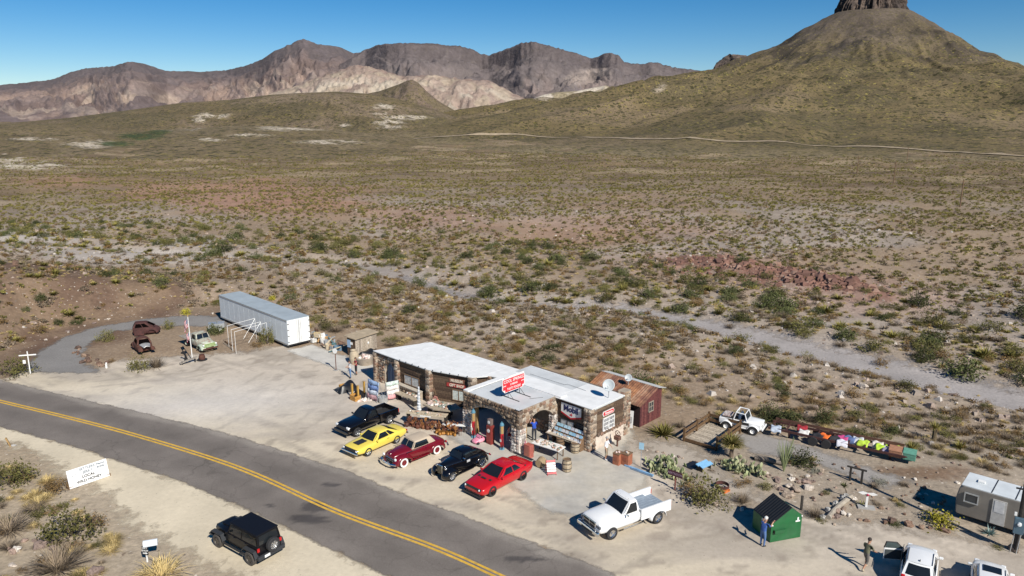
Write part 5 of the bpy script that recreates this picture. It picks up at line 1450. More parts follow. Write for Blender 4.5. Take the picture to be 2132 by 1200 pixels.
for k in range(7): boxpart(jp, 'grille_slot', mat('slot', (.004, .004, .004)), (2.065, -.36 + k * .12, .92), (.02, .06, .3))
lamps(jp, 2.05, .5, .96, .1)
for x, y, r in WH: wheel(jp, x, y * 1.04, r, .27, mat('gun_rim', (.12, .11, .1), rough=.4, metal=.6), 8, .6, tm=mat('dusty_tyre', (.07, .062, .055), rough=.9, var=.2, scale=10))
for s in (-1, 1):
    for x in (1.5, -1.5):
        b = MB(); ang = [(-.62, .62), (-.45, .98), (.4, .98), (.66, .72)]
        for (p, q) in zip(ang[:-1], ang[1:]):
            b.add([(x + p[0], s * .74, p[1]), (x + q[0], s * .74, q[1]), (x + q[0], s * .97, q[1] - .02), (x + p[0], s * .97, p[1] - .02), (x + p[0], s * .97, p[1] - .09), (x + q[0], s * .97, q[1] - .09)], [(0, 1, 2, 3), (3, 2, 5, 4)])
        b.build('fender_flare', fl, jp, solid=.03)
    boxpart(jp, 'side_step', trim_b, (0, s * .86, .46), (1.9, .12, .08), .02); boxpart(jp, 'tail_light', red_lens, (-2.1, s * .72, 1.02), (.06, .15, .22), .02)
    for x in (.35, -.65): boxpart(jp, 'door_handle', trim_b, (x - .35, s * .815, 1.08), (.16, .03, .04))
boxpart(jp, 'front_bumper', fl, (2.2, 0, .58), (.22, 1.7, .2), .04); boxpart(jp, 'rear_bumper', fl, (-2.2, 0, .58), (.2, 1.75, .24), .05)
MB().box((-2.31, .32, .62), (.02, .34, .15)).build('number_plate', white, jp)
sw_ = MB().lathe([(.24, -.13), (.37, -.13), (.41, -.08), (.41, .08), (.37, .13), (.24, .13)], 22, 'X', (0, 0, 0)).build('spare_wheel', tyre_m, jp, smooth=True, loc=(-2.25, -.12, 1.05))
q = MB().lathe([(.001, -.06), (.08, -.1), (.1, -.04), (.23, -.03), (.245, -.13)], 18, 'X')
for k in range(7):
    a = 2 * math.pi * k / 7; q.box((-.09, math.cos(a) * .14, math.sin(a) * .14), (.04, .2, .045), 0, a)
q.build('rim', alloy, sw_)
mirrors(jp, mtb, .45, .8, 1.32)

# ---- small white open-top 4x4
su_f = Vector((18.56, 53.26, 0)); h = R(-31)
su = thing('off_roader', 'small white open-top off-roader with a dark side stripe', 'off-roader', su_f - Vector((math.cos(h), math.sin(h), 0)) * 1.02 + Vector((-math.sin(h), math.cos(h), 0)) * .65, h)
WH = [(1.02, .65, .35), (1.02, -.65, .35), (-1.02, .65, .35), (-1.02, -.65, .35)]
loft_body('body', [(1.62, .5, .86, .9, .62), (1.55, .42, .92, .96, .68), (.55, .42, .97, 1.02, .72), (.45, .42, .97, 1.0, .72), (-1.5, .42, .97, 1.0, .72), (-1.6, .46, .94, .96, .7)], whp, su, WH, .42, sub=0)
for s in (-1, 1):
    fender(su, whp, 1.02, .36, .45, s * .68, s * .86, 10, 170, 1.05, 1.05, 'fender_flare', .1); fender(su, whp, -1.02, .36, .45, s * .68, s * .86, 10, 170, 1.05, 1.05, 'fender_flare', .1)
    boxpart(su, 'side_stripe', trim_b, (-.05, s * .728, .8), (1.5, .012, .2)); boxpart(su, 'side_sill', whp, (0, s * .74, .44), (1.1, .1, .1), .03)
boxpart(su, 'cockpit', dark_in, (-.6, 0, 1.0), (1.75, 1.25, .03)); boxpart(su, 'windshield', glass_d, (.42, 0, 1.24), (.03, 1.2, .42), ry=R(-18))
b = MB()
for s in (-1, 1): b.tube([(.52, s * .66, .98), (.33, s * .6, 1.52), (-.35, s * .6, 1.56), (-.5, s * .68, .98)], .04, 6)
b.tube([(.33, -.6, 1.52), (.33, .6, 1.52)], .035, 6).tube([(-.35, -.6, 1.56), (-.35, .6, 1.56)], .045, 6); b.build('roll_frame', whp, su)
for s in (-1, 1): boxpart(su, 'seat', mat('seat_blue', (.05, .08, .13), rough=.8), (-.1, s * .32, 1.12), (.2, .42, .4), .05); boxpart(su, 'headlight', trim_b, (1.61, s * .45, .78), (.04, .2, .15))
for x, y, r in WH: wheel(su, x, y * 1.1, r, .24, white, 0, .52)
boxpart(su, 'front_bumper', whp, (1.7, 0, .52), (.12, 1.35, .14), .03); boxpart(su, 'tub_cargo', mat('cargo', (.3, .2, .18), rough=.9, var=.6, scale=8, col2=(.5, .48, .45)), (-1.1, 0, 1.06), (.7, 1.0, .14), .04); mirrors(su, trim_b, .3, .7, 1.08)

# ---- two white compact cars
def compact(loc, hd, label, door=False, sunroof=False):
    c = thing('compact_car', label, 'car', loc, hd)
    WH = [(1.25, .74, .31), (1.25, -.74, .31), (-1.25, .74, .31), (-1.25, -.74, .31)]
    loft_body('body', [(2.0, .4, .66, .7, .6), (1.85, .26, .76, .82, .76), (1.3, .2, .84, .94, .85), (.75, .2, .9, 1.0, .87), (-.8, .2, .94, 1.0, .87), (-1.6, .22, .94, 1.0, .85), (-1.92, .34, .9, .94, .78), (-1.98, .46, .8, .84, .7)], whp, c, WH, .37)
    greenhouse(c, whp, .94, 1.46, .95, .12, -1.25, -1.82, .78, .60, split=.5, side=(.14, .9), wbr=.74, wrr=.58, marg=.08, crown=.04)
    for x, y, r in WH: wheel(c, x, y * 1.02, r, .2, alloy, 7)
    for s in (-1, 1):
        boxpart(c, 'headlight', lens, (1.82, s * .6, .7), (.22, .24, .14), .04); boxpart(c, 'tail_light', red_lens, (-1.9, s * .66, .84), (.14, .2, .28), .04); boxpart(c, 'roof_gutter', trim_b, (-.55, s * .58, 1.492), (1.3, .03, .015))
    mirrors(c, whp, .72, .84, 1.0); boxpart(c, 'antenna', trim_b, (-1.05, 0, 1.53), (.12, .04, .06)); boxpart(c, 'rear_bumper', whp, (-1.98, 0, .5), (.14, 1.5, .26), .06)
    if sunroof: boxpart(c, 'sunroof', car_glass, (-.2, 0, 1.505), (.62, .82, .02), .02)
    else: boxpart(c, 'parcel_shelf', mat('mint_cloth', (.4, .6, .5), rough=.8), (-1.2, .2, 1.16), (.2, .4, .1), .03)
    if door:
        hx = .72; a = R(66)
        d = MB().box((-.5, 0, .62), (1.0, .07, .68)).build('open_door', whp, c, loc=(hx, .87, 0), rot=(0, 0, -a), bevel=.02)
        MB().box((-.52, -.045, .6), (.86, .03, .55)).build('door_lining', mat('lining', (.05, .06, .065), rough=.7), d)
        MB().tube([(0, 0, .96), (-.4, -.1, 1.38), (-.95, -.12, 1.4), (-1.0, 0, .96)], .03, 6).build('window_frame', trim_b, d)
        MB().add([(-.06, -.02, .97), (-.42, -.1, 1.36), (-.93, -.12, 1.37), (-.96, -.02, .97)], [(0, 1, 2, 3)]).build('door_glass', mat('clear_grey', (.1, .13, .13), rough=.05, spec=.7), d, solid=.01)
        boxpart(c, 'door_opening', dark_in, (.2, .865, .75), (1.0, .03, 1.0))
    return c
p = G(1917, 1160, 1.46); compact((p.x + .55 * math.cos(R(58)), p.y + .55 * math.sin(R(58)), 0), R(58), 'white hatchback with its driver door standing open', True)
p = G(2066, 1193, 1.46); compact((p.x + .45 * math.cos(R(58)), p.y + .45 * math.sin(R(58)), 0), R(58), 'white hatchback with a dark sunroof', sunroof=True)

# ---- rusty wrecks and the old flatbed
rustA = mat('wreck_rust', (.055, .02, .018), rough=.85, var=.3, scale=4, col2=(.085, .03, .024), mix=.4, mscale=3, bump=.3)
rustB = mat('wreck_rust_orange', (.12, .048, .028), rough=.85, var=.3, scale=4, col2=(.06, .024, .02), mix=.5, mscale=2, bump=.3)
def wreck(loc, hd, label, m, hood_m=None, front=True):
    w = thing('car_wreck', label, 'wrecked car', loc, hd)
    loft_body('body', [(1.2 if front else .55, .3, .8, .86, .5), (.6, .2, .86, .9, .74), (.1, .14, .9, .94, .8), (-.8, .12, .9, .95, .82), (-1.5, .14, .84, .94, .74), (-2.0, .2, .66, .8, .56), (-2.2, .3, .48, .52, .34)], m, w, [], .4)
    greenhouse(w, m, .9, 1.42, .55, .28, -.8, -1.65, .7, .54, split=.48, side=(.1, .78), crown=.08, wbr=.56, wrr=.48, gm=mat('void', (.004, .003, .003), rough=.95, spec=.0), marg=.1, bev=.12)
    for s in (-1, 1): fender(w, m, -1.3, .3, .5, s * .45, s * .88, 0, 190, 1.2, 1.5, 'rear_fender', .36)
    if hood_m:
        MB().grid(lambda u, v: (.5 + 1.15 * u, (-.5 + v) * (1.1 - .5 * u), .92 + .12 * math.sin(math.pi * v) - .12 * u * u), 6, 8).build('bonnet', hood_m, w, smooth=True, solid=.02)
        for s in (-1, 1): fender(w, m, 1.1, .3, .45, s * .4, s * .8, 20, 150, 1.2, 1.3, 'front_fender', .36)
    else:
        for s in (-1, 1): boxpart(w, 'loose_door', m, (-.1, s * .86, .5), (1.0, .05, .8), .02, rx=R(6 * s))
    return w
wreck((-41.7, 79.9, 0), R(200), 'dark rusty stripped car shell without a bonnet', rustA, None, False)
wreck((-38.3, 73.9, 0), R(-52), 'rusty car shell with a bare metal bonnet behind dry bushes', rustB, mat('bare_metal', (.5, .5, .48), rough=.4, metal=.4, var=.2, scale=4, col2=(.3, .2, .14), mix=.35))
f = Vector((-31.5, 73.3, 0)); r_ = Vector((-34.6, 76.1, 0)); h = math.atan2(f.y - r_.y, f.x - r_.x)
ot = thing('flatbed_truck', 'weathered pale green vintage flatbed truck with rust patches', 'truck', (f + r_) / 2 + Vector((.25, .3, 0)), h)
grn = mat('faded_green', (.33, .42, .33), rough=.7, var=.2, scale=3, col2=(.50, .48, .40), mix=.45, mscale=2.2)
grn2 = mat('faded_green_rust', (.42, .45, .37), rough=.75, var=.2, scale=3, col2=(.25, .10, .06), mix=.42, mscale=2.6)
loft_body('body', [(2.05, .5, .9, .96, .5), (1.9, .42, .98, 1.08, .6), (1.3, .4, 1.06, 1.2, .66), (.75, .4, 1.12, 1.24, .76), (.5, .4, 1.14, 1.2, .82), (-.4, .4, 1.14, 1.2, .82), (-.55, .44, 1.1, 1.14, .8)], grn2, ot, [], .4)
greenhouse(ot, grn2, 1.15, 1.72, .62, .4, -.35, -.5, .74, .62, split=.0, side=(.12, .88), crown=.08, marg=.07, frontsplit=True, bev=.1)
for s in (-1, 1): fender(ot, grn, 1.45, .38, .52, s * .42, s * .92, -12, 192, 1.15, 1.3, 'front_fender', .34); lamps_ = MB().lathe([(.001, .06), (.07, .05), (.1, 0), (.06, -.1)], 12, 'X', (2.05, s * .66, .82)).build('headlight', lens, ot, smooth=True)
for x, y in ((1.45, .72), (1.45, -.72), (-1.7, .72), (-1.7, -.72)): wheel(ot, x, y, .37, .2, grn, 0, .5)
for k in range(5): boxpart(ot, 'grille_bar', mat('lime_paint', (.36, .48, .2), rough=.6, var=.2), (2.06 - .012 * k, 0, .92 - k * .085), (.06, 1.25, .04))
boxpart(ot, 'front_bumper', rustB, (2.18, 0, .45), (.12, 1.6, .13), .03)
for k in range(7): boxpart(ot, 'deck_plank', mat('grey_plank', (.28, .25, .21), rough=.9, var=.25, scale=5), (-1.75, -.84 + k * .28, .92), (2.5, .26, .06))
boxpart(ot, 'chassis', rustA, (-1.2, 0, .72), (3.2, .7, .18))
# ---- pink toy car
tc_ = thing('toy_car', 'small pink ride-on toy car in front of the gas pumps', 'toy car', LB(-3.55, -.55), R(222))
pnk = mat('pink_plastic', (.72, .22, .34), rough=.35, var=.12, scale=6, col2=(.75, .5, .55), mix=.4)
loft_body('body', [(.55, .1, .2, .24, .2), (.48, .06, .26, .32, .3), (.1, .05, .34, .4, .34), (-.3, .05, .36, .42, .34), (-.55, .1, .3, .34, .26)], pnk, tc_, [], .1)
MB().box((-.05, 0, .41), (.3, .4, .05)).build('cockpit', trim_b, tc_); MB().prism([(.12, .36), (.0, .6), (-.04, .6), (.06, .36)], -.22, .22, 'XZ').build('windscreen', pnk, tc_)
boxpart(tc_, 'rear_spoiler', pnk, (-.5, 0, .5), (.12, .6, .04), .01)
for x in (.34, -.34):
    for y in (-.33, .33): MB().cyl((x, y - .05, .11), (x, y + .05, .11), .11, n=12).build('wheel', tyre_m, tc_)

# ================================================================ plants and rocks
def leaf_mat(name, col, col2, randv=.25):
    return mat(name, col, rough=.8, var=.3, scale=5, col2=col2, mix=.45, mscale=3.5, msharp=.2, spec=.15, randv=randv)
LM = {'creosote': leaf_mat('leaf_creosote', (.11, .108, .035), (.17, .15, .052), .35), 'green': leaf_mat('leaf_green', (.062, .075, .028), (.115, .12, .045), .4), 'dry': leaf_mat('twig_dry', (.19, .15, .11), (.27, .21, .14)), 'grass': leaf_mat('grass_gold', (.42, .315, .135), (.5, .4, .2)),
      'grey': leaf_mat('leaf_grey', (.21, .21, .165), (.29, .28, .22)), 'yucca': leaf_mat('leaf_yucca', (.17, .155, .045), (.28, .24, .07), .4), 'rust': leaf_mat('leaf_rust', (.16, .105, .045), (.24, .15, .06)), 'yellow': leaf_mat('leaf_yellow', (.5, .43, .05), (.3, .3, .05)), 'stem': mat('stem', (.15, .115, .085), rough=.9, var=.2)}
def npmesh(name, V, F, m):
    me = bpy.data.meshes.new(name); me.vertices.add(len(V)); me.vertices.foreach_set('co', np.asarray(V, np.float32).ravel())
    k = F.shape[1]; me.loops.add(F.size); me.loops.foreach_set('vertex_index', F.astype(np.int32).ravel()); me.polygons.add(len(F)); me.polygons.foreach_set('loop_start', np.arange(len(F), dtype=np.int32) * k)
    me.update(calc_edges=True); me.materials.append(m); return me
def dome(g, n, kind):
    "points through the volume of an uneven bush, unit radius and height"
    k = max(5, n // 45)
    c = g.normal(size=(k, 3)); c /= np.linalg.norm(c, axis=1)[:, None]; c[:, 2] = np.abs(c[:, 2]) * 1.0; c *= g.uniform(.35, .86, (k, 1)); c[:, 2] += .1
    i = g.integers(0, k, n); p = c[i] + g.normal(size=(n, 3)) * g.uniform(.10, .26, k)[i][:, None]
    p[:, 2] = np.abs(p[:, 2]); return p
def quads(P, g, size, asp=.5):
    n = len(P); a = g.normal(size=(n, 3)); a /= np.linalg.norm(a, axis=1)[:, None]; b = np.cross(a, g.normal(size=(n, 3))); b /= np.linalg.norm(b, axis=1)[:, None]
    s = size * g.uniform(.6, 1.5, (n, 1)); a = a * s; b = b * s * asp
    V = np.stack([P - a, P + b, P + a, P - b], 1).reshape(-1, 3); return V, np.arange(4 * n).reshape(-1, 4)
def blades(g, n, r0, length, width, up=.5, curve=.25, spread=1.0):
    t = g.uniform(0, 2 * np.pi, n); el = np.clip(g.normal(up, .35, n), .05, 1.5)
    d = np.stack([np.cos(t) * np.cos(el) * spread, np.sin(t) * np.cos(el) * spread, np.sin(el)], 1); L = length * g.uniform(.55, 1.1, (n, 1))
    b = np.stack([np.cos(t) * r0 * g.uniform(0, 1, n), np.sin(t) * r0 * g.uniform(0, 1, n), np.zeros(n)], 1)
    s = np.stack([-np.sin(t), np.cos(t), 0 * t], 1) * width; m = b + d * L * .55; e = b + d * L; e[:, 2] -= curve * L[:, 0]
    e[:, :2] += g.normal(size=(n, 2)) * .06 * length; e[:, 2] = np.maximum(e[:, 2], .02)
    V = np.stack([b - s, b + s, m + s * .8, e, m - s * .8], 1).reshape(-1, 3); k = np.arange(n)[:, None] * 5
    F3 = np.concatenate([k + np.array([[0, 1, 2, 4]]), k + np.array([[4, 2, 3, 3]])]); return V, F3
def join(*vf):
    V, F, o = [], [], 0
    for v, f in vf: V.append(v); F.append(f + o); o += len(v)
    return np.concatenate(V), np.concatenate(F)
def fixq(F):
    return F
def mk_blades(name, m, *a, **k):
    V, F = blades(*a, **k); me = bpy.data.meshes.new(name); me.from_pydata(V.tolist(), [], [tuple(dict.fromkeys(f)) for f in F.tolist()]); me.materials.append(m); return me
def mk_leaves(name, m, seed, n, size, kind='dome', asp=.5):
    g = np.random.default_rng(seed); V, F = quads(dome(g, n, kind), g, size, asp); return npmesh(name, V, F, m)
PL = {}
for nm, n, sz in (('creosote', 900, .05), ('green', 1100, .055), ('grey', 800, .05), ('rust', 700, .05)):
    PL[nm] = [(mk_leaves('foliage', LM[nm], 50 + 7 * k + len(nm), n, sz), mk_blades('branches', LM['stem'], np.random.default_rng(90 + k), 40, .12, 1.0, .012, .75, .0)) for k in range(4)]
PL['dry'] = [(mk_blades('twigs', LM['dry'], np.random.default_rng(190 + k), 320, .25, 1.05, .009, .62, .08), mk_blades('branches', LM['stem'], np.random.default_rng(290 + k), 40, .12, .9, .016, .6, .0)) for k in range(4)]
PL['grass'] = [(mk_blades('blades', LM['grass'], np.random.default_rng(390 + k), 260, .4, .95, .012, .9, .3), None) for k in range(3)]
PL['yucca'] = [(mk_blades('leaves', LM['yucca'], np.random.default_rng(490 + k), 110, .15, 1.0, .045, .7, .05), None) for k in range(3)]
PL['yellow'] = [(mk_leaves('foliage', LM['yellow'], 590 + k, 700, .07), mk_blades('branches', LM['stem'], np.random.default_rng(595 + k), 30, .1, .9, .014, .75, .0)) for k in range(2)]
INFO = {'creosote': ('creosote_bush', 'olive creosote bush growing among the desert scrub', 'bush', 'creosote bushes in the scrub'), 'green': ('green_bush', 'dark green leafy bush growing near the wash', 'bush', 'green bushes along the wash'), 'grey': ('grey_bush', 'pale grey-green bush growing in the scrub', 'bush', 'grey bushes in the scrub'), 'rust': ('brown_bush', 'brownish half-bare bush growing in the scrub', 'bush', 'brown bushes in the scrub'),
        'dry': ('dry_shrub', 'leafless grey-brown shrub in the scrub', 'shrub', 'dry shrubs in the scrub'), 'grass': ('grass_tuft', 'golden dry grass tuft in the scrub', 'grass', 'golden grass tufts'), 'yucca': ('yucca_plant', 'yellow-green spiky yucca on the stony ground', 'yucca', 'yuccas on the stony ground'), 'yellow': ('yellow_bush', 'bright yellow flowering bush', 'bush', None)}
_pc = [0]
def plant(kind, x, y, r, h=None, z=None, parts=True, label=None, group=0):
    _pc[0] += 1; k = _pc[0]; fo, br = PL[kind][k % len(PL[kind])]; nm, lb, ct, gp = INFO[kind]
    if z is None: z = float(hgt(np.array([x]), np.array([y]))[0])
    h = h or r * .95; rz = (k * 2.399) % 6.283
    gp = gp if group == 0 else group
    if parts and br is not None:
        t = thing(nm, label or lb, ct, (x, y, z - .02), rz, gp)
        for n2, me in ((fo.name.split('.')[0], fo), ('branches', br)):
            o = bpy.data.objects.new(n2, me); COL.objects.link(o); o.parent = t; o.scale = (r, r, h)
        return t
    o = bpy.data.objects.new(nm, fo); COL.objects.link(o); o.location = (x, y, z - .02); o.rotation_euler = (0, 0, rz); o.scale = (r, r, h)
    return tag(o, label or lb, ct, gp)
def PP(u, v): 
    p = G(u, v); return p.x, p.y
def mpx(v): return (G(1066, v) - Vector((0, 0, CAMH))).length / FPX
# plants one can point at: (kind, u, v of the foot, half-width in photo pixels, height/width, label)
for kd, u, v, rp, hr_, lb in (('creosote', 150, 1112, 66, .9, 'large round olive bush on the bank below the white honey sign'), ('creosote', 28, 1005, 50, 1.0, 'tall olive bush beside the broken post at the road edge'), ('dry', 120, 1185, 74, .8, 'wide grey leafless shrub on the bank near the mailbox'), ('dry', 20, 1105, 55, .7, None), ('grass', 236, 1128, 30, .8, 'golden bush on the dirt beside the large olive bush'), ('grass', 335, 1200, 66, .7, 'wide golden bush at the foot of the mailbox'), ('grass', 175, 1200, 36, .7, None), ('grass', 80, 1048, 34, .6, None), ('rust', 115, 1022, 34, .7, 'small brown bush beside the white honey sign'), ('rust', 105, 1020, 20, .9, None), ('dry', 70, 1062, 34, .5, None),
        ('creosote', 32, 778, 42, .9, 'olive bush behind the white cross'), ('creosote', 222, 710, 22, 1.1, 'olive bush beside the dark rusty car shell'), ('creosote', 290, 770, 26, 1.2, 'bush hiding the nose of the rusty car shell'), ('dry', 326, 765, 26, 1.4, 'leafless bush beside the rusty car with the bare bonnet'), ('creosote', 352, 685, 14, 1.6, 'small thin bush on the gravel island'), ('green', 448, 696, 24, .9, 'round green bush behind the flatbed truck'), ('creosote', 556, 716, 20, 2.0, 'tall bush growing against the white trailer'), ('rust', 535, 722, 18, .6, None), ('yellow', 388, 655, 13, 1.2, 'bright yellow bush beyond the gravel loop'), ('yellow', 569, 633, 10, 1.0, 'yellow-green bush behind the white trailer'),
        ('creosote', 1470, 1048, 50, 1.1, 'big olive bush behind the brown garden sign'), ('rust', 1440, 1030, 32, .8, 'brown bush under the brown garden sign'), ('dry', 1545, 1046, 24, 1.3, 'thin leafless bush in the cactus garden'), ('creosote', 1590, 1016, 18, .8, None), ('green', 1668, 968, 36, .9, 'dense green bush beside the ocotillo'), ('green', 1640, 884, 40, .9, 'green bush behind the clothes-laden trailer'), ('green', 1605, 872, 34, .9, 'green bush beside the small white off-roader'), ('green', 1712, 880, 26, 1.2, 'tall dark green bush beyond the long trailer'), ('green', 1790, 915, 26, .9, None), ('green', 1270, 805, 34, .9, 'green bush behind the store roof'), ('green', 1332, 815, 46, .8, 'wide green bush behind the rusty shed'), ('yucca', 1380, 905, 38, .8, 'pale yellow cholla beside the rusty shed'), ('dry', 1415, 890, 16, 1.6, None), ('creosote', 1500, 880, 30, .7, 'olive bush behind the wooden deck'),
        ('dry', 1697, 1076, 25, 1.1, 'dry brown reed clump beside the dumpster'), ('creosote', 1712, 1086, 14, .5, None), ('yellow', 1960, 1095, 36, .95, 'big yellow bush in front of the silver travel trailer'), ('green', 1862, 1092, 18, .5, None), ('grey', 1830, 1005, 22, .5, 'grey-green clump beside the hitching rail'), ('grey', 1700, 985, 14, .8, 'pale grey bush beyond the ocotillo'), ('creosote', 2078, 1142, 14, .5, None), ('rust', 85, 695, 20, .9, 'orange-brown bush on the stony mound'), ('rust', 232, 755, 10, .9, None), ('dry', 700, 690, 26, .8, None), ('creosote', 680, 685, 26, .8, 'olive bush behind the pile of junk')):
    x, y = PP(u, v); r = rp * mpx(v); plant(kd, x, y, r, r * hr_, label=lb, group=None if lb else 0)

# dry growth on the roadside bank
_g = random.Random(55)
for k in range(120):
    u, v = _g.uniform(-40, 420), _g.uniform(935, 1230); lim = 940 + max(0, u - 20) * .55 + (max(0, u - 200) * .55)
    if v < lim + 20 or (240 < u < 330 and v < 1180) or u > 410: continue
    kd = _g.choice(('grass', 'grass', 'grass', 'dry', 'rust', 'creosote')); x, y = PP(u, v); r = _g.uniform(10, 30) * mpx(v); plant(kd, x, y, r, r * _g.uniform(.5, .8), label={'grass': 'golden dry grass on the roadside bank', 'dry': 'grey leafless shrub on the roadside bank', 'rust': 'brownish bush on the roadside bank', 'creosote': 'small olive bush on the roadside bank'}[kd], group=kd.replace('rust', 'brown') + ' growth on the roadside bank')
for k in range(46):
    u, v = _g.uniform(1430, 2000), _g.uniform(955, 1078); 
    if v > 1045 + (u - 1600) * .08 or (1550 < u < 1690 and v > 1020) or (u > 1700 and v < 1000) or (u > 1960 and v > 1040): continue
    kd = _g.choice(('grass', 'dry', 'dry', 'rust', 'creosote')); x, y = PP(u, v); r = _g.uniform(6, 17) * mpx(v); plant(kd, x, y, r, r * _g.uniform(.5, .9), label={'grass': 'small golden grass tuft in the cactus garden', 'dry': 'small leafless shrub in the cactus garden', 'rust': 'small brownish bush in the cactus garden', 'creosote': 'small olive bush in the cactus garden'}[kd], group=kd.replace('rust', 'brown') + ' growth in the cactus garden')
def clear_of_buildings(x, y):
    d = Vector((x - BO.x, y - BO.y)); s = d.x * math.cos(BA) + d.y * math.sin(BA); t = -d.x * math.sin(BA) + d.y * math.cos(BA)
    return not (-21 < s < 5 and .5 < t < 8.9) and not (-2.6 < s < 4.6 and 9.4 < t < 14)
for k in range(300):
    u = _g.uniform(640, 2120); ve = float(np.interp(u, [640, 700, 900, 1100, 1400, 1560, 1800, 2132], [680, 690, 705, 760, 800, 850, 900, 985])); v = ve + _g.uniform(-6, 38 if u < 1500 else 24); x, y = PP(u, v)
    if not clear_of_buildings(x, y) or (u < 800 and v > ve + 2) or (1330 < u < 1620 and v > 872) or (u > 1560 and v > ve + 14): continue
    kd = _g.choice(('grass', 'grass', 'dry', 'dry', 'rust', 'creosote')); r = _g.uniform(7, 22) * mpx(v); plant(kd, x, y, r, r * _g.uniform(.5, .85), label={'grass': 'golden grass tuft growing close behind the buildings and yard', 'dry': 'leafless shrub growing close behind the buildings and yard', 'rust': 'brownish bush growing close behind the buildings and yard', 'creosote': 'small olive bush growing close behind the buildings and yard'}[kd], group=kd.replace('rust', 'brown') + ' growth behind the buildings', parts=k % 3 == 0)
# yuccas, agave, ocotillo, prickly pear, barrel plants: built one by one
yx, yy = PP(1522, 952)
yu = thing('tall_yucca', 'tall yucca with yellow-green spiky head beside the wooden deck', 'yucca', (yx, yy, 0), .4)
MB().cyl((0, 0, 0), (0.05, 0, 1.0), .16, .13, 8).build('trunk', LM['stem'], yu)
o = bpy.data.objects.new('leaves', mk_blades('leaves', LM['yucca'], np.random.default_rng(777), 240, .12, 1.15, .04, .45, .12)); COL.objects.link(o); o.parent = yu; o.location = (0, 0, 1.0)
o = bpy.data.objects.new('dead_leaves', mk_blades('dead_leaves', leaf_mat('leaf_dead', (.42, .33, .13), (.2, .15, .06)), np.random.default_rng(778), 120, .12, .95, .04, .0, .7)); COL.objects.link(o); o.parent = yu; o.location = (0, 0, 1.0)
for (u, v, h_, lb) in ((1944, 917, 1.5, 'tall yucca standing alone on the gravel beyond the yard'), (1895, 945, .6, None)):
    x, y = PP(u, v)
    t = thing('tall_yucca', lb or 'short yucca with drooping leaves on the gravel beyond the yard', 'yucca', (x, y, float(hgt(np.array([x]), np.array([y]))[0])), 0)
    MB().cyl((0, 0, 0), (0, 0, h_ * .7), .18, .15, 8).build('trunk', mat('shaggy', (.12, .09, .05), rough=.95, var=.4, scale=9), t)
    o = bpy.data.objects.new('leaves', PL['yucca'][1][0]); COL.objects.link(o); o.parent = t; o.location = (0, 0, h_ * .65); o.scale = (.6, .6, .8)
ox_, oy_ = PP(1632, 982)
oc_ = thing('ocotillo', 'ocotillo of many pale green upright wands', 'ocotillo', (ox_, oy_, 0), 0)
g = random.Random(12)
for k in range(34):
    a = g.uniform(0, 6.28); s = g.uniform(.15, .75); h_ = g.uniform(1.5, 2.5)
    MB().tube([(0, 0, 0), (math.cos(a) * s * .35, math.sin(a) * s * .35, h_ * .45), (math.cos(a) * s, math.sin(a) * s, h_)], [.03, .026, .012], 5).build('wand', mat('wand_green', (.2, .23, .11), rough=.8, var=.25, scale=9), oc_)
for (u, v, r, col, nm, lb) in ((2060, 1112, .55, (.13, .2, .19), 'agave', 'blue-green agave on the stony bank before the travel trailer'), (1792, 1052, .4, (.3, .28, .1), 'agave', 'small yellowish agave beside the white propeller ornament')):
    x, y = PP(u, v); t = tag(bpy.data.objects.new(nm, mk_blades('agave', mat(nm + lb[:4], col, rough=.6, var=.2), np.random.default_rng(5), 34, .08, 1.0, .08, .6, .02)), lb, 'agave'); COL.objects.link(t); t.location = (x, y, 0); t.scale = (r, r, r)
x, y = PP(1764, 1035); t = thing('joshua_sapling', 'thin leaning sapling with a tuft of green leaves in the garden', 'tree', (x, y, 0)); MB().tube([(0, 0, 0), (-.12, 0, .45), (-.3, 0, .8)], [.05, .04, .03], 6).build('trunk', LM['stem'], t); o = bpy.data.objects.new('leaves', mk_blades('leaves', LM['green'], np.random.default_rng(6), 50, .05, .35, .03, .6, .0)); COL.objects.link(o); o.parent = t; o.location = (-.3, 0, .75)
pad_me = []
for k in range(3):
    b = MB().ball((0, 0, .5), (.36, .1, .5), 10, 6, .06, k); me = bpy.data.meshes.new('pad'); me.from_pydata(b.v, [], b.f); me.materials.append(mat('pad_green%d' % k, ((.24, .27, .13), (.36, .37, .21), (.17, .2, .1))[k], rough=.6, var=.2, scale=6, randv=.2))
    for p_ in me.polygons: p_.use_smooth = True
    pad_me.append(me)
def prickly(u, v, n, sx, sy, hmax, lb, sz=.34):
    x, y = PP(u, v); t = thing('prickly_pear', lb, 'cactus', (x, y, 0), BA); g = random.Random(u)
    for k in range(n):
        px_, py_ = g.gauss(0, sx), g.gauss(0, sy); z = abs(g.gauss(0, hmax * .5)) * max(0, 1 - (px_ / (2.2 * sx)) ** 2); s = sz * g.uniform(.75, 1.25)
        o = bpy.data.objects.new('pad', g.choice(pad_me)); COL.objects.link(o); o.parent = t; o.location = (px_, py_, max(-.02, z - .05)); o.scale = (s,) * 3; o.rotation_euler = (g.gauss(0, .35), g.gauss(0, .35), g.uniform(0, 6.28))
prickly(1388, 984, 150, .75, .5, 1.1, 'large prickly pear clump beside the blue-painted kerb'); prickly(1532, 978, 80, .6, .4, .8, 'prickly pear at the foot of the tall yucca'); prickly(1572, 988, 50, .4, .3, .7, 'smaller prickly pear beside the fallen log')
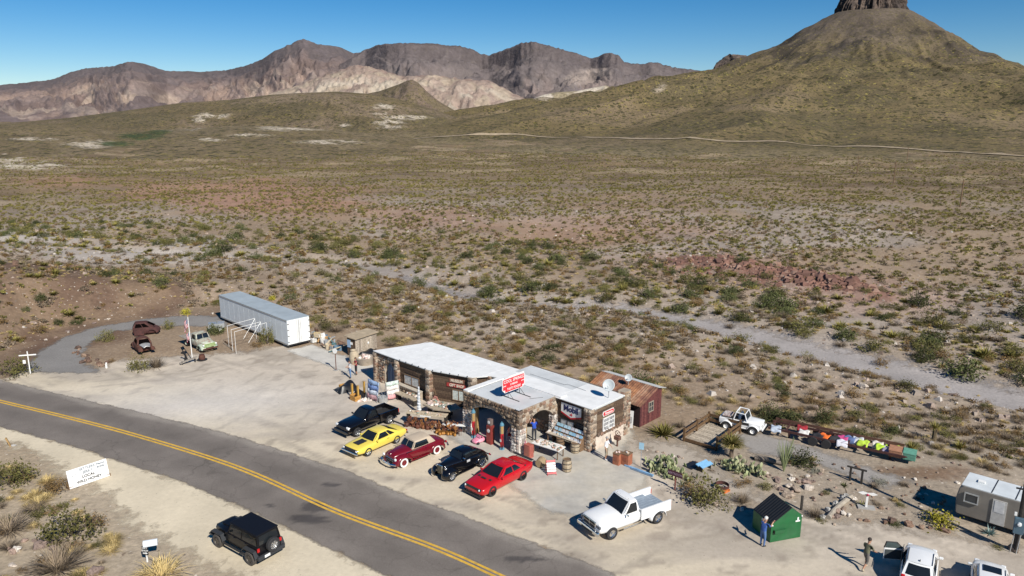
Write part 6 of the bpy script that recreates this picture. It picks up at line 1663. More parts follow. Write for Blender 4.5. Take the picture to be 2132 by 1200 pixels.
# ---- rocks
ROCKM = [stone_mat('rock', [(.24, .18, .14), (.34, .27, .21), (.2, .15, .13), (.46, .4, .34), (.3, .22, .18), (.56, .51, .45)]), stone_mat('rock_brown', [(.15, .095, .07), (.2, .13, .095), (.11, .075, .06), (.26, .18, .13)])]
ROCKS = [[], []]
for k in range(6):
    b = MB().ball((0, 0, .3), (.55, .45, .42), 7, 5, .3, 60 + k)
    for j, m in enumerate(ROCKM): me = bpy.data.meshes.new('rock'); me.from_pydata(b.v, [], b.f); me.materials.append(m); ROCKS[j].append(me)
def rock(x, y, s, lb, gp, j=0, z=None, g=random.Random(2)):
    o = bpy.data.objects.new('rock', g.choice(ROCKS[j])); COL.objects.link(o); z = float(hgt(np.array([x]), np.array([y]))[0]) if z is None else z
    o.location = (x, y, z - .06 * s); s *= .72; o.scale = (s * g.uniform(.8, 1.3), s * g.uniform(.8, 1.2), s * g.uniform(.6, 1.1)); o.rotation_euler = (0, 0, g.uniform(0, 6.3)); return tag(o, lb, 'rock', gp)
def rockline(px_, step, s0, s1, lb, gp, jit=.25, j=0):
    g = random.Random(len(gp)); P = [Vector((*PP(u, v), 0)) for u, v in px_]
    for a, b in zip(P[:-1], P[1:]):
        n = max(1, int((b - a).length / step))
        for k in range(n):
            p = a.lerp(b, (k + g.random()) / n); rock(p.x + g.gauss(0, jit), p.y + g.gauss(0, jit), g.uniform(s0, s1), lb, gp, j)
rockline([(168, 722), (165, 735), (185, 748), (215, 765)], .42, .35, .8, 'brown stone edging the inside of the gravel loop', 'stones edging the inside of the gravel loop', .35, 1)
rockline([(90, 715), (140, 690), (200, 672), (260, 664), (340, 658), (440, 655)], .8, .3, .65, 'pale stone along the outer edge of the gravel loop', 'stones along the outer edge of the gravel loop', .3)
rockline([(1345, 938), (1400, 948), (1450, 965)], .25, .18, .36, 'small pinkish stone in the row along the garden path', 'stones along the garden path', .22)
rockline([(1560, 980), (1600, 990), (1640, 995), (1660, 1005), (1680, 1000)], .4, .3, .6, 'stone in the row beside the ocotillo', 'stones beside the ocotillo', .3)
rockline([(1620, 1030), (1650, 1010), (1690, 1000), (1740, 1000)], .4, .3, .8, 'stone in the garden behind the dumpster', 'stones behind the dumpster', .5)
rockline([(1785, 1086), (1830, 1088), (1880, 1092), (1930, 1098), (1975, 1108)], .55, .35, .8, 'round stone in the row edging the gravel lot', 'stones edging the gravel lot', .15, 1)
rockline([(1410, 1040), (1480, 1054), (1560, 1060)], .6, .25, .55, 'stone edging the lot below the garden bushes', 'stones below the garden bushes', .25)
rockline([(1750, 1075), (1730, 1085), (1765, 1065)], .35, .3, .6, 'stone around the low concrete wall', 'stones around the concrete wall', .3)
rockline([(60, 1110), (100, 1130), (40, 1160), (80, 1100)], .6, .3, .7, 'stone on the roadside bank among the bushes', 'stones on the roadside bank', .6)
for u, v, s, lb in ((1640, 1033, 1.1, 'big grey boulder behind the dumpster'), (1655, 1022, .9, 'big white boulder behind the dumpster'), (1682, 1018, 1.0, 'dark flat boulder in the garden'), (198, 1197, 1.0, 'white boulder at the roadside among golden grass'), (90, 1135, 1.3, 'leaning grey slab on the roadside bank'), (1990, 797, 1.6, 'pale boulder standing at the edge of the wash'), (1797, 803, 1.0, 'grey boulder on the gravel near the wash'), (2108, 1146, .9, 'white rock at the foot of the utility pole'), (305, 775, .01, None)):
    if lb: rock(*PP(u, v), s, lb, None)
rg = random.Random(8)
for k in range(110):
    u, v = rg.uniform(1560, 2000), rg.uniform(965, 1080)
    if v > 1045 + (u - 1600) * .1 or (1550 < u < 1690 and v > 1035): continue
    rock(*PP(u, v), rg.uniform(.12, .42), 'small stone lying in the cactus garden', 'stones lying in the cactus garden', rg.randrange(2), 0.0)
g = random.Random(31)
for k in range(90):
    u, v = g.uniform(-20, 260), g.uniform(540, 690)
    if u > 60 and v > 665 - u * .1: continue
    x, y = PP(u, v); rock(x, y, g.uniform(.3, 1.0) * (1.6 if k % 13 == 0 else .8), 'dark brown stone on the stony mound', 'stones on the brown mound', 1)

# ---- the open scrub: the plants that show largest as individuals, the rest as one mass
g = np.random.default_rng(11)
N = 120000
rr_ = np.sqrt(g.uniform(50 ** 2, 620 ** 2, N)); rr_ = np.where(g.random(N) < .5, 50 * (620 / 50) ** g.random(N), rr_); az = np.radians(g.uniform(-42, 42, N))
X, Y = rr_ * np.sin(az), rr_ * np.cos(az); Z = hgt(X, Y); U, Vv = PXA(X, Y, Z)
sdf = sdpoly(X, Y, FLAT); dw = sdline(X, Y, WASH); do = sdline(X, Y, OUTC); wyy = np.interp(X, WASH[:, 0], WASH[:, 1])
dens = fbm(X / 14, Y / 14, 3, 71)
keep = (sdf > 1.0) & ((dw > 1.2 + 2.6 * sstep(-12, 25, X)) | (g.random(N) < .06)) & (g.random(N) < .35 + 1.1 * sstep(.32, .62, dens)) & ((do > 4) | (g.random(N) < .15)) & (butte_z(X, Y) < Z + 1)
roadside = (sdpoly(X, Y, road_poly) > 1)
X, Y, Z, U, Vv, dw, rr_, wyy, sdf = [a[keep & roadside] for a in (X, Y, Z, U, Vv, dw, rr_, wyy, sdf)]
N = len(X); q = g.random(N); big = g.random(N)
beyond = Y > wyy
greenz = np.exp(-((np.where(beyond, dw, dw * 1.6) - 12) / 16) ** 2) * (0.35 + .65 * sstep(-60, 10, X) * beyond + .5 * (X < -30) * beyond)
greenz = np.clip(greenz * (0.5 + 1.0 * sstep(.45, .6, fbm(X / 20, Y / 20, 3, 73))), 0, 1)
mound = np.exp(-(((X + 68) / 26) ** 2 + ((Y - 87) / 20) ** 2)) > .35
kind = np.where(q < .085 * greenz, 0, np.where(q < .085 * greenz + .17, 1, np.where(q < .085 * greenz + .36, 2, np.where(q < .085 * greenz + .54, 3, np.where(q < .085 * greenz + .66, 4, 5)))))
q2 = g.random(N); nk = np.select([q2 < .03, q2 < .14, q2 < .52, q2 < .76, q2 < .96], [0, 1, 2, 3, 4], 5)
kind = np.where(~beyond & (Y < 130), nk, kind)
far_ = sstep(130, 260, rr_); kind = np.where(g.random(N) < far_ * .5, 5, kind); kind = np.where(mound & (g.random(N) < .6), np.where(g.random(N) < .4, 5, 3), kind)
KN = ['green', 'creosote', 'dry', 'grass', 'rust', 'yucca']
rad = np.select([kind == 0, kind == 1, kind == 2, kind == 3, kind == 4, kind == 5], [g.uniform(.8, 1.9, N), g.uniform(.35, 1.3, N), g.uniform(.35, 1.1, N), g.uniform(.22, .5, N), g.uniform(.4, 1.1, N), .3 + 1.15 * g.random(N) ** 2.2])
rad = rad * (0.75 + .5 * greenz) * np.where(kind == 1, 1 + .35 * greenz, 1)
boost = beyond & (dw < 36) & (dw > 3.5) & (g.random(N) < np.where((X > -5) | (X < -45), .05, .02)) & (rr_ < 230)
kind = np.where(boost, np.where(g.random(N) < .6, 0, 1), kind); rad = np.where(boost, g.uniform(1.15, 2.2, N), rad)
# do not let tall plants stand in the lot, and thin out the crowding close by
cellk = np.floor(X / 3.4).astype(int) * 100003 + np.floor(Y / 3.4).astype(int); bigp = rad > .8
first = np.zeros(N, bool); bi_ = np.where(bigp)[0]; first[bi_[np.unique(cellk[bi_], return_index=True)[1]]] = True
ok = (sdf > rad * .8) & (~bigp | first) & ~((rr_ < 75) & (g.random(N) < .3))
showing = (U > -30) & (U < 2165) & (Vv < 1210)
size = rad / rr_
indiv = np.zeros(N, bool)
def where(kd, j):
    nm, lb, ct, gp = INFO[kd]; sz = 'wide' if rad[j] > 1.2 else ('medium' if rad[j] > .65 else 'small'); tl_ = 'tall' if big[j] > .6 else ('low' if big[j] < .25 else 'rounded')
    if dw[j] < 9: pl_ = 'on the far bank of the wash' if beyond[j] else 'on the near bank of the wash'
    elif mound[j]: pl_ = 'on the brown stony mound'
    elif Y[j] < 52: pl_ = 'on the roadside bank'
    elif not beyond[j]: pl_ = 'between the wash and the buildings' if X[j] > -18 else 'between the wash and the gravel loop'
    else: pl_ = 'on the scrub flat beyond the wash' if rr_[j] < 170 else 'far out on the scrub flat'
    w = dict(green='dark green leafy bush', creosote='olive creosote bush', dry='leafless grey-brown shrub', grass='golden dry grass tuft', rust='brownish half-bare bush', yucca='yellow-green spiky yucca')[kd]
    return dict(label='%s %s %s %s' % (sz, tl_, w, pl_), group='%s %s' % ({'green': 'green bushes', 'creosote': 'creosote bushes', 'dry': 'dry shrubs', 'grass': 'grass tufts', 'rust': 'brown bushes', 'yucca': 'yuccas'}[kd], pl_))
for k in range(6):
    idx = np.where(ok & showing & (kind == k))[0]; idx = idx[np.argsort(-size[idx])][:(300, 260, 240, 200, 180, 200)[k]]; indiv[idx] = True
    for i, j in enumerate(idx): plant(KN[k], float(X[j]), float(Y[j]), float(rad[j]), float(rad[j] * (.62 + .3 * big[j])), float(Z[j]), parts=i < 60, **where(KN[k], j))
rest = ok & ~indiv
lib = bpy.data.collections.new('scrub_library')
for k, (nm, n, sz) in enumerate((('green', 150, .13), ('creosote', 130, .12), ('dry', 120, .11), ('grass', 90, .12), ('rust', 110, .12), ('yucca', 80, .13))):
    me = mk_leaves('far_%s' % nm, LM[nm], 800 + k, n, sz, asp=.7) if sz else mk_blades('far_%s' % nm, LM[nm], np.random.default_rng(820 + k), n, .3, 1.0, .035 if nm != 'yucca' else .09, .7, .1)
    o = bpy.data.objects.new('%d_%s' % (k, nm), me); lib.objects.link(o)
V = np.stack([X, Y, Z - .02], 1)[rest]
scrub = mesh_np('desert_scrub', V, np.zeros((0, 4), np.int32), None, False, {'kidx': ('FLOAT', kind[rest]), 'scl': ('FLOAT', rad[rest]), 'rot': ('FLOAT', g.random(rest.sum()) * 6.28)})
tag(scrub, 'low desert scrub of mixed bushes and grass spread over the flat', 'scrub', kind='stuff')
ng = bpy.data.node_groups.new('scatter', 'GeometryNodeTree'); ng.interface.new_socket('Geometry', in_out='INPUT', socket_type='NodeSocketGeometry'); ng.interface.new_socket('Geometry', in_out='OUTPUT', socket_type='NodeSocketGeometry')
nn = ng.nodes; gi, go = nn.new('NodeGroupInput'), nn.new('NodeGroupOutput'); ip = nn.new('GeometryNodeInstanceOnPoints'); ci = nn.new('GeometryNodeCollectionInfo')
ci.inputs['Collection'].default_value = lib; ci.inputs['Separate Children'].default_value = True; ci.inputs['Reset Children'].default_value = True; ip.inputs['Pick Instance'].default_value = True
def nattr(n):
    a = nn.new('GeometryNodeInputNamedAttribute'); a.data_type = 'FLOAT'; a.inputs['Name'].default_value = n; return a.outputs['Attribute']
mtp = nn.new('GeometryNodeMeshToPoints'); cx = nn.new('ShaderNodeCombineXYZ'); ng.links.new(nattr('rot'), cx.inputs['Z']); cs = nn.new('ShaderNodeCombineXYZ'); sc_ = nattr('scl'); ng.links.new(sc_, cs.inputs[0]); ng.links.new(sc_, cs.inputs[1]); mm_ = nn.new('ShaderNodeMath'); mm_.operation = 'MULTIPLY'; mm_.inputs[1].default_value = .75; ng.links.new(sc_, mm_.inputs[0]); ng.links.new(mm_.outputs[0], cs.inputs[2])
fi = nn.new('FunctionNodeFloatToInt'); ng.links.new(nattr('kidx'), fi.inputs[0])
ng.links.new(gi.outputs[0], mtp.inputs['Mesh']); ng.links.new(mtp.outputs[0], ip.inputs['Points']); ng.links.new(ci.outputs[0], ip.inputs['Instance']); ng.links.new(fi.outputs[0], ip.inputs['Instance Index']); ng.links.new(cx.outputs[0], ip.inputs['Rotation']); ng.links.new(cs.outputs[0], ip.inputs['Scale']); ng.links.new(ip.outputs[0], go.inputs[0])
md = scrub.modifiers.new('scatter', 'NODES'); md.node_group = ng
# loose stones on the desert floor, too many to count
M_ = 26000; sr = 40 * (230 / 40) ** g.random(M_); sa = np.radians(g.uniform(-42, 42, M_)); sx_, sy_ = sr * np.sin(sa), sr * np.cos(sa)
dws = sdline(sx_, sy_, WASH); k_ = (sdpoly(sx_, sy_, FLAT) > .3) & (g.random(M_) < .35 + .65 * (np.abs(dws - 6) < 4) + .4 * sstep(.5, .65, fbm(sx_ / 9, sy_ / 9, 3, 77))) & ((dws > 3.5) | (g.random(M_) < .06)); sx_, sy_ = sx_[k_], sy_[k_]
sz_ = hgt(sx_, sy_); n_ = len(sx_); s_ = .05 + .11 * g.random(n_) ** 3 + (g.random(n_) < .05) * .2
B8 = np.array([(-1, -.8, 0), (1, -.9, 0), (.9, 1, 0), (-.9, .9, 0), (-.6, -.5, .9), (.6, -.6, 1.0), (.5, .6, .8), (-.55, .5, 1.0)]); ca, sa2 = np.cos(sx_ * 9), np.sin(sx_ * 9)
P8 = B8[None] * (s_[:, None, None] * g.uniform(.6, 1.4, (n_, 8, 3))); Q = P8.copy(); Q[..., 0] = P8[..., 0] * ca[:, None] - P8[..., 1] * sa2[:, None]; Q[..., 1] = P8[..., 0] * sa2[:, None] + P8[..., 1] * ca[:, None]; Q += np.stack([sx_, sy_, sz_ - .02], 1)[:, None]
F8 = np.array([(4, 5, 6, 7), (0, 1, 5, 4), (1, 2, 6, 5), (2, 3, 7, 6), (3, 0, 4, 7)]); FF = (np.arange(n_)[:, None, None] * 8 + F8[None]).reshape(-1, 4)
cc = np.array([(.46, .42, .38), (.3, .25, .21), (.2, .15, .12), (.38, .3, .25)])[g.integers(0, 4, n_)]
terrain_mat('loose_stone', nscale=.4, nvar=.1, fscale=9, fvar=.15, bump=.2)
ls = mesh_np('loose_stones', Q.reshape(-1, 3), FF, MAT['loose_stone'], False, {'Col': ('FLOAT_COLOR', np.repeat(cc, 8, 0))}); tag(ls, 'loose stones strewn over the desert floor', 'stones', kind='stuff')

# broken red rock along the outcrop, too many pieces to count
M_ = 1900; tt = g.random(M_) ** .8; seg = OUTC[0] + 0 * tt[:, None]; lx = np.interp(tt, np.linspace(0, 1, len(OUTC)), OUTC[:, 0]); ly = np.interp(tt, np.linspace(0, 1, len(OUTC)), OUTC[:, 1])
wd = 4.6 * (1 - .5 * tt); sx_ = lx + g.normal(size=M_) * wd; sy_ = ly + g.normal(size=M_) * wd * .8; sz_ = hgt(sx_, sy_); s_ = .07 + .42 * g.random(M_) ** 3.5
P8 = B8[None] * (s_[:, None, None] * g.uniform(.45, 1.5, (M_, 8, 3))); P8[..., 0] *= 1.3; Q = P8 + np.stack([sx_, sy_, sz_ - .05], 1)[:, None]
FF = (np.arange(M_)[:, None, None] * 8 + F8[None]).reshape(-1, 4); cc = np.array([(.235, .13, .10), (.18, .10, .08), (.28, .18, .14), (.14, .08, .065)])[g.integers(0, 4, M_)]
ls = mesh_np('red_rocks', Q.reshape(-1, 3), FF, MAT['loose_stone'], False, {'Col': ('FLOAT_COLOR', np.repeat(cc, 8, 0))}); tag(ls, 'broken red rock heaped along the low outcrop beyond the wash', 'rocks', kind='stuff')

# ================================================================ things around the station
def at(u, v, z=0.0): return G(u, v, z)
amber_g = mat('amber_glass', (.42, .27, .10), rough=.15, var=.15)
teal = mat('teal_paint', (.10, .24, .33), rough=.5, var=.15)
def visible_pump(u, v, h, label):
    t = thing('gas_pump', label, 'gas pump', at(u, v), BA)
    MB().lathe([(.2, 0), (.2, .08), (.14, .14), (.14, .22), (.001, .22)], 16).build('base', teal, t, smooth=True)
    MB().lathe([(.12, .2), (.15, .45), (.12, .9), (.13, h * .58), (.001, h * .58)], 14).build('body', red_p, t, smooth=True)
    MB().lathe([(.14, h * .58), (.145, h * .6), (.145, h * .85), (.14, h * .86), (.001, h * .86)], 16).build('glass_cylinder', amber_g, t, smooth=True)
    for k in range(5):
        a = k * 1.2566; MB().cyl((math.cos(a) * .15, math.sin(a) * .15, h * .58), (math.cos(a) * .15, math.sin(a) * .15, h * .86), .012, n=5).build('guard_rod', galv, t)
    MB().lathe([(.17, h * .86), (.18, h * .88), (.12, h * .95), (.04, h * .97), (.04, h), (.001, h)], 16).build('cap', teal, t, smooth=True)
    MB().tube([(.15, -.06, h * .55), (.3, -.12, h * .3), (.2, -.16, .12), (.16, -.1, h * .4)], .02, 6).build('hose', black, t); MB().box((0, -.145, .75), (.14, .02, .2)).build('label_plate', white, t)
    return t
visible_pump(986, 911, 2.35, 'tall red gas pump with glass top and white tip beside the stone pillar'); visible_pump(1045, 936, 2.2, 'tall red gas pump with glass top beside the red chair')
t = thing('gas_pump', 'square dark red gas pump with a round dial', 'gas pump', at(1021, 924), BA)
MB().box((0, 0, .75), (.5, .4, 1.5)).build('body', mat('oxide_red', (.2, .03, .025), rough=.5, var=.15), t, bevel=.04); MB().box((0, 0, 1.75), (.36, .3, .5)).build('head', mat('oxide_grey', (.16, .12, .11), rough=.5), t, bevel=.03)
MB().lathe([(.001, -.21), (.14, -.21), (.15, -.19)], 16, 'Y', (0, 0, 1.1)).build('dial', white, t); MB().lathe([(.001, -.16), (.12, -.16), (.13, -.15)], 16, 'Y', (0, 0, 1.76)).build('dial', white, t); MB().box((0, -.2, .5), (.4, .02, .6)).build('panel', mat('oxide_red2', (.28, .05, .04), rough=.5), t)
t = thing('metal_chair', 'red seat white metal chair under the canopy', 'chair', at(1064, 917), BA + .5)
MB().box((0, 0, .45), (.45, .45, .05)).build('seat', red_p, t); MB().box((-.2, 0, .8), (.05, .45, .4)).build('backrest', red_p, t)
for s in (-1, 1): MB().tube([(.2, s * .22, .66), (.25, s * .22, .05), (-.3, s * .22, .03), (-.22, s * .22, .9)], .022, 6).build('leg', white, t)

def barrel(u, v, r, h, label, m=None):
    t = thing('wooden_barrel', label, 'barrel', at(u, v)); n = 14
    for k in range(n):
        a = 2 * math.pi * k / n; b = MB()
        for i, z in enumerate((0, .25, .5, .75, 1.0)): pass
        w = 2 * math.pi * r / n * .52
        V = []
        for z in (0, .25, .5, .75, 1.0):
            q = r * (.82 + .18 * math.sin(math.pi * z))
            for s in (-1, 1): V.append((q * math.cos(a) - s * w * q / r * math.sin(a), q * math.sin(a) + s * w * q / r * math.cos(a), z * h))
        b.add(V, [(2 * i, 2 * i + 1, 2 * i + 3, 2 * i + 2) for i in range(4)]).build('stave', m or mat('barrel_wood%d' % (k % 3), ((.36, .29, .2), (.31, .245, .165), (.40, .33, .235))[k % 3], rough=.9, var=.25, scale=8), t, solid=.02)
    for z in (.03, .3, .68, .96): q = r * (.82 + .18 * math.sin(math.pi * z)) + .012; MB().lathe([(q, z * h - .025), (q + .008, z * h - .025), (q + .008, z * h + .025), (q, z * h + .025)], 20).build('hoop', black, t, smooth=True)
    MB().lathe([(.001, h * .93), (r * .8, h * .93)], 18).build('lid', wood_b, t); return t
barrel(1180, 981, .33, .92, 'upright wooden barrel standing alone on the concrete'); barrel(1197, 942, .34, .75, 'wooden barrel holding up the end of the display table'); barrel(1166, 930, .32, .7, 'dark wooden barrel under the middle of the display table', wood_b)
# display table under the oil sign
goods = [mat('goods%d' % k, c, rough=.7, var=.3, scale=12) for k, c in enumerate(((.7, .68, .64), (.5, .4, .3), (.35, .2, .13), (.62, .55, .5), (.2, .24, .2), (.6, .45, .4)))]
def scatter_goods(root_label, grp, p0, p1, w, z, n, smin, smax, seed, cols=goods):
    g = random.Random(seed); p0, p1 = Vector(p0), Vector(p1); u = (p1 - p0); L = u.length; u.normalize(); nv = Vector((-u.y, u.x, 0))
    for k in range(n):
        p = p0 + u * g.uniform(.05, L - .05) + nv * g.uniform(-w / 2 + .06, w / 2 - .06); s = g.uniform(smin, smax)
        o = MB().ball((0, 0, s * .4), (s, s * g.uniform(.5, 1), s * g.uniform(.4, .9)), 7, 5, .25, seed * 50 + k).build('trinket', g.choice(cols), loc=(p.x, p.y, z), rot=(0, 0, g.uniform(0, 6))); tag(o, root_label, 'trinket', grp)
def table(p0, p1, w, z, m, label, legs=True, name='display_table'):
    p0, p1 = Vector(p0), Vector(p1); c = (p0 + p1) / 2; L = (p1 - p0).length; a = math.atan2(p1.y - p0.y, p1.x - p0.x)
    t = thing(name, label, 'table', (c.x, c.y, 0), a)
    k = max(2, round(w / .2))
    for i in range(k): MB().box((0, -w / 2 + (i + .5) * w / k, z - .03), (L, w / k - .012, .05)).build('top_board', m, t)
    MB().box((0, 0, z - .09), (L - .1, w - .1, .05)).build('apron', wood_b, t)
    if legs:
        for sx in (-1, 1):
            for sy in (-1, 1): MB().box((sx * (L / 2 - .15), sy * (w / 2 - .1), (z - .08) / 2), (.06, .06, z - .08)).build('leg', wood_b, t)
    return t
a, b = at(1142, 916), at(1205, 938); table(a, b, .75, .76, mat('table_pale', (.5, .43, .35), rough=.8, var=.2), 'long plank display table under the oil sign', True)
scatter_goods('small pale trinket on the long display table', 'trinkets on the long display table', a, b, .7, .76, 46, .04, .11, 3)
rk = thing('card_rack', 'stepped orange wooden rack of blue picture cards below the oil sign', 'rack', LB(1.7, 3.55), BA)
for j in range(3): MB().box((0, -.1 + j * .24, .72 + j * .26), (2.7, .03, .3), 0, R(-22)).build('shelf', mat('orange_wood', (.3, .15, .05), rough=.7, var=.25), rk)
for s in (-1, 1): MB().box((s * 1.3, .15, .5), (.05, .6, 1.0)).build('side', wood_b, rk)
g = random.Random(8)
cardc = [mat('card%d' % k, c, rough=.4, var=.35, scale=9) for k, c in enumerate(((.28, .5, .68), (.42, .6, .72), (.2, .4, .6), (.6, .62, .66), (.5, .5, .55), (.35, .55, .66)))]
for j in range(3):
    for k in range(8):
        p = LB(.52 + k * .34 + g.uniform(-.03, .03), 3.42 + j * .24, .80 + j * .26); o = MB().box((0, 0, 0), (.3, .02, .24), 0, R(-22)).build('picture_card', g.choice(cardc), loc=p, rot=(0, 0, BA)); tag(o, 'pale blue picture card on the stepped rack', 'card', 'picture cards on the stepped rack')
# front table, basket, folded chairs
a, b = at(1114, 938), at(1170, 956); table(a, b, .95, .78, white, 'white-edged table of rocks and trinkets beside the red coupe')
scatter_goods('rock or trinket on the white-edged table', 'trinkets on the white-edged table', a, b, .85, .78, 44, .05, .13, 5, goods[1:])
o = MB().box((0, 0, 0), (1.7, .16, .02)).build('white_card_strip', white, loc=((a + b) / 2 + Vector((.28, .3, .8))), rot=(0, 0, math.atan2(b.y - a.y, b.x - a.x))); tag(o, 'white strip of cards along the back of the trinket table', 'cards')
t = thing('basket', 'brown woven basket on its side under the trinket table', 'basket', at(1126, 972), 1.0); MB().lathe([(.001, -.3), (.28, -.3), (.36, .2), (.33, .2), (.26, -.25), (.001, -.25)], 16, 'X', (0, 0, .35)).build('bowl', mat('wicker', (.3, .22, .13), rough=.9, var=.4, scale=20), t, smooth=True); MB().box((0, 0, .04), (.4, .3, .08)).build('stand', wood_b, t)
t = thing('folding_rack', 'red and white slatted rack standing in front of the trinket table', 'rack', at(1149, 990), R(10))
for k in range(6): MB().box((0, .02 + k * .08, .15 + k * .14), (.62, .05, .12), 0, R(-28)).build('slat', white if 0 < k < 5 else red_p, t)
for s in (-1, 1): MB().tube([(s * .3, -.05, 0), (s * .3, .5, .95), (s * .3, .6, 0)], .02, 5).build('frame', red_p, t)
t = thing('red_cabinet', 'faded red metal cabinet beside the front stone pillar', 'cabinet', at(1101, 952), BA); MB().box((0, 0, .5), (.55, .45, 1.0)).build('body', mat('faded_red', (.36, .1, .075), rough=.6, var=.2), t, bevel=.02); MB().box((0, -.235, .5), (.44, .02, .8)).build('door', mat('faded_red2', (.42, .14, .1), rough=.6, var=.2), t); MB().tube([(-.35, -.1, 0), (-.4, -.1, .8), (-.3, 0, 1.15)], .035, 6).build('hose', mat('pink_hose', (.5, .12, .2), rough=.5), t)
# terracotta planter boxes
for (u, v, w, lb) in ((1283, 968, .5, 'rust-red box with a dark lid beside the store corner'), (1302, 969, .55, 'rust-red box holding potted odds and ends')):
    t = thing('metal_box', lb, 'box', at(u, v), BA + R(6)); MB().box((0, .2, .42), (w, .6, .84)).build('body', mat('terracotta', (.33, .12, .065), rough=.7, var=.2, scale=4), t, bevel=.015); MB().box((0, .2, .86), (w + .04, .64, .05)).build('rim', wood_b, t); MB().box((0, -.11, .5), (w * .5, .02, .3)).build('panel', mat('terracotta2', (.26, .09, .05), rough=.7), t)
    scatter_goods('small ornament standing on the ' + ('dark-lidded' if w < .52 else 'second') + ' rust-red box', 'ornaments on the rust-red boxes', at(u, v) + LB(-.2, .2) - BO, at(u, v) + LB(.2, .2) - BO, .4, .88, 5, .04, .1, u)
t = thing('hand_pump', 'rusty iron hand wheel and pump beside the store wall', 'pump', at(1285, 930), BA); MB().lathe([(.2, -.02), (.24, -.02), (.24, .02), (.2, .02), (.2, -.02)], 18, 'Y', (0, 0, 1.05)).build('wheel', mat('iron_rust', (.14, .07, .05), rough=.8, var=.3), t); MB().box((0, 0, .7), (.45, .35, .3)).build('casing', MAT['iron_rust'], t, bevel=.03); MB().box((0, 0, .28), (.1, .1, .56)).build('stand', MAT['iron_rust'], t)
for k in range(2): MB().box((0, 0, 1.05), (.42, .02, .03), 0, 0, R(45 + 90 * k)).build('spoke', MAT['iron_rust'], t)
# signs on posts
t = thing('post_sign', 'faded blue sign on a thin steel post beside the cactus', 'sign', at(1334, 974), R(-20)); h_ = 1.9; MB().tube([(0, 0, 0), (0, 0, h_)], .025, 6).build('post', galv, t); MB().box((0, -.04, h_ - .25), (.34, .02, .5)).build('board', mat('faded_blue', (.3, .48, .6), rough=.5, var=.15), t)
t = thing('garden_sign', 'dark red board sign on a post at the garden edge', 'sign', at(1405, 1021), R(-40)); MB().box((0, 0, .65), (.08, .08, 1.3)).build('post', mat('post_red', (.24, .09, .07), rough=.7), t)
o = MB().box((0, -.06, 1.2), (1.05, .05, .36), 0, 0, 0).build('board', mat('board_oxblood', (.07, .02, .03), rough=.6), t); text('lettering', 'RESTROOM', .2, mat('lilac_letters', (.3, .2, .27), rough=.7), o, (0, -.09, 1.2), (math.pi / 2, 0, 0), .004, .002)
t = thing('post_sign', 'round white sign on a rusty post at the slab edge', 'sign', at(700, 772), R(-25)); MB().tube([(0, 0, 0), (0, 0, 2.1)], .045, 6).build('post', MAT['iron_rust'], t); MB().lathe([(.001, -.02), (.26, -.02), (.26, .02), (.001, .02)], 18, 'Y', (0, -.05, 2.0)).build('disc', white, t); MB().box((0, 0, .04), (.4, .4, .08)).build('base', mat('grey_block', (.35, .34, .32)), t)
hs = thing('roadside_sign', 'white leaning sign advertising honey and jerky', 'sign', G(186, 1004), R(49.5))
b = MB().box((0, 0, .62), (2.5, .05, 1.22), 0, R(-14)); bo = b.build('board', mat('sign_white', (.80, .80, .79), rough=.5, var=.02), hs)
def on_board(body, x, z, s, m, sx=1.0): return text('lettering', body, s, m, bo, (x, -.034 + (z - .62) * .249, z), (math.pi / 2 - R(14), 0, 0), .004, .008, 0, sx)
ink, ink2 = mat('ink', (.015, .016, .02), rough=.6), mat('faded_ink', (.2, .23, .26), rough=.6)
for body, x, z, s, m in (('SETTLERS', .0, 1.05, .23, ink2), ('JERKY', .0, .82, .23, ink2), ('LOCAL', .0, .55, .25, ink), ('WILD HONEY', .0, .28, .25, ink), ('Peanut', .83, 1.06, .19, ink2), ('Brittle', .83, .86, .19, ink2)): on_board(body, x, z, s, m)
MB().tube([(-1.05, .06, .2), (-1.1, -.03, .6), (-.95, -.06, .85), (-.85, -.11, 1.0), (-.72, -.06, .85), (-.62, -.03, .6), (-.68, .06, .2), (-1.05, .06, .2)], .008, 4).build('jar_outline', ink2, bo, loc=(0, 0, 0)); MB().tube([(.7, -.045, .5), (1.0, -.075, .66)], .01, 4).build('pen_stroke', ink2, bo)
for s in (-1, 1): MB().box((s * 1.15, .3, .5), (.09, .09, 1.1), 0, R(18)).build('prop', wood_b, hs); MB().box((s * 1.18, .1, .08), (.3, .5, .16)).build('foot', wood_b, hs)
mb_ = thing('mailbox', 'white mailbox on a post with a black arrow sign', 'mailbox', G(307, 1170), R(-8))
MB().tube([(0, 0, 0), (0, 0, 1.15)], .05, 6).build('post', white, mb_)
prof = [(-.17, 0), (.17, 0)] + [(.17 * math.cos(R(a)), .14 + .16 * math.sin(R(a))) for a in range(0, 181, 20)]
MB().prism(prof, -.1, .62, 'XZ', (0, 0, 1.0)).build('box', mat('mailbox_white', (.66, .70, .74), rough=.4, var=.05), mb_, rot=(0, 0, R(-62)))
sb_ = MB().box((0, -.08, .74), (.36, .02, .52)).build('arrow_sign', black, mb_)
for body, z in (('GIFT', .9), ('SHOP', .74)): text('lettering', body, .15, white, sb_, (0, -.093, z), (math.pi / 2, 0, 0), .002, .002)
MB().prism([(-.14, .56), (.03, .56), (.03, .52), (.15, .59), (.03, .66), (.03, .62), (-.14, .62)], -.096, -.09, 'XZ').build('arrow', white, sb_)
t = thing('broken_post', 'leaning broken wooden post at the road edge', 'post', G(22, 930), .3); MB().box((-.1, 0, .35), (.1, .1, .8), 0, 0, R(-18)).build('post', wood_y, t); rockb = MB().ball((.2, 0, .06), (.2, .12, .09), 7, 4, .3, 3).build('footing', mat('grey_block', (.35, .34, .32)), t)
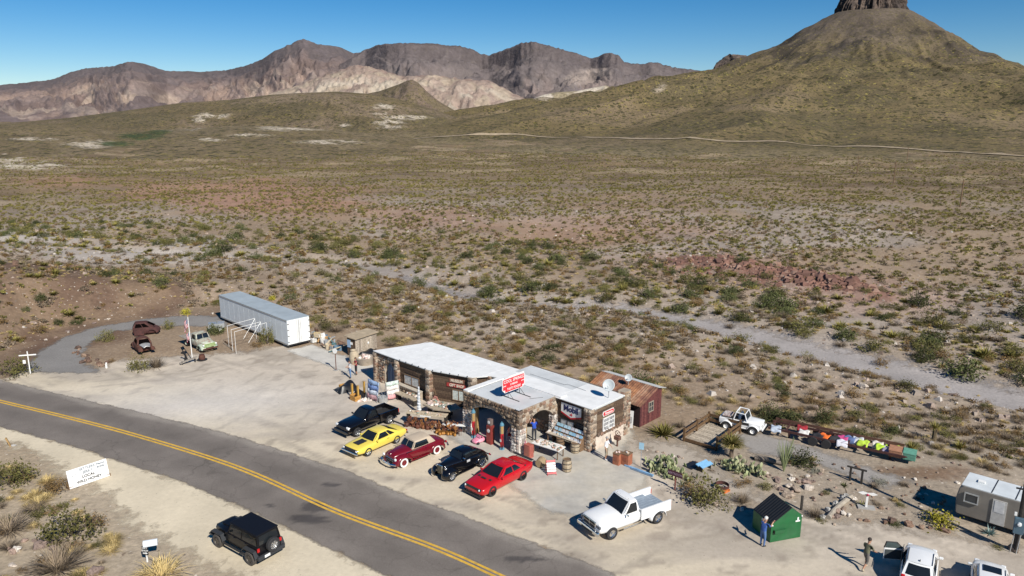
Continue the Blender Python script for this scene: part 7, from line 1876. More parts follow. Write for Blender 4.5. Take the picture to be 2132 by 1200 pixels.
ct = thing('roadside_cross', 'white wooden cross beside the olive bush', 'cross', G(64, 780), R(15)); MB().box((0, 0, 1.2), (.08, .08, 2.2)).build('upright', white, ct); MB().box((0, -.05, 1.95), (1.45, .07, .1)).build('arm', white, ct); MB().box((-.36, -.03, 1.3), (.24, .03, .34)).build('plaque', white, ct); MB().tube([(-.2, 0, 0), (-.3, 0, 1.2)], .02, 5).build('stake', black, ct)
t = thing('marker_post', 'short white marker stone at the end of the loop stones', 'marker', G(222, 767)); MB().box((0, 0, .22), (.16, .1, .44)).build('slab', white, t); MB().ball((.02, 0, .5), .09, 7, 5).build('knob', white, t)
# flagpole
fp = thing('flagpole', 'white flagpole flying a striped flag', 'flagpole', G(401, 752), R(-30)); MB().tube([(0, 0, 0), (-.04, 0, 4.6)], [.05, .03], 8).build('pole', white, fp); MB().ball((-.04, 0, 4.65), .07, 8, 5).build('finial', amber_g, fp); MB().lathe([(.001, .06), (.35, .05), (.4, 0)], 14).build('base', mat('grey_block', (.35, .34, .32)), fp)
def flag(z1, hh, ww, droop, nm):
    f = MB(); fl_ = thing_ = None
    def cloth(u, v, k=0.0): return (-.06 - u * ww * (.55 + .1 * math.sin(v * 3)), .1 * math.sin(u * 7 + v * 2) * u, z1 - v * hh - droop * u ** 1.3)
    root = bpy.data.objects.new(nm, None); COL.objects.link(root); root.parent = fp
    stripes = [mat('flag_red', (.5, .02, .04), rough=.8), mat('flag_white', (.7, .68, .68), rough=.8)]
    for k in range(13): MB().grid(lambda u, v, k=k: cloth(u if k > 6 else .42 + .58 * u, (k + v) / 13), 8, 1).build('stripe', stripes[k % 2], root, solid=.006, fixn=False)
    MB().grid(lambda u, v: cloth(.42 * u, v * 7 / 13), 4, 4).build('canton', mat('flag_blue', (.03, .04, .16), rough=.8), root, solid=.008, fixn=False)
    sb = MB()
    for i in range(5):
        for j in range(4): p = cloth(.42 * (i + .5) / 5, (j + .5) * 7 / 4 / 13); sb.ball((p[0], p[1] - .012, p[2]), .022, 5, 4)
    sb.build('stars', stripes[1], root)
flag(4.45, .9, 1.3, .75, 'flag'); flag(3.05, .75, 1.0, .5, 'flag')
# yard ornaments by the flagpole
t = thing('dog_sculpture', 'black cut-metal dog sculpture leaning by the flagpole', 'sculpture', G(386, 752), R(-20)); MB().prism([(-.35, .0), (-.15, .0), (-.05, .35), (.0, .55), (-.12, .7), (-.45, .72), (-.5, .82), (-.25, .98), (-.22, 1.15), (-.12, 1.0), (.05, .9), (.2, .5), (.4, .1), (.3, 0), (.1, .25), (0, 0)], -.03, .03, 'XZ').build('silhouette', black, t)
t = thing('plank_bench', 'grey weathered plank tilted on black legs beside the flagpole', 'bench', G(393, 757), R(38)); MB().box((0, 0, .35), (1.7, .35, .07), 0, 0, R(-12)).build('plank', mat('grey_plank', (.28, .25, .21)), t)
for s in (-.6, .6): MB().box((s, 0, .17 + s * .1), (.08, .3, .34)).build('leg', black, t)
t = thing('milk_churn', 'rusty iron pot on a flat stand by the flagpole', 'pot', G(421, 750)); MB().lathe([(.001, .1), (.28, .1), (.32, .35), (.24, .55), (.26, .6), (.001, .6)], 14).build('pot', rustB, t, smooth=True); MB().lathe([(.001, .1), (.5, .08), (.5, .02), (.001, .0)], 16).build('stand', black, t)
# white pipe frames in front of the trailer
for k, (a, b_) in enumerate((((477, 723), (534, 706)), ((485, 732), (546, 714)), ((492, 737), (558, 716)))):
    A, B = G(*a), G(*b_); t = thing('pipe_frame', 'white pipe goal frame beside the white trailer, %s' % ('nearest the trailer', 'in the middle', 'nearest the flagpole')[k], 'frame', A, math.atan2(B.y - A.y, B.x - A.x), 'white pipe frames'); L = (B - A).length
    for x in (0, L): MB().tube([(x, 0, 0), (x, 0, 2.35)], .02, 6).build('post', white, t)
    MB().tube([(0, 0, 2.35), (L, 0, 2.35)], .022, 6).build('crossbar', white, t)
    if k < 2: MB().tube([(L, 0, 2.3), (L * .55, .1, .4)], .015, 5).build('brace', galv, t)
t = thing('utility_cart', 'small grey utility trailer at the end of the semi trailer', 'cart', G(452, 690), R(20)); MB().box((0, 0, .75), (1.7, 1.1, .5)).build('box', galv, t); [MB().cyl((x, y - .06, .25), (x, y + .06, .25), .25, n=12).build('wheel', tyre_m, t) for x in (0,) for y in (-.62, .62)]; MB().box((.3, -.5, .3), (.5, .3, .3)).build('load', white, t)
t = thing('wooden_beam', 'weathered pole lying beside the flatbed truck', 'beam', G(478, 718), R(-48)); MB().cyl((-1.2, 0, .1), (1.2, 0, .08), .08, n=7).build('beam', wood_b, t); MB().cyl((-1.0, -.3, .05), (2.2, -.5, .05), .04, n=6).build('pole', mat('grey_plank', (.28, .25, .21)), t)
# junk between trailer and shack
g = random.Random(21)
jc = [mat('junk%d' % k, c, rough=.7, var=.3, scale=4) for k, c in enumerate(((.5, .3, .13), (.6, .6, .58), (.12, .2, .28), (.5, .42, .3), (.3, .32, .34), (.2, .12, .08), (.08, .16, .18), (.6, .48, .28)))]
for k in range(34):
    u = g.uniform(652, 716); v = 702 + (u - 650) * .42 + g.uniform(-12, 12); p = G(u, v); sh_ = g.choice(('board', 'bin', 'panel', 'crate'))
    if sh_ == 'board': b = MB().box((0, 0, .2 + g.random() * .4), (g.uniform(.8, 1.6), .16, .06), 0, 0, g.uniform(-.5, .5))
    elif sh_ == 'bin': b = MB().lathe([(.001, 0), (.22, 0), (.27, .55), (.25, .55), (.2, .05), (.001, .05)], 12)
    elif sh_ == 'panel': b = MB().box((0, 0, .45), (.8, .04, .9), 0, g.uniform(-.4, .4)).box((0, .06, .45), (.06, .06, .9))
    else: b = MB().box((0, 0, .2), (.5, .4, .04)).box((0, -.2, .25), (.5, .03, .4)).box((0, .2, .25), (.5, .03, .4)).box((-.25, 0, .25), (.03, .4, .4)).box((.25, 0, .25), (.03, .4, .4))
    ci_ = g.randrange(8); o = b.build(dict(board='junk_board', bin='junk_bin', panel='salvaged_sheet', crate='junk_crate')[sh_], jc[ci_], loc=p, rot=(0, 0, g.uniform(0, 6))); tag(o, '%s %s in the junk pile beside the trailer doors' % (('orange', 'white', 'dark blue', 'tan', 'grey', 'brown', 'dark teal', 'straw')[ci_], dict(board='board', bin='open bin', panel='propped panel', crate='open crate')[sh_]), sh_, 'junk beside the trailer')
t = thing('clay_pot', 'large tan clay pot beside the board shack', 'pot', G(738, 757)); MB().lathe([(.001, 0), (.35, 0), (.5, .6), (.42, 1.1), (.3, 1.3), (.34, 1.4), (.28, 1.4), (.001, 1.2)], 18).build('pot', mat('clay', (.42, .35, .25), rough=.9, var=.15), t, smooth=True)
t = thing('stone_planter', 'round rubble planter filled with pale rocks by the museum end', 'planter', G(761, 758)); MB().lathe([(.7, 0), (.95, .7), (.8, .7), (.001, .6)], 18).build('bowl', mortar, t, smooth=True)
for k in range(14): MB().ball((g.uniform(-.5, .5), g.uniform(-.5, .5), .72), g.uniform(.12, .22), 7, 5, .25, k).build('rock', goods[(0, 3, 5)[k % 3]], t)
def tarp(u, v, r, lb, sd):
    t = bpy.data.objects; o = MB().grid(lambda a, b: ((a - .5) * 2 * r, (b - .5) * 1.5 * r, max(.02, (.62 + .3 * math.sin(a * 5 + sd) * math.cos(b * 4)) * max(0, 1 - (2 * a - 1) ** 4) * max(0, 1 - (2 * b - 1) ** 4) * r * .95)), 14, 12).build('tarpaulin', mat('black_tarp', (.012, .013, .016), rough=.4, var=.2), loc=G(u, v), rot=(0, 0, sd), smooth=True); return tag(o, lb, 'tarpaulin')
tarp(722, 812, 1.0, 'black tarpaulin over crates in front of the museum', .6); tarp(748, 826, .75, 'smaller black tarpaulin between yellow posts', 1.4); tarp(763, 742, 1.0, 'black tarpaulin hanging beside the board shack', .3)
for (u, v, lb) in ((734, 828, 'left'), (746, 832, 'middle'), (759, 823, 'right')):
    t = thing('yellow_post', 'yellow wooden post of the goods stall, %s' % {'left': 'next to the orange box', 'middle': 'between the other two', 'right': 'nearest the blankets'}[lb], 'post', G(u, v), BA, 'yellow stall posts'); MB().box((0, 0, .62), (.14, .14, 1.25)).build('post', mat('stall_yellow', (.5, .29, .06), rough=.7, var=.2), t); MB().box((0, 0, 1.26), (.18, .18, .04)).build('cap', wood_y, t)
for (u, v, lb) in ((717, 812, 'orange wooden crate under the black tarpaulin'), (740, 833, 'orange crate full of pink rocks')):
    t = thing('wooden_crate', lb, 'crate', G(u, v), BA); 
    for (x, y, w, d) in ((0, -.28, .8, .04), (0, .28, .8, .04), (-.4, 0, .04, .56), (.4, 0, .04, .56)):
        for z in (.12, .36): MB().box((x, y, z), (w, d, .2)).build('slat', mat('crate_orange', (.46, .24, .06), rough=.8, var=.2), t)
    MB().box((0, 0, .05), (.78, .54, .04)).build('base', wood_b, t)
scatter_goods('pinkish rock on the ground by the goods stall', 'rocks by the goods stall', G(742, 836), G(772, 832), .9, 0, 40, .06, .15, 9, [goods[0], goods[3], goods[5]])
# blankets on racks
def blanket(u0, v0, u1, v1, h, cols, lb, rk):
    A, B = G(u0, v0), G(u1, v1); L = (B - A).length; an_ = math.atan2(B.y - A.y, B.x - A.x); t = thing('blanket_rack', rk, 'rack', A, an_)
    for x in (0, L): MB().tube([(x, -.35, 0), (x, 0, h), (x, .35, 0)], .02, 5).build('leg', galv, t)
    MB().tube([(0, 0, h), (L, 0, h)], .022, 6).build('rail', galv, t)
    bl = thing('blanket', lb, 'blanket', A, an_); n = len(cols)
    for k, m in enumerate(cols): MB().grid(lambda a, b, k=k: (.06 + (L - .12) * a, -.03 - .25 * ((k + b) / n) + .05 * math.sin(a * 9 + b), h + .02 - (h - .12) * (k + b) / n), 10, 2).build('cloth_band', m, bl, solid=.015, fixn=False, smooth=True)
C_ = lambda n, c: mat(n, c, rough=.9, var=.35, scale=7)
blanket(768, 828, 792, 838, 1.75, [C_('bl_blue', (.3, .42, .62)), C_('bl_navy', (.16, .25, .48)), C_('bl_pale', (.52, .58, .66)), C_('bl_rose', (.5, .3, .32))], 'blue patterned blanket hanging on a rack', 'steel rack holding the blue blanket')
blanket(804, 834, 831, 828, 1.6, [C_('bl_mint', (.5, .6, .54)), C_('bl_cream', (.68, .64, .6)), C_('bl_white', (.66, .62, .6)), C_('bl_pink', (.62, .32, .33))], 'cream and pink blanket hanging on a rack', 'steel rack holding the pink blanket')
t = thing('metal_tub', 'round grey metal tub beside the pink blanket', 'tub', G(798, 838)); MB().lathe([(.001, .05), (.36, .05), (.4, .5), (.42, .5), (.38, 0), (.001, 0)], 18).build('tub', galv, t, smooth=True); MB().lathe([(.41, .48), (.44, .5), (.41, .52)], 18).build('rim', galv, t)
# totem of stacked white discs
t = thing('stacked_totem', 'tall totem of stacked white stones in front of the museum', 'totem', G(873, 862)); z = 0; g = random.Random(4)
MB().box((0, 0, .05), (.5, .5, .1)).build('base', black, t)
for k in range(17): hh = g.uniform(.1, .16); MB().lathe([(.001, 0), (.16 - .006 * k, .01), (.2 - .008 * k, hh * .5), (.16 - .006 * k, hh), (.001, hh)], 12, 'Z', (g.uniform(-.02, .02), g.uniform(-.02, .02), .1 + z)).build('stone_disc', mat('totem_white%d' % (k % 2), ((.7, .72, .74), (.46, .5, .54))[k % 2], rough=.5), t, smooth=True); z += hh
# rock tables and the bench of iron animals
p = G(918, 872); t = thing('stone_table', 'big stone-topped table heaped with rocks before the gift shop', 'table', (p.x, p.y + .6, 0), BA + .3); MB().prism([(-1.5, -.5), (-.2, -1.0), (1.3, -.7), (1.7, .2), (.8, .9), (-1.2, .7)], .82, .92).build('top', mat('slab_tan', (.36, .3, .22), rough=.9, var=.2), t)
for x, y in ((-1.0, -.2), (.9, -.3), (.6, .5), (-.8, .4)): MB().box((x, y, .41), (.22, .22, .82)).build('leg', dark_in, t)
scatter_goods('rock for sale on the stone-topped table', 'rocks on the stone-topped table', (p.x - 1.1, p.y + 1.2, 0), (p.x + .9, p.y + .1, 0), 1.1, .92, 48, .07, .2, 12)
p2_ = G(868, 850); t = thing('stone_table', 'low table of rust ornaments beside the museum window', 'table', (p2_.x - 1.0, p2_.y + 1.2, 0), BA); MB().box((0, 0, .6), (2.6, .6, .07)).build('top', MAT['slab_tan'], t); [MB().box((x, 0, .28), (.15, .4, .56)).build('leg', dark_in, t) for x in (-1.1, 1.1)]
scatter_goods('rock on the low table by the museum window', 'rocks on the low museum table', LB(-13.6, .3) + Vector((0, .9, 0)), LB(-11.6, .3) + Vector((0, .9, 0)), .5, .64, 20, .07, .16, 14)
A, B = G(845, 884), G(928, 893); an_ = math.atan2(B.y - A.y, B.x - A.x); L = (B - A).length
t = thing('plank_counter', 'long pale plank counter hung with rusty iron figures', 'counter', A, an_)
for k in range(4): MB().box((L / 2, .1 + k * .17, .95 + .015 * (k % 2)), (L, .16, .06)).build('plank', mat('pale_log%d' % (k % 2), ((.5, .42, .3), (.42, .34, .24))[k % 2], rough=.9, var=.3, scale=5), t)
for x in (.1, L / 2, L - .1): MB().box((x, .35, .46), (.12, .5, .92)).build('leg', dark_in, t)
MB().box((L / 2, -.0, .86), (.9, .03, .1)).build('price_board', white, t)
scatter_goods('pale rock on the plank counter', 'rocks on the plank counter', A + Vector((.1, .35, 0)), B + Vector((-.1, .35, 0)), .5, .98, 22, .05, .12, 17)
ironm = [mat('iron%d' % k, c, rough=.75, var=.35, scale=9) for k, c in enumerate(((.12, .04, .022), (.2, .075, .03), (.085, .035, .025), (.3, .13, .035)))]
def figure(p, s, k, g, rz):
    b = MB(); kd = k % 4
    if kd == 0: b.tube([(0, 0, 0), (0, 0, .35)], .015, 5).ball((0, 0, .42), (.14, .06, .09), 8, 5).ball((.14, 0, .5), .05, 7, 5).tube([(.17, 0, .5), (.25, 0, .49)], [.02, .006], 5)
    if kd == 1: b.tube([(0, 0, 0), (.02, 0, .6)], .02, 5).tube([(0, 0, .3), (.14, 0, .32), (.15, 0, .48)], .022, 5).tube([(0, 0, .22), (-.13, 0, .25), (-.14, 0, .42)], .022, 5)
    if kd == 2: b.lathe([(.001, 0), (.1, .0), (.15, .14), (.08, .26), (.1, .3), (.001, .28)], 10)
    if kd == 3:
        b.tube([(0, 0, 0), (0, 0, .5)], .012, 5).ball((0, 0, .52), .04, 6, 4)
        for q in range(6): b.ball((math.cos(q * 1.047) * .09, 0, .52 + math.sin(q * 1.047) * .09), (.045, .015, .045), 6, 4)
    o = b.build('iron_figure', ironm[g.randrange(4)], loc=p, rot=(0, 0, rz)); o.scale = (s, s, s)
    return tag(o, ('rusty iron bird on a stake', 'rusty iron cactus figure', 'rusty iron jar', 'rusty iron flower on a stake')[kd] + ' on display between counter and canopy', 'ornament', 'rusty iron figures on display')
g = random.Random(77)
for k in range(70):
    f_ = g.random(); P_ = A.lerp(G(957, 905), f_); figure((P_.x + g.gauss(.05, .12), P_.y - .15 + g.gauss(0, .14), 0), g.uniform(.8, 1.5), k, g, g.uniform(0, 6))
t = thing('plank_counter', 'low white shelf of orange iron figures next to the stone pillar', 'counter', G(920, 902), an_ * .6); MB().box((.9, .45, .55), (1.9, .35, .05)).build('plank', white, t); [MB().box((x, .45, .26), (.08, .3, .52)).build('leg', dark_in, t) for x in (.1, 1.7)]
sf = G(920, 902)
for k in range(16): figure((sf.x + .1 + k * .11, sf.y + .42 + g.gauss(0, .05), .58), g.uniform(.35, .6), k, g, g.uniform(0, 6))
for k in range(12): p = G(908, 903).lerp(G(945, 908), k / 11); o = MB().lathe([(.001, 0), (.1, .0), (.15, .12), (.09, .26), (.11, .3), (.09, .3), (.001, .26)], 12).build('copper_pot', mat('copper', (.35, .17, .04), rough=.35, metal=.6, var=.2), loc=(p.x + g.gauss(0, .08), p.y + g.gauss(0, .08), 0), smooth=True); tag(o, 'small copper pot on the ground before the iron figures', 'pot', 'copper pots before the iron figures')
# guitar-like pink ornament by the pillar
t = thing('guitar_ornament', 'pink painted guitar leaning by the gift shop window', 'guitar', LB(-11.4, 2.15), BA + .3); MB().prism([(-.22, .1), (.22, .1), (.28, .3), (.16, .5), (.22, .7), (.0, .85), (-.22, .7), (-.16, .5), (-.28, .3)], -.05, .05, 'XZ').build('body', mat('guitar_pink', (.45, .2, .17), rough=.5), t, rot=(R(10), R(-20), 0)); MB().box((-.32, 0, 1.15), (.07, .05, .7), 0, 0, R(-20)).build('neck', wood_b, t)

# ---- dumpster
dp = thing('dumpster', 'green steel dumpster with a sloping black ribbed lid', 'dumpster', G(1603, 1131), R(16.6))
DW, DL = 2.05, 1.75
gm = mat('dumpster_green', (.012, .115, .035), rough=.5, var=.12, scale=2, col2=(.03, .12, .05), mix=.45, mscale=1.4)
sec = [(0, .0), (DW, .0), (DW, 1.22), (DW * .62, 1.85), (0, 1.1)]
def dz(x): return np.interp(x, [0, DW * .62, DW], [1.15, 1.98, 1.45])
MB().prism([(0, .03), (DW, .03), (DW, 1.45), (DW * .62, 1.98), (0, 1.15)], 0, DL, 'XZ').build('body', gm, dp)
lid = MB().box((DW * .31, DL / 2, 1.62), (math.hypot(DW * .62, .83) + .06, DL + .02, .05), 0, 0, -math.atan2(.83, DW * .62)).build('lid', mat('lid_black', (.016, .018, .022), rough=.45, var=.15), dp)
for k in range(9): MB().box((DW * .31, .12 + k * .19, 1.665), (math.hypot(DW * .62, .83), .06, .05), 0, 0, -math.atan2(.83, DW * .62)).build('rib', MAT['lid_black'], lid)
fk = MB().box((.55, -.08, .72), (.75, .16, .2)).build('fork_pocket', gm, dp); MB().box((.16, -.08, .72), (.02, .12, .15)).build('slot', dark_in, fk)
MB().prism([(1.62, 1.08), (1.92, 1.08), (1.92, 1.17), (1.83, 1.17), (1.83, 1.36), (1.73, 1.36), (1.73, 1.17), (1.62, 1.17)], -.012, -.002, 'XZ').build('sticker', white, dp)
for x, z in ((.05, 1.12), (DW - .04, 1.42)): MB().ball((x, -.03, z), .05, 8, 5).build('lid_pin', white, dp)
MB().box((-.006, .75, .95), (.012, .3, .35)).build('notice', white, dp)
for s in (.2, DL - .2): MB().box((DW / 2, s, .02), (DW - .2, .12, .04)).build('skid', black, dp)
# ---- garden fixtures
def posts(label, pts, h, m, name='wooden_post', r=.06):
    for u, v in pts: t = thing(name, label, 'post', G(u, v)); MB().box((0, 0, h / 2), (r * 2, r * 2, h)).build('post', m, t); MB().box((0, 0, h), (r * 2.2, r * 2.2, .02)).build('cap', m, t)
dkw = mat('dark_timber', (.035, .03, .026), rough=.8, var=.3)
posts('short dark post beside the dumpster', [(1668, 1062)], .95, dkw)
A, B = G(1769, 1001), G(1793, 1008); t = thing('hitching_rail', 'dark timber hitching rail beyond the garden', 'rail', A, math.atan2(B.y - A.y, B.x - A.x)); L = (B - A).length; [MB().box((x, 0, .5), (.12, .12, 1.0)).build('post', dkw, t) for x in (0, L)]; MB().cyl((-.25, 0, 1.0), (L + .25, 0, 1.02), .07, n=8).build('rail', dkw, t)
t = thing('propeller_ornament', 'white propeller ornament on a post with a red hub', 'ornament', G(1803, 1058), R(-20)); MB().box((0, 0, .02), (1.0, .5, .14), .1).build('base', mat('grey_block', (.35, .34, .32)), t); MB().box((0, 0, .5), (.13, .1, .9)).build('post', white, t); MB().ball((0, -.06, .95), .1, 8, 5).build('hub', mat('hub_red', (.4, .03, .08), rough=.5), t)
for s in (-1, 1): MB().prism([(0, -.03), (s * .3, -.11), (s * .55, .0), (s * .3, .1), (0, .04)], -.02, .02, 'XZ', (0, -.08, 1.04)).build('blade', white, t, rot=(0, 0, 0))
P_ = [G(u, v) for u, v in ((1724, 1082), (1735, 1068), (1750, 1054), (1765, 1042), (1772, 1038))]; t = thing('concrete_log', 'low curved pale concrete kerb in the garden', 'kerb', P_[0]); MB().tube([tuple(p - P_[0] + Vector((0, 0, .12))) for p in P_], .17, 10).build('kerb', mat('pale_conc', (.33, .29, .235), rough=.9, var=.25, scale=4), t); [MB().ball(tuple(p - P_[0] + Vector((-.3, .1, .1))), .2, 7, 5, .3, 4 + k).build('stone', mat('grey_block', (.35, .34, .32)), t) for k, p in enumerate(P_)]
t = thing('fallen_log', 'split grey fallen log lying in the garden', 'log', G(1572, 957), R(-32)); MB().tube([(0, 0, .18), (1.0, .05, .2), (2.1, 0, .16)], [.22, .2, .1], 8).build('log', mat('log_grey', (.2, .17, .14), rough=.9, var=.4, scale=8), t); MB().tube([(.4, .25, .1), (1.9, .4, .1)], [.12, .06], 7).build('branch', MAT['log_grey'], t)
t = thing('blue_bench', 'two blue boards on a low stand beside the path', 'bench', G(1470, 980), R(38)); [MB().box((.0, k * .34, .42), (1.15, .3, .05), 0, R(18)).build('board', mat('sky_blue', (.2, .42, .65), rough=.5, var=.12), t) for k in range(2)]; [MB().box((s * .45, .2, .2), (.06, .5, .4)).build('leg', dkw, t) for s in (-1, 1)]
t = thing('ground_panel', 'dark flat panel lying on the garden path', 'panel', G(1441, 970), R(40)); MB().box((0, 0, .04), (1.15, .75, .06)).build('panel', mat('panel_dark', (.014, .015, .02), rough=.4), t); MB().box((0, 0, .075), (1.0, .02, .01)).build('seam', black, t)
t = thing('kerb_board', 'long blue-painted board along the edge of the concrete', 'board', G(1330, 981), R(-42)); MB().box((0, 0, .06), (2.3, .16, .1)).build('board', mat('kerb_blue', (.2, .36, .55), rough=.6, var=.25, scale=5), t); MB().box((.3, -.15, .03), (1.8, .1, .06)).build('lower_board', mat('kerb_blue2', (.14, .2, .28), rough=.7), t)  # second, lower strip in a darker blue beside the board
t = thing('steel_ring', 'rusty steel ring lying on a broken orange box', 'ring', G(1503, 1018), .3); MB().lathe([(.42, .12), (.46, .12), (.46, .34), (.42, .34), (.42, .12)], 22).build('ring', rustA, t, smooth=True); MB().box((0, -.45, .08), (.55, .25, .16), .3).build('box', mat('orange_rust', (.5, .14, .03), rough=.8, var=.3), t)
# deck
dk = thing('wooden_deck', 'weathered plank deck with brown timber railings', 'deck', (13.01, 52.15, 0), R(-40.5))
for k in range(13): plank(dk, (1.3, .16 + k * .32, .12), X1, Vector((0, 0, 1)), 2.55, .06, .3, deck_m, 'plank')
tim = mat('brown_timber', (.13, .075, .035), rough=.8, var=.3, scale=6)
for (x0, y0, x1, y1) in ((0, .0, 0, 4.1), (0, 4.1, 2.6, 4.1), (2.6, 4.1, 2.6, .2), (2.6, 0, .05, 0)):
    L = math.hypot(x1 - x0, y1 - y0); a_ = math.atan2(y1 - y0, x1 - x0); low = y0 == 0 and y1 == 0
    for z in ((.18,) if low else (.45, .85)): MB().box(((x0 + x1) / 2, (y0 + y1) / 2, z), (L, .06, .22), a_).build('rail', tim, dk)
for x, y in ((0, 0), (0, 2.05), (0, 4.1), (2.6, 4.1), (2.6, 2.05), (2.6, .1)): MB().box((x, y, .55), (.14, .14, 1.1)).build('post', tim, dk)
# long rusty trailer laid with clothes
A, B = G(1598, 906), G(1882, 969); L = (B - A).length; ha = math.atan2(B.y - A.y, B.x - A.x)
lt = thing('flat_trailer', 'long rusty open-frame trailer used as a display for clothes', 'trailer', A, ha)
for y in (0, 1.5): MB().box((L / 2, y, .62), (L, .1, .16)).build('side_beam', rustA, lt)
for k in range(9): MB().box((.2 + k * L / 8.6, .75, .6), (.1, 1.5, .1)).build('cross_beam', rustA, lt)
for x in (L * .35, L * .45):
    for y in (-.12, 1.62): MB().cyl((x, y - .1, .34), (x, y + .1, .34), .34, n=16).build('wheel', tyre_m, lt)
MB().tube([(L, .1, .6), (L + .9, .75, .5), (L, 1.4, .6)], .05, 6).build('hitch', rustA, lt); MB().box((L * .16, .3, .3), (.1, .1, .6)).build('stand', rustA, lt); MB().box((L * .9, .5, .3), (.1, .1, .6)).build('stand', rustA, lt)
MB().box((L * .5, 1.56, .84), (L * .96, .05, .2)).build('side_board', mat('rust_board', (.1, .045, .03), rough=.85, var=.3, scale=2), lt)
g = random.Random(6)
def wl_(x, y, z): c, s = math.cos(ha), math.sin(ha); return (A.x + x * c - y * s, A.y + x * s + y * c, z)
for f_, y, c, lb in ((.06, .1, (.4, .46, .55), 'grey-blue cloth'), (.24, 1.2, (.3, .02, .03), 'dark red shirt'), (.27, .4, (.65, .63, .6), 'white shirt'), (.38, .3, (.02, .02, .025), 'black jacket'), (.42, .5, (.72, .14, .02), 'orange vest'), (.5, .5, (.03, .03, .035), 'black coat'), (.55, .9, (.5, .06, .2), 'pink scarf'), (.56, .1, (.6, .6, .66), 'pale shirt'), (.6, 1.1, (.1, .15, .3), 'navy shirt'), (.66, 1.2, (.5, .52, .56), 'grey cloth'), (.7, .9, (.45, .62, .06), 'lime vest'), (.8, 1.2, (.6, .56, .5), 'cream cap cloth'), (.83, .8, (.45, .66, .05), 'lime shirt'), (.88, .6, (.36, .32, .42), 'lilac shirt'), (.93, 1.1, (.45, .64, .08), 'lime jacket')):
    o = MB().grid(lambda a, b: ((a - .5) * .75, (b - .5) * .7, .12 + .06 * math.sin(a * 8 + f_ * 30) * math.cos(b * 7) - .55 * max(0, .35 - b) * 1.4), 8, 8).build('garment', mat('cloth_' + lb.replace(' ', '_') + str(f_), c, rough=.9, var=.2, scale=6), loc=wl_(f_ * L, y, .62), rot=(0, 0, ha + g.uniform(-.3, .3)), solid=.03, fixn=False, smooth=True); tag(o, lb + (' thrown over' if f_ < .5 else ' draped on') + ' the long rusty trailer' + (' near its hitch' if f_ > .82 else ''), 'garment')
for x, c, lb in ((L * .93, (.34, .17, .1), 'brown folding box at the hitch end of the long trailer'), (L + .25, (.1, .27, .2), 'green box on the hitch of the long trailer')):
    t = thing('storage_box', lb, 'box', wl_(x, .5, 0), ha); MB().box((0, 0, .62), (.8, .7, .5)).build('body', mat('box' + lb[:5], c, rough=.7, var=.2), t, bevel=.02); MB().box((0, 0, .9), (.84, .74, .05), 0, R(12)).build('lid', mat('box' + lb[:5], c), t)
# utility pole with meter
up = thing('utility_pole', 'dark timber utility pole with a blue-grey meter box', 'utility pole', G(2113, 1149), R(-30)); MB().cyl((0, 0, 0), (.0, 0, 8.5), .15, .12, 12).build('pole', dkw, up); mx_ = MB().box((-.05, -.25, 1.75), (.5, .22, .95)).build('meter_box', mat('meter_blue', (.07, .12, .16), rough=.5, var=.1), up, bevel=.02); MB().lathe([(.001, -.12), (.1, -.1), (.11, 0)], 14, 'Y', (-.05, -.36, 1.9)).build('meter', lens, mx_)
for x in (-.18, .12): MB().tube([(x, -.2, 1.28), (x - .08, -.22, .0)], .025, 6).build('conduit', galv, up)
MB().tube([(.17, -.1, 1.6), (.14, -.08, 5.5)], .025, 6).build('conduit', galv, up); MB().box((-.28, -.2, 2.4), (.12, .12, .18)).build('lamp', white, up); MB().box((-.2, -.1, 3.9), (.5, .08, .08)).build('bracket', black, up)
for (u, v, h_) in ((1784, 363, 9.5), (1888, 337, 9.5), (1860, 383, 9.5), (1998, 436, 9.0)):
    q = hit(u, v); t = thing('power_pole', 'distant thin brown power pole on the scrub flat', 'power pole', q, 0, 'distant power poles'); MB().cyl((0, 0, 0), (0, 0, h_), .22, .16, 7).build('pole', wood_b, t); MB().box((0, 0, h_ - .6), (1.8, .15, .15)).build('crossarm', wood_b, t)

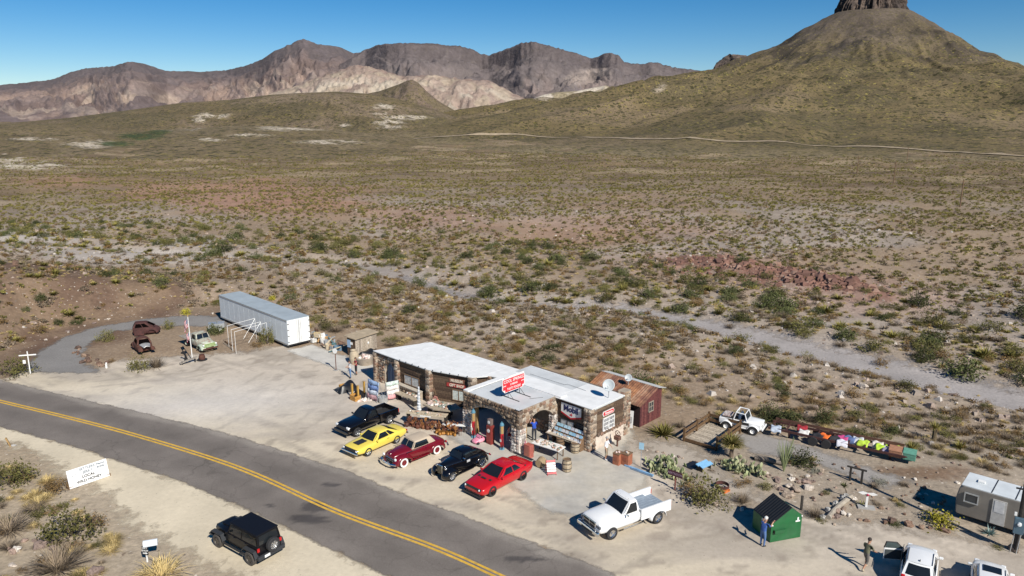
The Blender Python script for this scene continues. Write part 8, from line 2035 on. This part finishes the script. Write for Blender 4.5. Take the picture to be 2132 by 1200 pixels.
# ================================================================ people
skin_m = mat('skin', (.42, .23, .15), rough=.55, var=.06)
def person(loc, hd, label, J, shirt, pants, hair, shoe=(.05, .045, .04), shorts=False, sleeves=.5, ht_=1.0, cap=None, bare_head=False):
    t = thing('person', label, 'person', loc, hd)
    D = {'pel': (0, 0, .95), 'bel': (0, 0, 1.12), 'che': (.0, 0, 1.32), 'nec': (0.0, 0, 1.49), 'hd0': (.03, 0, 1.58), 'hd1': (.03, 0, 1.70)}
    for s, n in ((1, 'L'), (-1, 'R')):
        D.update({'sh' + n: (0, s * .19, 1.42), 'el' + n: (-.02, s * .25, 1.14), 'wr' + n: (.08, s * .25, .90), 'pa' + n: (.11, s * .25, .82), 'hi' + n: (0, s * .1, .90), 'kn' + n: (.02, s * .11, .50), 'an' + n: (-.02, s * .11, .09), 'to' + n: (.15, s * .13, .05)})
    D.update(J)
    Rr = {'pel': .15, 'bel': .145, 'che': .165, 'nec': .06, 'hd0': .085, 'hd1': .092}
    for n in 'LR': Rr.update({'sh' + n: .08, 'el' + n: .05, 'wr' + n: .034, 'pa' + n: .038, 'hi' + n: .105, 'kn' + n: .068, 'an' + n: .045, 'to' + n: .04})
    E = [('pel', 'bel'), ('bel', 'che'), ('che', 'nec'), ('nec', 'hd0'), ('hd0', 'hd1')]
    for n in 'LR': E += [('che', 'sh' + n), ('sh' + n, 'el' + n), ('el' + n, 'wr' + n), ('wr' + n, 'pa' + n), ('pel', 'hi' + n), ('hi' + n, 'kn' + n), ('kn' + n, 'an' + n), ('an' + n, 'to' + n)]
    ks = list(D); me = bpy.data.meshes.new('body'); me.from_pydata([D[k] for k in ks], [(ks.index(a), ks.index(b)) for a, b in E], [])
    o = bpy.data.objects.new('body', me); COL.objects.link(o); o.parent = t
    md = o.modifiers.new('s', 'SKIN'); md.branch_smoothing = .6
    for i, k in enumerate(ks):
        sv = me.skin_vertices[0].data[i]; r = Rr[k]; sv.radius = (r, r); sv.use_root = k == 'pel'
    k = o.modifiers.new('u', 'SUBSURF'); k.levels = 2; k.render_levels = 2
    bake(o); me = o.data
    bm = bmesh.new(); bm.from_mesh(me)
    for n in 'LR':                                     # five fingers on each hand
        p, w = Vector(D['pa' + n]), Vector(D['wr' + n]); d = (p - w).normalized(); side = d.cross(Vector((0, 0, 1))); side = Vector((0, 1, 0)) if side.length < .1 else side.normalized(); up_ = side.cross(d)
        for f in range(5):
            b0 = p + d * .03 + side * (.014 * (f - 2)) if f else p + side * .03; dd = (d + side * .06 * (f - 2)).normalized() if f else (d * .6 + side * .8).normalized(); ln = (.05, .065, .075, .07, .055)[f]; mid_ = b0 + dd * ln * .55; tip = mid_ + (dd - up_ * .5).normalized() * ln * .5
            rings = []
            for q, rr2 in ((b0, .010), (mid_, .009), (tip, .006)): rings.append([bm.verts.new(q + (side * math.cos(a) + up_ * math.sin(a)) * rr2) for a in (0, 1.57, 3.14, 4.71)])
            for r1, r2 in zip(rings[:-1], rings[1:]):
                for i in range(4): bm.faces.new((r1[i], r1[(i + 1) % 4], r2[(i + 1) % 4], r2[i]))
            bm.faces.new(rings[-1])
    h1 = Vector(D['hd1']); ns = [bm.verts.new(h1 + Vector(q)) for q in ((.085, 0, .0), (.125, 0, -.035), (.085, .02, -.045), (.085, -.02, -.045))]
    for f in ((0, 1, 2), (0, 3, 1), (1, 3, 2)): bm.faces.new([ns[i] for i in f])
    bm.to_mesh(me); bm.free()
    ms = [skin_m, mat('shirt_' + label[:18], shirt, rough=.85, var=.15, scale=8), mat('pants_' + label[:18], pants, rough=.85, var=.15, scale=8), mat('shoe_' + label[:18], shoe, rough=.7)]
    me.materials.clear()
    for m in ms: me.materials.append(m)
    segs = [(Vector(D[a]), Vector(D[b]), a, b) for a, b in E]
    for pl in me.polygons:
        c = pl.center; best, bi = 9, None
        for a, b, na, nb in segs:
            ab = b - a; tt = max(0, min(1, (c - a).dot(ab) / max(ab.length_squared, 1e-9))); d = (a + ab * tt - c).length - (Rr[na] * (1 - tt) + Rr[nb] * tt)
            if d < best: best, bi, bt_ = d, (na, nb), tt
        na, nb = bi; i = 0
        if nb in ('bel', 'che') or nb.startswith('sh'): i = 1 if not (na == 'pel' and bt_ < .35) else 2
        elif nb == 'nec': i = 1 if bt_ < .45 else 0
        elif nb[:2] == 'el': i = 1 if bt_ < sleeves * 2 else 0
        elif nb[:2] == 'wr': i = 1 if sleeves > .5 and bt_ < (sleeves - .5) * 2 else 0
        elif nb[:2] in ('hi', 'kn'): i = 2
        elif nb[:2] == 'an': i = (2 if bt_ < .25 else (0 if bt_ < .85 else 3)) if shorts else (2 if bt_ < .9 else 3)
        elif nb[:2] == 'to': i = 3
        pl.material_index = i; pl.use_smooth = True
    hm = mat('hair_' + label[:18], hair, rough=.8, var=.2, scale=20)
    if not bare_head:
        b = MB().ball(tuple(h1 + Vector((-.018, 0, .025))), (.108, .1, .1), 12, 8); b.v = [(x, y, z if z > h1.z - .03 or x < h1.x - .02 else h1.z - .03) for x, y, z in b.v]; b.build('hair', hm, t, smooth=True)
    for s in (-1, 1): MB().ball(tuple(h1 + Vector((.088, s * .035, -.005))), .011, 6, 4).build('eye', black, t); MB().ball(tuple(h1 + Vector((.0, s * .095, -.02))), (.022, .012, .03), 6, 4).build('ear', skin_m, t)
    MB().box(tuple(h1 + Vector((.085, 0, -.07))), (.015, .045, .008)).build('mouth', mat('lips', (.3, .1, .08)), t)
    if cap:
        cm = mat('cap_' + label[:18], cap, rough=.8); b = MB().ball(tuple(h1 + Vector((-.005, 0, .05))), (.115, .108, .085), 12, 6); b.build('cap', cm, t, smooth=True); MB().prism([(.08, -.07), (.19, -.05), (.2, 0), (.19, .05), (.08, .07)], h1.z + .035, h1.z + .05).build('cap_brim', cm, t)
    t.scale = (ht_,) * 3
    return t
face_cam = R(-90)
person(G(1587, 1138), R(35), 'person in blue shirt and jeans reaching into the dumpster', {'elL': (.2, .3, 1.3), 'wrL': (.36, .25, 1.5), 'paL': (.42, .24, 1.56), 'elR': (.18, -.3, 1.3), 'wrR': (.38, -.28, 1.48), 'paR': (.45, -.28, 1.52), 'che': (.06, 0, 1.32), 'nec': (.09, 0, 1.48), 'hd0': (.14, 0, 1.56), 'hd1': (.15, 0, 1.68), 'shL': (.06, .19, 1.42), 'shR': (.06, -.19, 1.42)}, (.035, .09, .3), (.08, .15, .32), (.6, .58, .55), cap=(.62, .62, .6), ht_=1.03)
person(G(1800, 1186), R(28), 'person in olive shirt and grey shorts striding to the open car door', {'knL': (.22, .11, .52), 'anL': (.2, .11, .1), 'toL': (.37, .12, .06), 'knR': (-.02, -.11, .5), 'anR': (-.34, -.11, .14), 'toR': (-.2, -.12, .04), 'elR': (.18, -.26, 1.18), 'wrR': (.42, -.24, 1.02), 'paR': (.5, -.22, .98), 'elL': (.16, .26, 1.16), 'wrL': (.4, .24, 1.0), 'paL': (.48, .23, .97), 'che': (.05, 0, 1.32), 'nec': (.09, 0, 1.48), 'hd0': (.14, 0, 1.57), 'hd1': (.15, 0, 1.69), 'shL': (.05, .19, 1.42), 'shR': (.05, -.19, 1.42)}, (.12, .12, .075), (.12, .11, .1), (.035, .025, .02), shoe=(.45, .38, .28), shorts=True, ht_=1.05)
person(G(1112, 918), R(105), 'person in royal blue shirt standing under the canopy taking a photo', {'elL': (.14, .27, 1.3), 'wrL': (.24, .14, 1.55), 'paL': (.26, .1, 1.6), 'elR': (.1, -.28, 1.2), 'wrR': (.26, -.16, 1.32), 'paR': (.3, -.1, 1.36)}, (.018, .07, .42), (.03, .033, .045), (.4, .24, .17), bare_head=True, ht_=1.04)
person(G(1262, 958), R(-30), 'person in white shirt and khaki shorts beside the rust-red boxes', {'elL': (.1, .26, 1.18), 'wrL': (.28, .2, 1.05), 'paL': (.34, .18, 1.0)}, (.72, .73, .76), (.3, .26, .19), (.3, .29, .28), shoe=(.6, .6, .6), shorts=True)
person(G(742, 781), R(215), 'person in dark red top and black shorts by the museum', {'elR': (.1, -.26, 1.18), 'wrR': (.28, -.12, 1.16), 'paR': (.32, -.08, 1.18), 'elL': (.12, .26, 1.18), 'wrL': (.3, .12, 1.14), 'paL': (.34, .08, 1.15)}, (.26, .02, .035), (.02, .02, .024), (.1, .06, .04), sleeves=.2, shorts=True, ht_=.97)
person(G(730, 788), R(200), 'person in pale shirt, jeans and dark cap looking at a phone', {'elR': (.12, -.26, 1.18), 'wrR': (.3, -.12, 1.12), 'paR': (.35, -.08, 1.13), 'elL': (.12, .26, 1.18), 'wrL': (.3, .12, 1.1), 'paL': (.35, .08, 1.12), 'hd0': (.05, 0, 1.57), 'hd1': (.08, 0, 1.68)}, (.5, .49, .5), (.11, .2, .36), (.05, .04, .03), cap=(.03, .03, .035))
